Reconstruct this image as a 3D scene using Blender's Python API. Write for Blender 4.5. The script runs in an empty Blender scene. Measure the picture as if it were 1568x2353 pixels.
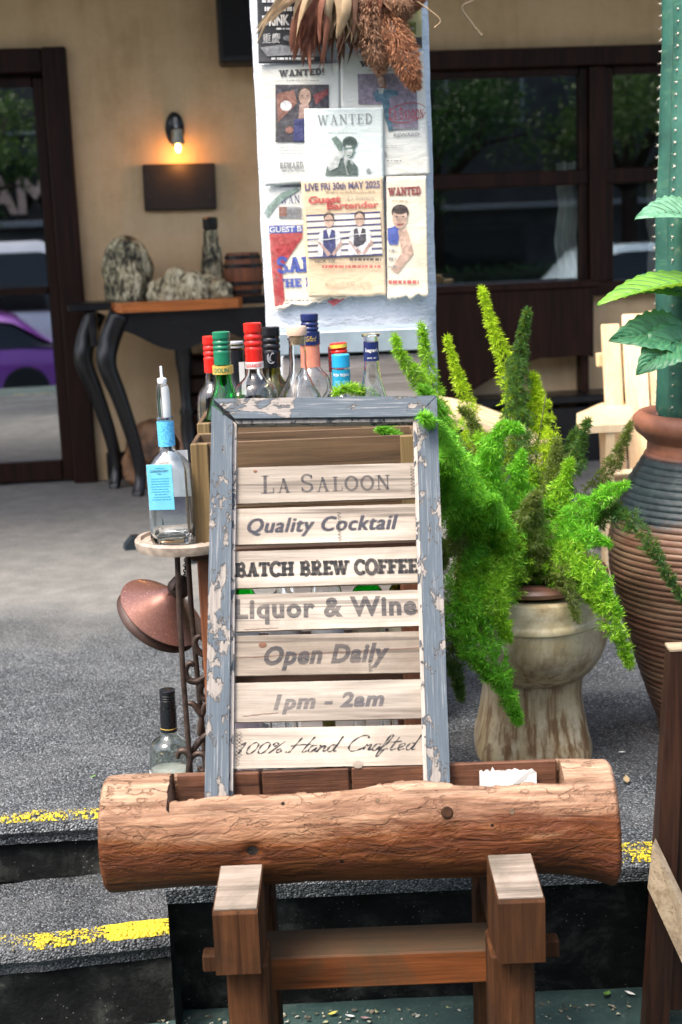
import bpy, bmesh, math, random
from math import sin, cos, tan, atan2, pi, radians, sqrt, exp
from mathutils import Vector, Matrix, noise

random.seed(7)
S = bpy.context.scene
COL = S.collection
V = Vector

# ------------------------------------------------------------------ camera
PW, PH, PF = 1568.0, 2353.0, 3267.0          # the photograph measured at this size; focal length in the same pixels
PITCH, ROLL = radians(11.4), radians(-2.3)
EYE = V((0, 0, 1.56))
FWD = V((0, cos(PITCH), -sin(PITCH)))
_U0 = V((0, sin(PITCH), cos(PITCH)))
RGT = V((1, 0, 0)) * cos(ROLL) + _U0 * sin(ROLL)
UPV = V((-1, 0, 0)) * sin(ROLL) + _U0 * cos(ROLL)

cam = bpy.data.cameras.new('camera')
camo = bpy.data.objects.new('camera', cam)
COL.objects.link(camo)
Mc = Matrix.Identity(4)
for i in range(3):
    Mc[i][0] = RGT[i]; Mc[i][1] = UPV[i]; Mc[i][2] = -FWD[i]; Mc[i][3] = EYE[i]
camo.matrix_world = Mc
cam.sensor_fit = 'VERTICAL'
cam.sensor_height = 36.0
cam.lens = 36.0 * PF / PH
cam.clip_start, cam.clip_end = 0.05, 600
cam.dof.use_dof = True
cam.dof.focus_distance = 2.58
cam.dof.aperture_fstop = 5.6
S.camera = camo

# ------------------------------------------------------------------ world, sun, exposure
SUN_EL, SUN_AZ = radians(60), radians(-44)      # azimuth from behind the camera, minus = from its left
sun_from = V((sin(SUN_AZ) * cos(SUN_EL), -cos(SUN_AZ) * cos(SUN_EL), sin(SUN_EL)))
w = bpy.data.worlds.new('World'); S.world = w; w.use_nodes = True
wn = w.node_tree
sky = wn.nodes.new('ShaderNodeTexSky'); sky.sky_type = 'NISHITA'; sky.sun_disc = False
sky.sun_elevation = SUN_EL
sky.sun_rotation = atan2(sun_from.x, sun_from.y)
sky.dust_density = 5.0
sky.air_density = 1.0
wn.links.new(sky.outputs[0], wn.nodes['Background'].inputs[0])
wn.nodes['Background'].inputs[1].default_value = 0.15
sl = bpy.data.lights.new('sun', 'SUN'); sl.energy = 1.5; sl.angle = radians(22); sl.color = (1, 0.95, 0.87)
so = bpy.data.objects.new('sun', sl); COL.objects.link(so)
so.location = (-3, -4, 8)
so.rotation_euler = (-sun_from).to_track_quat('-Z', 'Y').to_euler()
S.view_settings.view_transform = 'Standard'
S.view_settings.look = 'None'
S.view_settings.exposure = 1.6
S.view_settings.gamma = 1
S.cycles.use_denoising = True
S.cycles.max_bounces = 9
S.cycles.transmission_bounces = 9
S.cycles.transparent_max_bounces = 16

# ------------------------------------------------------------------ pixel -> place
def ray(x, y):
    return FWD + RGT * ((x - PW / 2) / PF) - UPV * ((y - PH / 2) / PF)
def PZ(x, y, z):
    d = ray(x, y); return EYE + d * ((z - EYE.z) / d.z)
def PY(x, y, Y):
    d = ray(x, y); return EYE + d * (Y / d.y)
def PPLANE(x, y, o, n):
    d = ray(x, y); return EYE + d * ((V(o) - EYE).dot(n) / d.dot(n))

# ------------------------------------------------------------------ mesh helpers
def chamfer(sx, sy, sz, b):
    hx, hy, hz = sx / 2, sy / 2, sz / 2
    b = min(b, hx * .95, hy * .95, hz * .95)
    vs, idx = [], {}
    for i in (-1, 1):
        for j in (-1, 1):
            for k in (-1, 1):
                for a in range(3):
                    p = [i * (hx - (a != 0) * b), j * (hy - (a != 1) * b), k * (hz - (a != 2) * b)]
                    idx[(i, j, k, a)] = len(vs); vs.append(V(p))
    fs = []
    for a in range(3):
        o = [q for q in range(3) if q != a]
        for s in (-1, 1):
            f = []
            for (p, q) in ((-1, -1), (1, -1), (1, 1), (-1, 1)):
                c = [0, 0, 0]; c[a] = s; c[o[0]] = p; c[o[1]] = q
                f.append(idx[(c[0], c[1], c[2], a)])
            fs.append(f)
    for a in range(3):
        o = [q for q in range(3) if q != a]
        for p in (-1, 1):
            for q in (-1, 1):
                f = []
                for (s, m) in ((-1, o[0]), (1, o[0]), (1, o[1]), (-1, o[1])):
                    c = [0, 0, 0]; c[a] = s; c[o[0]] = p; c[o[1]] = q
                    f.append(idx[(c[0], c[1], c[2], m)])
                fs.append(f)
    for i in (-1, 1):
        for j in (-1, 1):
            for k in (-1, 1):
                fs.append([idx[(i, j, k, 0)], idx[(i, j, k, 1)], idx[(i, j, k, 2)]])
    return vs, fs

class MB:
    def __init__(s): s.v = []; s.f = []
    def add(s, vs, fs, M=None):
        n = len(s.v)
        s.v += [(M @ V(p)) if M else V(p) for p in vs]
        s.f += [[i + n for i in f] for f in fs]
        return s
    def box(s, c, d, b=.002, M=None, rot=None):
        vs, fs = chamfer(d[0], d[1], d[2], b)
        T = Matrix.Translation(V(c))
        if rot is not None: T = T @ rot
        if M: T = M @ T
        return s.add(vs, fs, T)
    def loft(s, rings, closed=True, caps=True):
        n0 = len(s.v); n = len(rings[0])
        for r in rings: s.v += [V(p) for p in r]
        for i in range(len(rings) - 1):
            for j in range(n if closed else n - 1):
                a = n0 + i * n + j; b = n0 + i * n + (j + 1) % n
                s.f.append([a, b, b + n, a + n])
        if caps:
            s.f.append([n0 + j for j in range(n)][::-1])
            s.f.append([n0 + (len(rings) - 1) * n + j for j in range(n)])
        return s
    def lathe(s, prof, n=28, M=None):
        M = M or Matrix.Identity(4)
        rings = []
        for (r, z) in prof:
            r = max(r, 1e-5)
            rings.append([M @ V((r * cos(2 * pi * j / n), r * sin(2 * pi * j / n), z)) for j in range(n)])
        return s.loft(rings, True, True)
    def tube(s, pts, rad, n=8, caps=True):
        pts = [V(p) for p in pts]
        if not hasattr(rad, '__len__'): rad = [rad] * len(pts)
        rings = []; up = None
        for i, p in enumerate(pts):
            t = (pts[min(i + 1, len(pts) - 1)] - pts[max(i - 1, 0)])
            if t.length < 1e-9: t = V((0, 0, 1))
            t.normalize()
            if up is None:
                up = V((0, 0, 1)) if abs(t.z) < .9 else V((1, 0, 0))
            a = t.cross(up)
            if a.length < 1e-6: a = t.cross(V((1, .3, 0)))
            a.normalize(); b = a.cross(t).normalized(); up = b
            rings.append([p + (a * cos(2 * pi * j / n) + b * sin(2 * pi * j / n)) * rad[i] for j in range(n)])
        return s.loft(rings, True, caps)
    def grid(s, fn, nu, nv):
        n0 = len(s.v)
        for i in range(nu + 1):
            for j in range(nv + 1): s.v.append(V(fn(i / nu, j / nv)))
        for i in range(nu):
            for j in range(nv):
                a = n0 + i * (nv + 1) + j
                s.f.append([a, a + nv + 1, a + nv + 2, a + 1])
        return s
    def prism(s, poly, d0, d1, fn):
        """poly: 2-D outline; fn(u, v, d) -> point; d0 / d1 the two depths"""
        n0 = len(s.v); n = len(poly)
        for d in (d0, d1):
            for (u, v) in poly: s.v.append(V(fn(u, v, d)))
        for i in range(n):
            j = (i + 1) % n
            s.f.append([n0 + i, n0 + j, n0 + n + j, n0 + n + i])
        s.f.append([n0 + i for i in range(n)][::-1]); s.f.append([n0 + n + i for i in range(n)])
        return s
    def build(s, name, mat, parent=None, smooth=None, flip=True):
        me = bpy.data.meshes.new(name)
        me.from_pydata([tuple(p) for p in s.v], [], s.f)
        if flip:
            bm = bmesh.new(); bm.from_mesh(me)
            bmesh.ops.recalc_face_normals(bm, faces=bm.faces); bm.to_mesh(me); bm.free()
        me.materials.append(mat)
        if smooth is not None:
            me.shade_smooth()
            if smooth < 180: me.set_sharp_from_angle(angle=radians(smooth))
        me.update()
        o = bpy.data.objects.new(name, me); COL.objects.link(o)
        if parent: o.parent = parent
        return o

def tag(o, label=None, cat=None, group=None, kind=None):
    if label: o['label'] = label
    if cat: o['category'] = cat
    if group: o['group'] = group
    if kind: o['kind'] = kind
    return o
def thing(name, label, cat, loc=(0, 0, 0), rot=(0, 0, 0), group=None):
    o = bpy.data.objects.new(name, None); COL.objects.link(o)
    o.empty_display_size = .05
    o.location = loc; o.rotation_euler = rot
    return tag(o, label, cat, group)
def RX(a): return Matrix.Rotation(a, 4, 'X')
def RY(a): return Matrix.Rotation(a, 4, 'Y')
def RZ(a): return Matrix.Rotation(a, 4, 'Z')
def TR(*p): return Matrix.Translation(V(p if len(p) == 3 else p[0]))
def frame(o, x, y, z):
    M = Matrix.Identity(4)
    for i in range(3): M[i][0] = x[i]; M[i][1] = y[i]; M[i][2] = z[i]; M[i][3] = o[i]
    return M
def catmull(pts, k=6):
    pts = [V(p) if len(p) == 3 else V((p[0], p[1], 0)) for p in pts]
    out = []
    for i in range(len(pts) - 1):
        p0 = pts[max(i - 1, 0)]; p1 = pts[i]; p2 = pts[i + 1]; p3 = pts[min(i + 2, len(pts) - 1)]
        for j in range(k):
            t = j / k
            out.append(.5 * ((2 * p1) + (p2 - p0) * t + (2 * p0 - 5 * p1 + 4 * p2 - p3) * t * t + (3 * p1 - p0 - 3 * p2 + p3) * t ** 3))
    out.append(pts[-1]); return out
def lerp(a, b, t): return a + (b - a) * t
def interp(tab, x):
    if x <= tab[0][0]: return tab[0][1]
    for (a, b), (c, d) in zip(tab, tab[1:]):
        if x <= c: return b + (d - b) * (x - a) / (c - a)
    return tab[-1][1]
def nz(x, y=0, z=0): return noise.noise(V((x, y, z)))

# ------------------------------------------------------------------ lettering
def text_poly(body, shear=0, offset=0, spacing=1.0):
    vs, fs = _text_poly(body, shear, offset, spacing)
    if max(p.y for p in vs) < 1.3 and min(p.y for p in vs) > -.6: return vs, fs
    v0, f0 = _text_poly(body, shear, 0, spacing)      # the offset threw a stray corner: embolden by overprinting
    vs, fs = [], []
    for k, (dx, dy) in enumerate(((-1, -.6), (1, -.6), (-1, .6), (1, .6), (0, 0))):
        n = len(vs); vs += [V((p.x + dx * offset, p.y + dy * offset, k * 1e-5)) for p in v0]; fs += [[i + n for i in f] for f in f0]
    return vs, fs
def _text_poly(body, shear=0, offset=0, spacing=1.0):
    """outline of a line of text as a flat mesh, height of a capital about 0.7"""
    cu = bpy.data.curves.new('lettering', 'FONT'); cu.body = body
    cu.shear = shear; cu.offset = offset; cu.space_character = spacing; cu.resolution_u = 3
    cu.fill_mode = 'FRONT'
    ob = bpy.data.objects.new('lettering', cu); COL.objects.link(ob)
    dg = bpy.context.evaluated_depsgraph_get()
    me = bpy.data.meshes.new_from_object(ob.evaluated_get(dg))
    vs = [V((p.co.x, p.co.y, 0)) for p in me.vertices]; fs = [list(p.vertices) for p in me.polygons]
    bpy.data.objects.remove(ob); bpy.data.curves.remove(cu); bpy.data.meshes.remove(me)
    return vs, fs
def fit(vs, w, h=None):
    """centre on the origin and scale to width w (and height h)"""
    x0 = min(p.x for p in vs); x1 = max(p.x for p in vs); y0 = min(p.y for p in vs); y1 = max(p.y for p in vs)
    sx = w / (x1 - x0); sy = (h / (y1 - y0)) if h else sx
    return [V(((p.x - (x0 + x1) / 2) * sx, (p.y - (y0 + y1) / 2) * sy, 0)) for p in vs]
def ribbon(pts, ws, vs, fs, z=0):
    pts = [V((p[0], p[1], 0)) for p in pts]
    if not hasattr(ws, '__len__'): ws = [ws] * len(pts)
    n0 = len(vs)
    for i, p in enumerate(pts):
        t = pts[min(i + 1, len(pts) - 1)] - pts[max(i - 1, 0)]
        if t.length < 1e-9: t = V((1, 0, 0))
        t.normalize(); n = V((-t.y, t.x, 0)) * ws[i] / 2
        vs += [V((p.x + n.x, p.y + n.y, z)), V((p.x - n.x, p.y - n.y, z))]
    for i in range(len(pts) - 1):
        a = n0 + 2 * i; fs.append([a + 1, a + 3, a + 2, a])
def arc(cx, cy, rx, ry, a0, a1, n=14):
    return [(cx + rx * cos(radians(a0 + (a1 - a0) * i / n)), cy + ry * sin(radians(a0 + (a1 - a0) * i / n))) for i in range(n + 1)]
def glyphs(slab):
    K = .3 if slab else .15; k = .19 if slab else .06; b = .19 if slab else .055   # thick, thin, serif
    def st(x, K_=None): return ([(x, 0), (x, 1)], K_ or K)
    def sf(x, y, w): return ([(x - w, y), (x + w, y)], b)
    e = b / 2; W = .27 if slab else .17
    G = {}
    G['L'] = (.66, [st(.22), sf(.22, 1 - e, W), ([(.02, e), (.64, e)], b * 1.1), ([(.62, e), (.62, .3)], k)])
    G['A'] = (.86, [([(.18, 0), (.43, 1)], k), ([(.41, 1), (.68, 0)], K), ([(.24, .33), (.58, .33)], k), sf(.16, e, W * .8), sf(.69, e, W * .85)])
    G['S'] = (.62, [(arc(.31, .74, .23, .23, 20, 270) + arc(.31, .26, .24, .23, 90, -160), K * .8), ([(.53, .72), (.53, .95)], k), ([(.08, .05), (.08, .28)], k)])
    G['O'] = (.84, [(arc(.42, .5, .34, .47, 60, 300, 18), K * .92), (arc(.42, .5, .34, .47, -60, 60, 12), K * .92)])
    G['N'] = (.86, [st(.17, k * 1.2), st(.7, k * 1.2), ([(.17, 1), (.7, .02)], K), sf(.12, 1 - e, W * .8), sf(.17, e, W * .8), sf(.7, 1 - e, W * .8)])
    G['W'] = (1.1, [([(.1, 1), (.32, 0)], K), ([(.32, 0), (.55, .95)], k), ([(.5, 1), (.74, 0)], K), ([(.74, 0), (.98, 1)], k), sf(.1, 1 - e, W * .8), sf(.97, 1 - e, W * .75), sf(.53, 1 - e, W * .6)])
    G['T'] = (.76, [st(.38), ([(.04, 1 - e), (.72, 1 - e)], b * 1.1), sf(.38, e, W * .85), ([(.07, 1), (.07, .7)], k), ([(.69, 1), (.69, .7)], k)])
    G['E'] = (.7, [st(.2), ([(.0, 1 - e), (.64, 1 - e)], b * 1.1), ([(.0, e), (.64, e)], b * 1.1), ([(.2, .5), (.48, .5)], k), ([(.62, 1), (.62, .72)], k), ([(.62, 0), (.62, .28)], k), ([(.48, .38), (.48, .62)], k)])
    G['F'] = (.68, [st(.2), ([(.0, 1 - e), (.64, 1 - e)], b * 1.1), sf(.2, e, W), ([(.2, .5), (.48, .5)], k), ([(.62, 1), (.62, .72)], k), ([(.48, .38), (.48, .62)], k)])
    G['D'] = (.82, [st(.2), (arc(.3, .5, .38, .46, 90, -90, 16), K * .9), ([(0, 1 - e), (.34, 1 - e)], b), ([(0, e), (.34, e)], b)])
    G['B'] = (.76, [st(.2), (arc(.36, .74, .24, .22, 90, -90, 10), K * .8), (arc(.36, .27, .28, .23, 90, -90, 10), K * .85), ([(0, 1 - e), (.38, 1 - e)], b), ([(0, e), (.38, e)], b), ([(.2, .5), (.38, .5)], k)])
    G['R'] = (.82, [st(.2), (arc(.36, .73, .26, .23, 90, -90, 10), K * .8), ([(0, 1 - e), (.38, 1 - e)], b), sf(.2, e, W * .9), ([(.36, .5), (.66, 0)], K * .9), sf(.7, e, W * .5), ([(.2, .5), (.38, .5)], k)])
    G['C'] = (.76, [(arc(.42, .5, .34, .45, 45, 315, 20), K * .9), ([(.66, .68), (.66, .98)], k), ([(.66, .02), (.66, .25)], k)])
    G['H'] = (.92, [st(.2), st(.7), sf(.2, 1 - e, W * .85), sf(.2, e, W * .85), sf(.7, 1 - e, W * .85), sf(.7, e, W * .85), ([(.2, .5), (.7, .5)], k)])
    G['I'] = (.42, [st(.2), sf(.2, 1 - e, W * .9), sf(.2, e, W * .9)])
    G['!'] = (.3, [([(.15, 1), (.15, .3)], K), ([(.15, .14), (.15, 0)], K)])
    return G
GS, GB = glyphs(False), glyphs(True)
def stroke_text(body, G, gap=.06, small=1.0):
    """capitals; every letter after the first of a word scaled by small"""
    vs, fs = [], []; x = 0; first = True; q = 0
    for c in body:
        if c == ' ': x += .38; first = True; continue
        k = 1.0 if first else small; first = False
        wd, st = G[c]
        for pts, w in st:
            q += 1
            ribbon([(x + p[0] * k, p[1] * k) for p in pts], w * (k if k == 1 else .5 + k / 2), vs, fs, q * 1e-5)
        x += (wd + gap) * k
    return vs, fs
SCRIPT = [  # 100% Hand Crafted, one pen stroke after the other
    (0, [(0, .55), (.12, .75), (.1, .4), (.02, 0)]),
    (.32, [(.2, .72), (.04, .5), (.02, .1), (.16, -.02), (.32, .25), (.34, .6), (.2, .74)]),
    (.78, [(.2, .72), (.04, .5), (.02, .1), (.16, -.02), (.32, .25), (.34, .6), (.2, .74)]),
    (1.22, [(.14, .7), (.06, .56), (.14, .44), (.24, .58), (.14, .7)]), (1.22, [(.46, .76), (.02, -.02)]), (1.22, [(.38, .28), (.28, .14), (.36, 0), (.46, .14), (.38, .28)]),
    (2.0, [(.3, .95), (.2, .6), (.1, .2), (.02, .0), (-.1, .06)]), (2.0, [(.78, 1.0), (.66, .6), (.54, .1), (.6, 0), (.7, .1)]), (2.0, [(.0, .42), (.4, .5), (.76, .5)]),
    (2.74, [(.3, .42), (.12, .42), (.04, .12), (.16, 0), (.3, .3), (.28, .05), (.4, .06)]),
    (3.12, [(.02, .4), (.08, .4), (.02, .0), (.16, .36), (.26, .4), (.24, .05), (.38, .1)]),
    (3.5, [(.3, .42), (.12, .42), (.04, .12), (.16, 0), (.3, .3), (.42, 1.0), (.3, .3), (.28, .02), (.4, .06)]),
    (4.3, [(.66, .82), (.6, 1.0), (.36, .98), (.1, .62), (.06, .2), (.22, .0), (.46, .08), (.62, .26)]),
    (4.96, [(.0, .1), (.06, .42), (.12, .3), (.26, .42), (.2, .05), (.32, .1)]),
    (5.28, [(.3, .42), (.12, .42), (.04, .12), (.16, 0), (.3, .3), (.28, .05), (.4, .06)]),
    (5.62, [(.0, .06), (.2, .5), (.3, .95), (.2, .98), (.08, .4), (-.04, -.35), (.06, -.3), (.16, .06), (.3, .1)]),
    (5.98, [(.22, .85), (.08, .2), (.1, .02), (.26, .1)]), (5.98, [(-.06, .52), (.38, .58)]),
    (6.28, [(.02, .12), (.26, .3), (.2, .44), (.06, .3), (.1, .02), (.3, .08)]),
    (6.62, [(.3, .42), (.12, .42), (.04, .12), (.16, 0), (.3, .3), (.42, 1.0), (.3, .3), (.28, .02), (.4, .06)])]
def script_text(w=.06):
    vs, fs = [], []
    for q, (x, pts) in enumerate(SCRIPT):
        p = catmull([(x + a * 1.05 + b * .28, b) for a, b in pts], 6)
        n = len(p)
        ribbon(p, [w * (.75 + .4 * sin(i * .9 + q)) for i in range(n)], vs, fs, q * 1e-5)
    return vs, fs
def zigzag(h, n, wd, lw):
    vs, fs = [], []
    for i in range(n):
        y0 = -h / 2 + h * i / n; j = random.uniform(-.15, .15) * wd
        ribbon([(-wd / 2 + j, y0), (wd / 2 + j, y0 + h / n * .5), (-wd / 2 + j, y0 + h / n * .95)], lw, vs, fs, (i % 2) * 1e-5)
    return vs, fs
# ------------------------------------------------------------------ materials
def hx(s):
    c = [int(s[i:i + 2], 16) / 255 for i in (0, 2, 4)]
    return tuple((x / 12.92 if x <= .04045 else ((x + .055) / 1.055) ** 2.4) for x in c) + (1,)
def col(c):
    if isinstance(c, str): return hx(c)
    return tuple(c) + (1,) if len(c) == 3 else tuple(c)
class G_:
    def __init__(s, name):
        s.m = bpy.data.materials.new(name); s.m.use_nodes = True
        s.t = s.m.node_tree; s.n = s.t.nodes; s.b = s.n['Principled BSDF']; s.out = s.n['Material Output']
    def put(s, sock, v):
        if hasattr(v, 'is_linked'): s.t.links.new(v, sock)
        elif isinstance(v, (tuple, list, str)):
            v = col(v) if (isinstance(v, str) or sock.type == 'RGBA') else v
            sock.default_value = v
        else: sock.default_value = v
    def set(s, **k):
        for a, v in k.items():
            nm = {'color': 'Base Color', 'rough': 'Roughness', 'metal': 'Metallic', 'normal': 'Normal', 'alpha': 'Alpha', 'ior': 'IOR', 'trans': 'Transmission Weight',
                  'spec': 'Specular IOR Level', 'coat': 'Coat Weight', 'coatr': 'Coat Roughness', 'emit': 'Emission Color', 'emits': 'Emission Strength', 'sss': 'Subsurface Weight'}[a]
            s.put(s.b.inputs[nm], v)
        return s
    def co(s, kind='Object', sc=(1, 1, 1), rnd=0):
        t = s.n.new('ShaderNodeTexCoord'); m = s.n.new('ShaderNodeMapping'); m.inputs['Scale'].default_value = sc
        s.t.links.new(t.outputs[kind], m.inputs[0])
        if rnd:
            oi = s.n.new('ShaderNodeObjectInfo'); cb = s.n.new('ShaderNodeCombineXYZ')
            ml = s.math('MULTIPLY', oi.outputs['Random'], rnd)
            for i in range(3): s.t.links.new(ml, cb.inputs[i])
            s.t.links.new(cb.outputs[0], m.inputs['Location'])
        return m.outputs[0]
    def noise(s, vec, sc, det=5, ro=.55, dist=0):
        n = s.n.new('ShaderNodeTexNoise'); s.put(n.inputs['Vector'], vec)
        n.inputs['Scale'].default_value = sc; n.inputs['Detail'].default_value = det; n.inputs['Roughness'].default_value = ro; n.inputs['Distortion'].default_value = dist
        return n.outputs[0]
    def voro(s, vec, sc, out='Distance', feat='F1'):
        n = s.n.new('ShaderNodeTexVoronoi'); n.feature = feat; s.put(n.inputs['Vector'], vec); n.inputs['Scale'].default_value = sc
        return n.outputs[out]
    def ramp(s, f, stops, mode='LINEAR'):
        n = s.n.new('ShaderNodeValToRGB'); s.put(n.inputs[0], f); n.color_ramp.interpolation = mode
        e = n.color_ramp.elements
        while len(e) < len(stops): e.new(.5)
        for i, (p, c) in enumerate(stops):
            e[i].position = p; e[i].color = col(c) if not isinstance(c, (int, float)) else (c, c, c, 1)
        return n.outputs[0]
    def mix(s, f, a, b, mode='MIX'):
        n = s.n.new('ShaderNodeMix'); n.data_type = 'RGBA'; n.blend_type = mode
        s.put(n.inputs[0], f); s.put(n.inputs[6], a); s.put(n.inputs[7], b)
        return n.outputs[2]
    def math(s, op, a, b=0.0, c=None):
        n = s.n.new('ShaderNodeMath'); n.operation = op; s.put(n.inputs[0], a); s.put(n.inputs[1], b)
        if c is not None: s.put(n.inputs[2], c)
        return n.outputs[0]
    def xyz(s, vec, i):
        n = s.n.new('ShaderNodeSeparateXYZ'); s.put(n.inputs[0], vec); return n.outputs[i]
    def bump(s, h, st=.4, d=.01, nrm=None):
        n = s.n.new('ShaderNodeBump'); s.put(n.inputs['Height'], h); n.inputs['Strength'].default_value = st; n.inputs['Distance'].default_value = d
        if nrm is not None: s.t.links.new(nrm, n.inputs['Normal'])
        return n.outputs[0]
    def rnd(s):
        return s.n.new('ShaderNodeObjectInfo').outputs['Random']

def plain(name, c, rough=.5, metal=0, var=.12, sc=40, bump=.15, bd=.002, spec=.5, coat=0):
    g = G_(name); co = g.co(rnd=5)
    n = g.noise(co, sc, 5)
    c = col(c)
    lo = tuple(x * (1 - var * 1.6) for x in c[:3]); hi = tuple(min(1, x * (1 + var)) for x in c[:3])
    g.set(color=g.ramp(n, [(.3, lo), (.7, hi)]), rough=g.math('ADD', g.math('MULTIPLY', n, .2), rough - .1), metal=metal, spec=spec, coat=coat)
    if bump: g.set(normal=g.bump(g.noise(co, sc * 3, 4), bump, bd))
    return g.m

def wood(name, dark, light, axis=0, sc=1.0, rough=.65, bump=.35, stain=None, stain_amt=.5, rnd=3, spec=.3, crack=True):
    g = G_(name)
    s1 = [9 * sc] * 3; s1[axis] = .7 * sc
    s2 = [75 * sc] * 3; s2[axis] = 2.2 * sc
    a = g.noise(g.co(sc=s1, rnd=rnd), 2.2, 5, .6, 1.2)
    b = g.noise(g.co(sc=s2, rnd=rnd), 2.0, 6, .7, .2)
    f = g.math('ADD', g.math('MULTIPLY', a, .6), g.math('MULTIPLY', b, .4))
    c = g.ramp(f, [(.36, dark), (.6, light)])
    # per piece tone
    hv = g.n.new('ShaderNodeHueSaturation'); g.t.links.new(c, hv.inputs['Color'])
    g.t.links.new(g.math('ADD', g.math('MULTIPLY', g.rnd(), .3), .85), hv.inputs['Value']); c = hv.outputs[0]
    if stain:
        n = g.noise(g.co(rnd=rnd * 1.7), 7 * sc, 6, .65, .5)
        c = g.mix(g.math('MULTIPLY', g.ramp(n, [(.45, 0), (.68, 1)]), stain_amt), c, stain)
    if crack:
        s3 = [70 * sc] * 3; s3[axis] = 1.2 * sc
        k = g.noise(g.co(sc=s3, rnd=rnd), 1.5, 3, .5)
        c = g.mix(g.ramp(k, [(.30, .55), (.38, 0)]), c, tuple(x * .35 for x in col(dark)[:3]))
    g.set(color=c, rough=rough, normal=g.bump(f, bump, .006), spec=spec)
    return g.m

def peel(name, paint, bare, axis=2, amt=.5, sc=1.0):
    g = G_(name)
    s2 = [160] * 3; s2[axis] = 5
    grain = g.noise(g.co(sc=s2, rnd=2), 2.0, 6, .7)
    sp = [1.0] * 3; sp[axis] = .55
    n = g.math('ADD', g.math('MULTIPLY', g.noise(g.co(sc=sp, rnd=4), 36 * sc, 8, .64, .3), .8), g.math('MULTIPLY', g.noise(g.co(rnd=4), 6, 3), .2))
    m = g.ramp(n, [(amt - .012, 0), (amt + .012, 1)])
    fl = g.ramp(grain, [(.55, 0), (.66, 1)])
    pc = g.ramp(grain, [(.3, tuple(x * .75 for x in col(paint)[:3])), (.62, paint), (.8, tuple(min(1, x * 1.7) for x in col(paint)[:3]))])
    pc = g.mix(g.math('MULTIPLY', fl, .42), pc, tuple(min(1, x * 1.15 + .06) for x in col(bare)[:3]))
    bc = g.ramp(grain, [(.3, tuple(x * .6 for x in col(bare)[:3])), (.6, bare)])
    # dark rim of lifted paint
    rim = g.ramp(n, [(amt - .035, 0), (amt - .012, 1), (amt + .004, 0)])
    c = g.mix(m, pc, bc)
    c = g.mix(g.math('MULTIPLY', rim, .35), c, (.1, .1, .1))
    h = g.math('ADD', g.math('MULTIPLY', m, -.6), g.math('MULTIPLY', grain, .4))
    g.set(color=c, rough=.62, normal=g.bump(h, .9, .004), spec=.2)
    return g.m

def glass(name, tint=(1, 1, 1), rough=.0, ior=1.48):
    g = G_(name)
    g.set(color=tint, trans=1.0, rough=rough, ior=ior, spec=.5)
    return g.m

def pane_glass(name, tint=(.75, .8, .8), k=.12):
    g = G_(name)
    fr = g.n.new('ShaderNodeFresnel'); fr.inputs[0].default_value = 1.55
    tb = g.n.new('ShaderNodeBsdfTransparent'); tb.inputs[0].default_value = col(tint)
    gl = g.n.new('ShaderNodeBsdfGlossy'); gl.inputs['Roughness'].default_value = .015; gl.inputs[0].default_value = (1, 1, 1, 1)
    mx = g.n.new('ShaderNodeMixShader')
    g.t.links.new(g.math('ADD', g.math('MULTIPLY', fr.outputs[0], 1.2), k), mx.inputs[0])
    g.t.links.new(tb.outputs[0], mx.inputs[1]); g.t.links.new(gl.outputs[0], mx.inputs[2])
    g.t.links.new(mx.outputs[0], g.out.inputs[0])
    return g.m

def foliage(name, c1, c2, tr=.4, rough=.5, sc=30, tcol=None):
    g = G_(name)
    n = g.noise(g.co(rnd=3), sc, 3); ri = g.n.new('ShaderNodeNewGeometry').outputs['Random Per Island']
    n = g.math('ADD', g.math('MULTIPLY', n, .45), g.math('MULTIPLY', ri, .55))
    c = g.ramp(n, [(.2, tuple(x * .7 for x in c1)), (.5, c1), (.85, c2)])
    g.set(color=c, rough=rough, spec=.3)
    t = g.n.new('ShaderNodeBsdfTranslucent'); g.put(t.inputs[0], g.mix(.35, c, tcol or c2))
    mx = g.n.new('ShaderNodeMixShader'); mx.inputs[0].default_value = tr
    g.t.links.new(g.b.outputs[0], mx.inputs[1]); g.t.links.new(t.outputs[0], mx.inputs[2]); g.t.links.new(mx.outputs[0], g.out.inputs[0])
    return g.m

def ink(name, c, wear=.35, sc=90, axis=0):
    """worn print: fades along the grain"""
    g = G_(name)
    s = [sc] * 3; s[axis] = sc * .06
    n = g.noise(g.co(sc=s, rnd=2), 1.5, 4, .65); p = g.noise(g.co(rnd=2), 9, 4, .6)
    f = g.math('ADD', g.math('MULTIPLY', n, .6), g.math('MULTIPLY', p, .4))
    a = g.ramp(f, [(.42 - wear * .3, 1.0 - wear * .5), (.62 - wear * .1, .72 - wear)])
    g.set(color=c, rough=.75, alpha=a, spec=.1)
    return g.m

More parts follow.
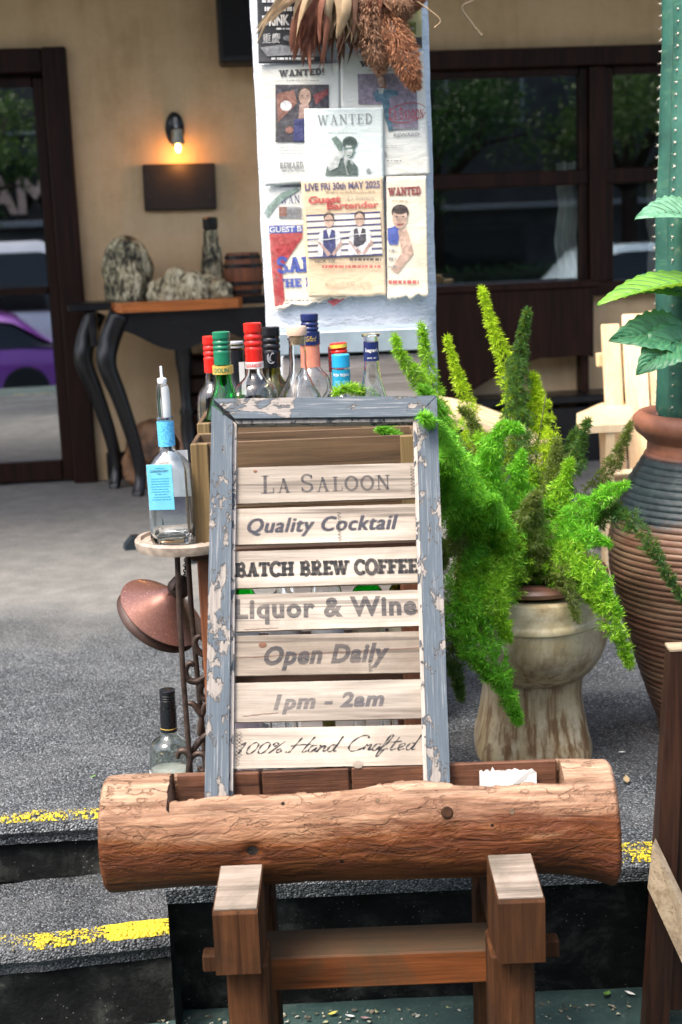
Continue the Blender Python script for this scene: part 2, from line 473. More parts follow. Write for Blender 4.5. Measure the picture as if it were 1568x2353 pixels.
# --- the setting
def m_asphalt(name, far=True, tone=1.0):
    g = G_(name); co = g.co()
    cell = g.voro(co, 215, 'Color'); dist = g.voro(co, 215, 'Distance')
    cv = g.n.new('ShaderNodeSeparateColor'); g.t.links.new(cell, cv.inputs[0])
    stone = g.ramp(cv.outputs[0], [(0, (.03 * tone, .037 * tone, .045 * tone)), (.4, (.075 * tone, .088 * tone, .102 * tone)), (.75, (.15 * tone, .168 * tone, .186 * tone)), (.95, (.25 * tone, .27 * tone, .285 * tone)), (1, (.42 * tone, .44 * tone, .45 * tone))])
    gap = g.ramp(dist, [(.42, 0), (.75, 1)])
    c = g.mix(gap, stone, (.012, .013, .015))
    dust = g.ramp(g.noise(g.co(sc=(1, 1.8, 1)), 3.2, 7, .66, .4), [(.45, .0), (.75, .45)])
    c = g.mix(dust, c, (.2, .205, .205))
    c = g.mix(1.0, c, g.ramp(g.noise(g.co(sc=(1, 1.5, 1)), 1.7, 6, .62, .6), [(.3, .62), (.5, 1.0), (.7, 1.15)]), 'MULTIPLY')
    if far:
        y = g.xyz(co, 1)
        yy = g.math('ADD', y, g.math('MULTIPLY', g.noise(co, 2.2, 5), 1.0))
        f = g.math('MULTIPLY', g.math('SUBTRACT', yy, 4.55), 1.5)
        cl = g.n.new('ShaderNodeClamp'); g.t.links.new(f, cl.inputs[0])
        smooth = g.ramp(g.noise(co, 9, 8, .7), [(.3, (.13, .13, .125)), (.62, (.21, .207, .195)), (.8, (.27, .265, .245))])
        spk = g.ramp(g.noise(co, 160, 3, .6), [(.4, .75), (.6, 1.1)])
        smooth = g.mix(1.0, smooth, spk, 'MULTIPLY')
        c = g.mix(cl.outputs[0], c, smooth)
        h = g.math('MULTIPLY', g.math('SUBTRACT', 1.0, dist), g.math('SUBTRACT', 1.15, cl.outputs[0]))
    else:
        h = g.math('SUBTRACT', 1.0, dist)
    g.set(color=c, rough=.72, spec=.45, normal=g.bump(h, .9, .006))
    return g.m
def m_blackwall():
    g = G_('black_concrete'); co = g.co()
    n = g.noise(co, 6, 9, .72, .3); s = g.noise(g.co(sc=(1, 1, .25)), 18, 6, .7)
    c = g.ramp(n, [(.36, (.004, .0045, .0045)), (.5, (.011, .012, .012)), (.6, (.04, .042, .038)), (.72, (.13, .135, .115))])
    sp = g.ramp(g.voro(co, 95), [(.08, 1), (.16, 0)])
    keep = g.ramp(g.noise(co, 13, 4), [(.5, 0), (.62, 1)])
    c = g.mix(g.math('MULTIPLY', sp, g.math('MULTIPLY', keep, .8)), c, (.3, .31, .28))
    c = g.mix(g.ramp(s, [(.6, 0), (.85, .35)]), c, (.09, .1, .08))
    g.set(color=c, rough=.85, spec=.12, normal=g.bump(g.noise(co, 60, 8, .7), .7, .008))
    return g.m
def m_yellow(thr=.66):
    g = G_('worn_yellow_paint'); co = g.co()
    cell = g.voro(co, 165); n = g.noise(co, 7, 6, .7)
    x = g.xyz(co, 0)
    wear = g.math('ADD', g.math('MULTIPLY', cell, .32), g.math('MULTIPLY', n, 1.0))
    a = g.ramp(wear, [(thr, 1), (thr + .1, 0)])
    c = g.ramp(g.noise(co, 40, 5), [(.3, (.45, .33, .02)), (.7, (.75, .6, .02))])
    g.set(color=c, rough=.7, alpha=a, normal=g.bump(g.math('SUBTRACT', 1, cell), .8, .006))
    return g.m
def m_plaster():
    g = G_('tan_plaster'); co = g.co()
    v = g.noise(g.co(sc=(7, 7, .8)), 1.6, 6, .65, .6); n = g.noise(co, 2.2, 7, .65); p = g.noise(co, 45, 6, .7)
    c = g.ramp(g.math('ADD', g.math('MULTIPLY', v, .28), g.math('MULTIPLY', n, .72)), [(.3, (.4, .27, .14)), (.5, (.6, .43, .245)), (.7, (.7, .53, .33))])
    c = g.mix(g.ramp(p, [(.55, 0), (.8, .3)]), c, (.2, .14, .08))
    g.set(color=c, rough=.85, spec=.2, normal=g.bump(p, .25, .004))
    return g.m
def m_pillar():
    g = G_('whitewashed_plaster'); co = g.co()
    p = g.noise(g.co(sc=(1, 1, 1.6)), 38, 6, .65); n = g.noise(co, 5, 6, .65)
    c = g.ramp(n, [(.3, (.5, .56, .63)), (.65, (.64, .69, .74))])
    c = g.mix(g.ramp(p, [(.62, 0), (.76, .75)]), c, (.28, .3, .33))
    g.set(color=c, rough=.8, normal=g.bump(p, .8, .012))
    return g.m
def m_ground():
    g = G_('teal_concrete'); co = g.co()
    n = g.noise(co, 5, 8, .7); p = g.noise(co, 70, 6, .7)
    c = g.ramp(n, [(.35, (.012, .034, .034)), (.55, (.03, .065, .06)), (.72, (.12, .15, .13))])
    c = g.mix(g.ramp(p, [(.6, 0), (.75, .6)]), c, (.3, .32, .29))
    g.set(color=c, rough=.7, normal=g.bump(p, .5, .006))
    return g.m

M = {}
M['asphalt'] = m_asphalt('coarse_asphalt'); M['asphalt_step'] = m_asphalt('coarse_asphalt_step', False, .62)
M['black'] = m_blackwall(); M['yellow'] = m_yellow(); M['yellow_worn'] = m_yellow(.545); M['plaster'] = m_plaster(); M['pillar'] = m_pillar(); M['ground'] = m_ground()
M['road'] = plain('road_asphalt', (.07, .07, .07), .85, 0, .3, 6, .4, .01)
M['frame_wood'] = wood('dark_red_wood', (.008, .0035, .002), (.03, .011, .006), 2, 1, .45, .2, rnd=2, spec=.18)
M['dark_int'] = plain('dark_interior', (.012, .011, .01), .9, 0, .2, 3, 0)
M['pane'] = pane_glass('window_glass', (.88, .91, .89), .12); M['pane_door'] = pane_glass('door_glass', (.4, .43, .43), .34)
M['black_paint'] = plain('black_lacquer', (.006, .006, .007), .32, 0, .2, 20, .1)
M['black_box'] = plain('black_plastic', (.006, .007, .008), .6, 0, .2, 50, .1)
M['slat'] = wood('bleached_slat', (.14, .112, .088), (.43, .375, .31), 0, 1.0, .75, .4, (.24, .2, .16), .7, 3)
M['slat_grey'] = wood('grey_slat', (.11, .085, .065), (.29, .245, .195), 0, 1.0, .78, .4, (.13, .1, .075), .8, 3)
M['peel_v'] = peel('peeling_blue_paint', (.088, .112, .135), (.28, .25, .222), 2, .548)
M['peel_h'] = peel('peeling_blue_paint_rail', (.092, .115, .137), (.3, .268, .24), 0, .558)
M['mould'] = peel('peeling_bead', (.06, .075, .095), (.42, .38, .34), 2, .45, 2)
M['ink'] = ink('black_ink', (.05, .05, .058), .32, 130)
M['ink_dk'] = ink('black_ink_strong', (.028, .028, .03), .14, 130)
M['ink_lt'] = ink('black_ink_faded', (.075, .075, .09), .36, 130)
M['crate'] = wood('crate_wood', (.055, .032, .017), (.16, .1, .055), 0, 1, .7, .3, (.07, .05, .03), .5)
M['crate_v'] = wood('crate_post_wood', (.11, .07, .028), (.26, .18, .08), 2, 1, .7, .3, (.1, .08, .05), .4)
M['post'] = wood('stand_wood', (.018, .007, .003), (.085, .034, .013), 2, .8, .75, .5, (.02, .013, .008), .8, spec=.12)
M['post_top'] = wood('stand_endgrain', (.1, .08, .06), (.32, .26, .21), 0, 1.2, .8, .6, (.08, .07, .05), .75)
def beam_mat():
    m = wood('stretcher_wood', (.05, .016, .005), (.19, .06, .018), 0, .7, .72, .4, (.05, .04, .022), .85, spec=.12)
    nt = m.node_tree; tc = nt.nodes.new('ShaderNodeTexCoord'); sp = nt.nodes.new('ShaderNodeSeparateXYZ'); nt.links.new(tc.outputs['Normal'], sp.inputs[0])
    b = nt.nodes['Principled BSDF']; src = b.inputs['Base Color'].links[0].from_socket
    mx = nt.nodes.new('ShaderNodeMix'); mx.data_type = 'RGBA'; nt.links.new(src, mx.inputs[6]); mx.inputs[7].default_value = (.042, .042, .03, 1)
    mr = nt.nodes.new('ShaderNodeMath'); mr.operation = 'MULTIPLY'; nt.links.new(sp.outputs[2], mr.inputs[0]); mr.inputs[1].default_value = .75; mr.use_clamp = True
    nt.links.new(mr.outputs[0], mx.inputs[0]); nt.links.new(mx.outputs[2], b.inputs['Base Color']); return m      # moss and dust lie on the upper face
M['beam'] = beam_mat()
M['liner'] = wood('trough_liner', (.055, .022, .012), (.16, .068, .035), 0, 1.6, .6, .6, (.03, .016, .01), .6)
M['pine'] = wood('pale_pine', (.7, .48, .25), (.84, .66, .42), 2, .8, .5, .12, None, 0, 3, crack=False)
M['darkboard'] = wood('dark_stained_board', (.012, .005, .003), (.055, .022, .012), 2, 1, .42, .3)
M['lightbrace'] = wood('pale_brace', (.22, .16, .1), (.46, .37, .26), 0, 1.2, .6, .3)
M['redwood'] = wood('red_brown_wood', (.13, .04, .018), (.27, .1, .045), 2, 1, .55, .2, (.1, .05, .03), .6)
M['stoolseat'] = wood('dark_stool_wood', (.02, .009, .005), (.06, .026, .014), 0, 1, .6, .2)
M['toporange'] = wood('polished_orange_wood', (.22, .06, .014), (.5, .16, .04), 0, 1, .25, .1, spec=.6)
M['iron'] = plain('brown_iron', (.075, .05, .04), .5, .55, .35, 60, .35, .003)
M['iron_lt'] = plain('pale_rusty_iron', (.34, .275, .22), .62, .15, .3, 40, .4, .003)
M['chain'] = plain('dark_chain', (.03, .025, .022), .45, .8, .2, 60, 0)
M['copper'] = plain('copper_paint', (.24, .115, .09), .24, .5, .12, 220, .25, .0015, coat=.15)
M['copper_in'] = plain('copper_underside', (.05, .025, .018), .5, .2, .2, 40, .2)
M['soil'] = plain('potting_soil', (.022, .016, .011), .95, 0, .6, 90, 1.0, .02)
M['seat'] = wood('brown_plastic_seat', (.1, .045, .03), (.21, .1, .07), 0, 1.4, .38, .15, (.3, .2, .16), .35, spec=.5)
M['clear'] = glass('clear_glass', (.97, .985, .98)); M['green'] = glass('green_glass', (.06, .72, .14)); M['olive'] = glass('olive_glass', (.3, .28, .07))
M['bluish'] = glass('blue_tint_glass', (.86, .93, .98)); M['smoke'] = glass('grey_glass', (.72, .77, .74))
for nm, c in dict(red=(.62, .018, .012), green=(.012, .17, .085), navy=(.012, .022, .1), black=(.008, .009, .012), blue=(.02, .33, .6), silver=(.35, .36, .38), peach=(.72, .26, .17), white=(.8, .8, .78),
                  yellow=(.75, .55, .08), skyblue=(.16, .52, .68), maroon=(.22, .02, .03), gold=(.62, .42, .1), turq=(.02, .28, .45), cream=(.72, .64, .45), grey=(.3, .31, .33)).items():
    M['c_' + nm] = plain('coat_' + nm, c, .27, .1 if nm in ('silver', 'gold') else 0, .06, 30, .05)
M['cork'] = plain('cork', (.5, .34, .19), .85, 0, .25, 120, .4); M['palewood'] = plain('pale_stopper', (.62, .42, .3), .6, 0, .1, 30, .1)
M['pourer'] = plain('pourer_plastic', (.78, .8, .82), .35, 0, .05, 30, 0)
# ------------------------------------------------------------------ the setting
T0 = .35                                         # terrace level above the street
ZS = .205                                        # lower step
tag(MB().add([(-150, -1.2, 0), (150, -1.2, 0), (150, 150, 0), (-150, 150, 0), (-150, -4.6, -.754), (150, -4.6, -.754), (150, -150, -.754), (-150, -150, -.754)], [[0, 1, 2, 3], [0, 4, 5, 1], [4, 7, 6, 5]]).build('ground', M['ground']), 'dark teal stained concrete at the foot of the black terrace wall', 'ground', kind='structure')
tag(MB().add([(-60, -11.5, -.75), (60, -11.5, -.75), (60, -4.6, -.75), (-60, -4.6, -.75)], [[0, 1, 2, 3]]).build('road', M['road']), 'grey asphalt street mirrored in the door and window glass', 'road', kind='structure')

def rough_edge(x, k=0):
    return .006 * nz(x * 14, k) + .004 * nz(x * 45, k + 3)
def edge_strip(x0, x1, yf, ztop, zbot, depth, seed, n=120, over=0.0):
    """step body whose nosing is uneven: rings along x"""
    mb = MB(); rings = []
    for i in range(n + 1):
        x = lerp(x0, x1, i / n); y = yf(x) + rough_edge(x, seed); r = .016
        dz = .003 * nz(x * 9, seed + 7)
        rings.append([(x, y + depth, ztop), (x, y + r * 2.2, ztop + dz * .3), (x, y + r, ztop - .002 + dz), (x, y + r * .35, ztop - .007 + dz), (x, y, ztop - .018), (x, y - .002, ztop - .03),
                      (x, y + .012, ztop - .045 + .004 * nz(x * 30, seed)), (x, y + .012 + over, zbot), (x, y + depth, zbot)])
    return mb.loft(rings, True, True)
bx = PZ(380, 2025, T0).x                          # left corner of the terrace block
yb = lambda x: 2.512 + .018 * (x - bx)
yu = lambda x: 2.835 + .03 * (x + .75)
yl = lambda x: 2.545 + .15 * (x + .7)
# terrace: one block beside the steps and the floor behind
mb = edge_strip(-7, bx, yu, T0, T0 - .06, .25, 1, 260)
mb.loft([[(x, yb(x) + rough_edge(x, 2), T0 - .018), (x, yb(x) + rough_edge(x, 2) + .008, T0 - .005), (x, yb(x) + .03, T0), (x, yb(x) + .7, T0), (x, yb(x) + .7, T0 - .05), (x, yb(x) + .01, T0 - .05)] for x in [lerp(bx, 7, i / 240) for i in range(241)]], True, True)
mb.add([(-7, 3.0, T0 - .001), (7, 3.0, T0 - .001), (7, 9.4, T0 - .001), (-7, 9.4, T0 - .001), (-7, 3.0, T0 - .05), (7, 3.0, T0 - .05)], [[0, 1, 2, 3], [0, 4, 5, 1]])
terr = tag(mb.build('terrace_pavement', M['asphalt'], smooth=40), 'grey asphalt terrace floor in front of the bar', 'pavement', kind='structure')
st = edge_strip(-7, bx - .002, yl, ZS, ZS - .06, .3, 5, 260).build('step_tread', M['asphalt_step'], smooth=40)
tag(st, 'dark gravelly lower step with worn yellow edge line', 'step', kind='structure')
def wallface(pts_fn, x0, x1, z0, z1, amp, nx, nzz, seed):
    return MB().grid(lambda u, v: (lerp(x0, x1, u), pts_fn(lerp(x0, x1, u)) + amp * nz(lerp(x0, x1, u) * 6, seed, v * 3) + amp * .5 * nz(lerp(x0, x1, u) * 25, seed, v * 9), lerp(z0, z1, v)), nx, nzz)
mb = wallface(lambda x: yb(x) + .012, bx, 7, -.02, T0 - .015, .004, 200, 16, 1)
mb.v = [V((p.x, p.y + .13 * max(0, 1 - p.z / T0), p.z)) for p in mb.v]
mb.add([(bx, yb(bx) + .012, -.02), (bx, 3.0, -.02), (bx, 3.0, T0 - .02), (bx, yb(bx) + .012, T0 - .02)], [[0, 1, 2, 3]])
for q in wallface(lambda x: yl(x) + .02, -7, bx - .003, -.02, ZS - .045, .006, 200, 10, 4), wallface(lambda x: yu(x) + .03, -7, bx - .003, ZS - .01, T0 - .04, .005, 200, 8, 8): mb.add(q.v, q.f)
tw = mb.build('terrace_wall', M['black'], smooth=60)
tag(tw, 'mould blackened concrete riser wall of the terrace and steps', 'wall', kind='structure')
def paint_line(name, x0, x1, yf, z, w0, label, seed, m='yellow'):
    mb = MB().grid(lambda u, v: (lerp(x0, x1, u), yf(lerp(x0, x1, u)) + .004 + rough_edge(lerp(x0, x1, u), seed) + v * w0 * (1 + .2 * nz(lerp(x0, x1, u) * 8, 3)), z + .004 - .012 * max(0, 1 - v * 5) ** 1.5), 160, 8)
    return tag(mb.build(name, M[m], smooth=60), label, 'marking', kind='structure')
paint_line('road_marking_line', -2.2, bx - .01, yl, ZS, .045, 'bright yellow worn line along the lower step edge', 5)
paint_line('road_marking_line', -2.2, bx - .01, yu, T0, .034, 'thin worn yellow line along the upper step edge', 1, 'yellow_worn')
paint_line('road_marking_line', .30, 2.2, yb, T0, .06, 'patchy yellow line on the terrace edge beside the log end', 2, 'yellow_worn')
# loose aggregate standing proud on step and nosings
mb = MB(); rs = random.Random(3)
def stone(x, y, z, r):
    a = rs.uniform(0, 6.28); vs = []
    for k in range(5):
        rr = r * rs.uniform(.7, 1.2); vs.append(V((x + rr * cos(a + k * 1.256), y + rr * sin(a + k * 1.256), z - r * .4)))
    vs.append(V((x + r * .2, y, z + r * rs.uniform(.35, .7))))
    mb.add(vs, [[0, 1, 5], [1, 2, 5], [2, 3, 5], [3, 4, 5], [4, 0, 5]])
for i in range(9000):
    x = rs.uniform(-1.25, bx - .006); v = rs.random()
    stone(x, yl(x) + .006 + v * .27, ZS + (0 if v > .05 else -.006), rs.uniform(.0016, .0034))
for i in range(3500):
    x = rs.uniform(-1.3, bx - .006); v = rs.random() ** 2
    stone(x, yu(x) + .005 + v * .2, T0 - (.01 * max(0, 1 - v * 12)), rs.uniform(.0016, .0034))
for i in range(6000):
    x = rs.uniform(bx + .7, 1.3); v = rs.random() ** 1.5
    stone(x, yb(x) + .012 + v * .6, T0 - .001, rs.uniform(.0014, .003))
tag(mb.build('gravel', M['asphalt_step'], smooth=30), 'loose dark gravel standing proud on the steps', 'gravel', kind='stuff')

# ------------------------------------------------------------------ the bar building: wall, door, windows, unseen roof
WY = radians(6)
WO = V((-1.282, 7.05, T0))
wx, wn_ = V((cos(WY), sin(WY), 0)), V((sin(WY), -cos(WY), 0))     # along the wall; towards the camera
WM = frame(WO, wx, -wn_, V((0, 0, 1)))
WI = WM.inverted()
def WL(x, y, off=0.0):
    """picture point -> building coordinates on the plane `off` metres in front of the wall"""
    return WI @ PPLANE(x, y, WO + wn_ * off, wn_)
bld = thing('bar_building', 'tan plastered bar front with dark glazed door and brown framed windows', 'building', WO, (0, 0, WY))
dxr = .5 * (WL(157, 112).x + WL(222, 1108).x)         # right edge of the door casing
dzt = WL(80, 112).z
wxl = WL(880, 400).x; wzt = WL(1250, 112).z; wzb = WL(1200, 672).z
TH = .22
mb = MB()
def wb(x0, x1, z0, z1, y0=0.0, y1=TH): mb.add([(x, y, z) for x in (x0, x1) for y in (y0, y1) for z in (z0, z1)], [[0, 1, 3, 2], [4, 6, 7, 5], [0, 4, 5, 1], [2, 3, 7, 6], [0, 2, 6, 4], [1, 5, 7, 3]])
wb(dxr, wxl, 0, 3.4); wb(-6, -2.2, 0, 3.4); wb(-2.2, dxr, dzt, 3.4); wb(wxl, 7, wzt, 3.4); wb(wxl, 7, 0, wzb - .03)
mb.build('wall', M['plaster'], bld)
MB().box((1.0, -1.2, 3.15), (13, 2.7, .2), .01).build('roof', plain('roof_underside', (.55, .5, .42), .9, 0, .2, 3, .1), bld)  # roof out of view; edge, height and pale underside shaped for shade and bounce
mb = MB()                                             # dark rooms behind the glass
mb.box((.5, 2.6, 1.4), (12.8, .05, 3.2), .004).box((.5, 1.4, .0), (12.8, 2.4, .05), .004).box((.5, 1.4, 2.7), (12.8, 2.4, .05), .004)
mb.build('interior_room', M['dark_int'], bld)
# skirting
MB().box(((dxr + wxl) / 2 + .02, -.012, .07), (wxl - dxr - .06, .02, .14), .003).build('skirting', M['black_paint'], bld)
# door: casing, leaf, glass
cw = .115
mb = MB(); mb.box((dxr - cw / 2, -.01, dzt / 2), (cw, .1, dzt), .006); mb.box((dxr - cw - .5, -.008, dzt - cw / 2), (1.0, .095, cw - .004), .006)
mb.build('door_casing', M['frame_wood'], bld)
dl = MB(); L0 = dxr - cw
dl.box((L0 - .03, .035, dzt / 2 - .06), (.05, .045, dzt - .14), .004).box((L0 - .5, .035, .06), (.88, .045, .1), .004).box((L0 - .5, .036, dzt - cw - .03), (.88, .042, .05), .003).box((L0 - .5, .034, WL(100, 668).z), (.88, .05, .035), .004).box((L0 - .93, .035, dzt / 2 - .06), (.05, .045, dzt - .14), .004)
door = dl.build('door', M['frame_wood'], bld)
for z0, z1 in ((.11, WL(100, 668).z - .018), (WL(100, 668).z + .018, dzt - cw - .055)):
    MB().box((L0 - .48, .04, (z0 + z1) / 2), (.84, .006, z1 - z0), .0005).build('pane', M['pane_door'], door)
# windows: casing + rails, four panes
xm = WL(1368, 400).x; zr = WL(1200, 412).z; xw = 4.2
win = MB()
win.box(((wxl + xw) / 2, -.01, wzt - .045), (xw - wxl, .11, .09), .005).box(((wxl + xw) / 2, -.012, wzb + .005), (xw - wxl, .12, .07), .005)
win.box((xm, -.008, (wzt + wzb) / 2 - .03), (.085, .1, wzt - wzb - .13), .005)
win.box((wxl + .04, -.008, (wzt + wzb) / 2 - .03), (.08, .1, wzt - wzb - .13), .005)
wo_ = win.build('window', M['frame_wood'], bld)
panes = []
for a, b in ((wxl + .08, xm - .043), (xm + .043, xw)):
    f = MB()
    f.box(((a + b) / 2, .0, zr), (b - a, .07, .075), .006).box((b - .022, .002, (wzt + wzb) / 2 - .03), (.04, .06, wzt - wzb - .14), .004).box((a + .022, .002, (wzt + wzb) / 2 - .03), (.04, .06, wzt - wzb - .14), .004)
    f.box(((a + b) / 2, .003, wzt - .11), (b - a - .09, .05, .04), .004)
    sash = f.build('sash', M['frame_wood'], wo_)
    for z0, z1 in ((wzb + .04, zr - .0375), (zr + .0375, wzt - .13)):
        MB().box(((a + b) / 2, .012, (z0 + z1) / 2), (b - a - .084, .006, z1 - z0), .0005).build('pane', M['pane'], wo_)
# curtains inside
def curtain(px0, px1, pyt, pyb, label, c, seed):
    a, b = WL(px0, pyt, -.1), WL(px1, pyb, -.1)
    o = thing('curtain', label, 'curtain', WM @ V((a.x, .1, b.z)), (0, 0, WY)); wd = b.x - a.x; h = a.z - b.z
    MB().grid(lambda u, v: (wd * u * (1 - .25 * sin(v * pi)) + .02 * nz(v * 4, seed), .035 * sin(u * 17 + 1.2 * nz(v * 2, seed)) * (.5 + .5 * v), h * v), 60, 24).build('cloth', plain('curtain_cloth_%d' % seed, c, .9, 0, .12, 12, .2, .01), o, 180)
    MB().box((wd / 2, 0, h + .01), (wd + .1, .03, .03), .004).build('rail', M['frame_wood'], o)
curtain(1278, 1340, 372, 652, 'pale grey curtain gathered behind the window mullion', (.82, .83, .78), 1)
curtain(1490, 1535, 420, 640, 'white curtain strip behind the cactus in the window', (.85, .83, .8), 2)

# black speaker on the wall, plaque, lamp
def speaker():
    a, b = WL(500, 20, .22), WL(592, 143, .22); wd = .42
    o = thing('wall_speaker', 'black box loudspeaker hung high on the tan wall beside the pillar', 'speaker', WM @ V((a.x + wd / 2, -.0, b.z)), (0, 0, WY))
    MB().box((0, -.12, .3), (wd, .2, .6), .012).build('cabinet', M['black_box'], o)
    MB().box((0, -.225, .31), (wd - .03, .012, .55), .004).build('grille', plain('speaker_cloth', (.01, .01, .011), .95, 0, .3, 300, .6, .002), o)
    MB().box((0, -.01, .3), (.12, .03, .2), .004).build('bracket', M['iron'], o)
    MB().box((.1, -.233, .05), (.03, .006, .008), .001).build('badge', M['c_silver'], o)
speaker()
def plaque():
    a, b = WL(326, 380), WL(498, 480); wd = b.x - a.x; h = a.z - b.z
    o = thing('wall_plaque', 'dark blank wooden plaque on the wall under the lit lamp', 'plaque', WM @ V(((a.x + b.x) / 2, 0, b.z)), (0, radians(.8), WY))
    MB().box((0, -.02, h / 2), (wd, .03, h), .006).build('panel', plain('dark_plaque', (.018, .013, .009), .7, 0, .3, 14, .3), o)
    for sx in (-1, 1): MB().lathe([(.001, 0), (.006, 0), (.006, .004), (.001, .005)], 10, TR(sx * wd * .42, -.035, h * .3) @ RX(pi / 2)).build('screw', M['iron'], o)
plaque()
def sconce():
    p = WL(408, 312)
    o = thing('wall_lamp', 'small metal wall lamp with a glowing orange bulb above the plaque', 'lamp', WM @ V((p.x, 0, p.z)), (0, 0, WY))
    MB().lathe([(.001, 0), (.058, 0), (.06, .01), (.045, .022), (.001, .025)], 24, TR(-.01, 0, .03) @ RX(pi / 2) @ Matrix.Diagonal((.75, 1.35, 1, 1))).build('backplate', M['black_paint'], o, 40)
    MB().tube([(-.005, -.02, .06), (-.005, -.07, .075), (-.003, -.085, .04), (0, -.085, .02)], .009, 10).build('arm', M['c_silver'], o, 60)
    MB().lathe([(.012, .03), (.026, .022), (.032, -.03), (.034, -.045), (.031, -.045), (.028, -.03), (.02, .018)], 22, TR(0, -.085, 0)).build('socket_cup', plain('antique_metal', (.3, .28, .22), .4, .7, .2, 40, .2), o, 40)
    g = G_('lit_bulb'); g.set(color=(1, .5, .1), emit=(1, .42, .08), emits=14.0)
    MB().lathe([(.001, -.085), (.008, -.082), (.014, -.068), (.012, -.052), (.008, -.042), (.001, -.042)], 16, TR(0, -.085, 0)).build('bulb', g.m, o, 180)
    l = bpy.data.lights.new('bulb_light', 'POINT'); l.energy = .5; l.color = (1, .38, .1); l.shadow_soft_size = .025
    lo = bpy.data.objects.new('bulb_light', l); COL.objects.link(lo); lo.parent = o; lo.location = (0, -.085, -.13)
sconce()

# ------------------------------------------------------------------ left console table and what stands on it
TBY = 6.62
def table_left():
    a = PZ(255, 1128, T0); ztop = PY(400, 690, TBY).z
    o = thing('console_table', 'black console table with curved legs and glossy orange front edge', 'table', (PY(400, 700, TBY).x, 6.75, T0), (0, 0, WY))
    h = ztop - T0
    x0, x1 = PY(258, 690, TBY).x - o.location.x, PY(550, 690, TBY).x - o.location.x
    xb = PY(196, 680, 6.9).x - o.location.x
    pl = [(x0, -.14), (x0 + .03, -.17), (x0 + .12, -.185), (x1 - .1, -.185), (x1 - .02, -.165), (x1, -.12), (x1 - .01, -.06), (x0 - .02, -.06)]
    MB().prism(pl, h - .045, h, lambda u, v, d: (u, v, d)).build('front_edge', M['toporange'], o)
    MB().box(((xb + x1) / 2 + .1, .075, h - .018), (x1 - xb + .3, .27, .036), .006).build('table_top', M['black_paint'], o)
    # scalloped apron
    n = 40; ap = [(lerp(x0 + .03, x1 + .15, i / n), h - .048) for i in range(n + 1)]
    ap += [(lerp(x1 + .15, x0 + .03, i / n), h - .13 - .085 * abs(cos((i / n) * pi * 1.5)) ** 1.5 - .04 * (1 - i / n)) for i in range(n + 1)]
    MB().prism(ap, -.135, -.11, lambda u, v, d: (u, d, v)).build('apron', M['black_paint'], o)
    MB().box((xb + .06, .06, h - .12), (.03, .26, .16), .004).build('side_apron', M['black_paint'], o)
    def leg(x, y, s):
        pts = catmull([(x, y, h - .05), (x - .055 * s, y - .0, h - .17), (x - .075 * s, y - .02, h - .28), (x - .03 * s, y - .01, h * .52), (x + .02 * s, y, h * .3), (x + .045 * s, y, h * .12), (x + .03 * s, y - .025, .02), (x + .02 * s, y - .04, .012)], 5)
        MB().tube(pts, [interp([(0, .05), (.25, .047), (.45, .036), (.75, .027), (.93, .03), (1, .02)], i / (len(pts) - 1)) for i in range(len(pts))], 12).build('leg', M['black_paint'], o, 180)
    leg(x0 + .02, -.12, 1); leg(xb + .07, .13, 1); leg(x1 + .2, -.12, -1); leg(x1 + .2, .13, -1)
    px = PY(418, 800, 6.7).x - o.location.x
    MB().lathe([(.03, .02), (.045, .03), (.045, .16), (.03, .19), (.035, .3), (.028, .34), (.036, .37), (.024, .4), (.03, .55), (.04, .6), (.04, h - .05)], 20, TR(px, -.02, 0)).build('turned_post', M['black_paint'], o, 40)
    return o, h
tabl, tabh = table_left()
def m_wax(name, a, b, c):
    g = G_(name); n = g.noise(g.co(sc=(1, 1, .45), rnd=3), 34, 7, .7, .8); p = g.noise(g.co(rnd=3), 9, 4, .6)
    cc = g.ramp(g.math('ADD', g.math('MULTIPLY', n, .65), g.math('MULTIPLY', p, .35)), [(.44, a), (.5, b), (.585, c)])
    g.set(color=cc, rough=.5, normal=g.bump(n, .8, .02)); return g.m
M['wax'] = m_wax('dripped_wax', (.015, .013, .008), (.26, .23, .13), (.7, .63, .42)); M['wax2'] = m_wax('cream_wax', (.05, .04, .02), (.5, .43, .26), (.8, .73, .5))
def blob(prof, seed, amp, n=40, sx=1, sy=.7, M_=None):
    mb = MB(); rings = []
    m = 36
    for i in range(m + 1):
        t = i / m; r = interp(prof, t); z = t
        rings.append([])
        for j in range(n):
            a = 2 * pi * j / n
            q = 1 + amp * nz(cos(a) * 2.2, sin(a) * 2.2, t * 3 + seed) + amp * .6 * nz(cos(a) * 7, sin(a) * 7, t * 2 + seed) + amp * .35 * nz(cos(a) * 16, sin(a) * 16, t * 7 + seed)
            rings[-1].append(V((r * q * cos(a) * sx, r * q * sin(a) * sy, z)))
    mb.loft(rings, True, True)
    if M_: mb.v = [M_ @ p for p in mb.v]
    return mb
def on_table(px, dy=0): return V((PY(px, 670, 6.75 + dy).x, 6.75 + dy, T0 + tabh))
SC = 6.85 / PF
o = thing('wax_mound', 'rounded stump coated with dark and cream candle wax on the console table', 'candle wax', on_table(295, .1))
blob([(0, .19), (.2, .2), (.5, .2), (.75, .18), (.9, .13), (.97, .07), (1, .01)], 1, .16, M_=Matrix.Diagonal((.57, .6, 145 * SC, 1))).build('wax_body', M['wax'], o, 180)
blob([(0, .07), (.5, .06), (.85, .04), (1, .005)], 4, .3, 24, M_=TR(.03, -.085, 0) @ Matrix.Diagonal((.8, .5, .2, 1))).build('wax_drip', M['wax2'], o, 180)
o = thing('wax_clump', 'low lumpy clump of cream candle wax beside the wax stump', 'candle wax', on_table(437, .02))
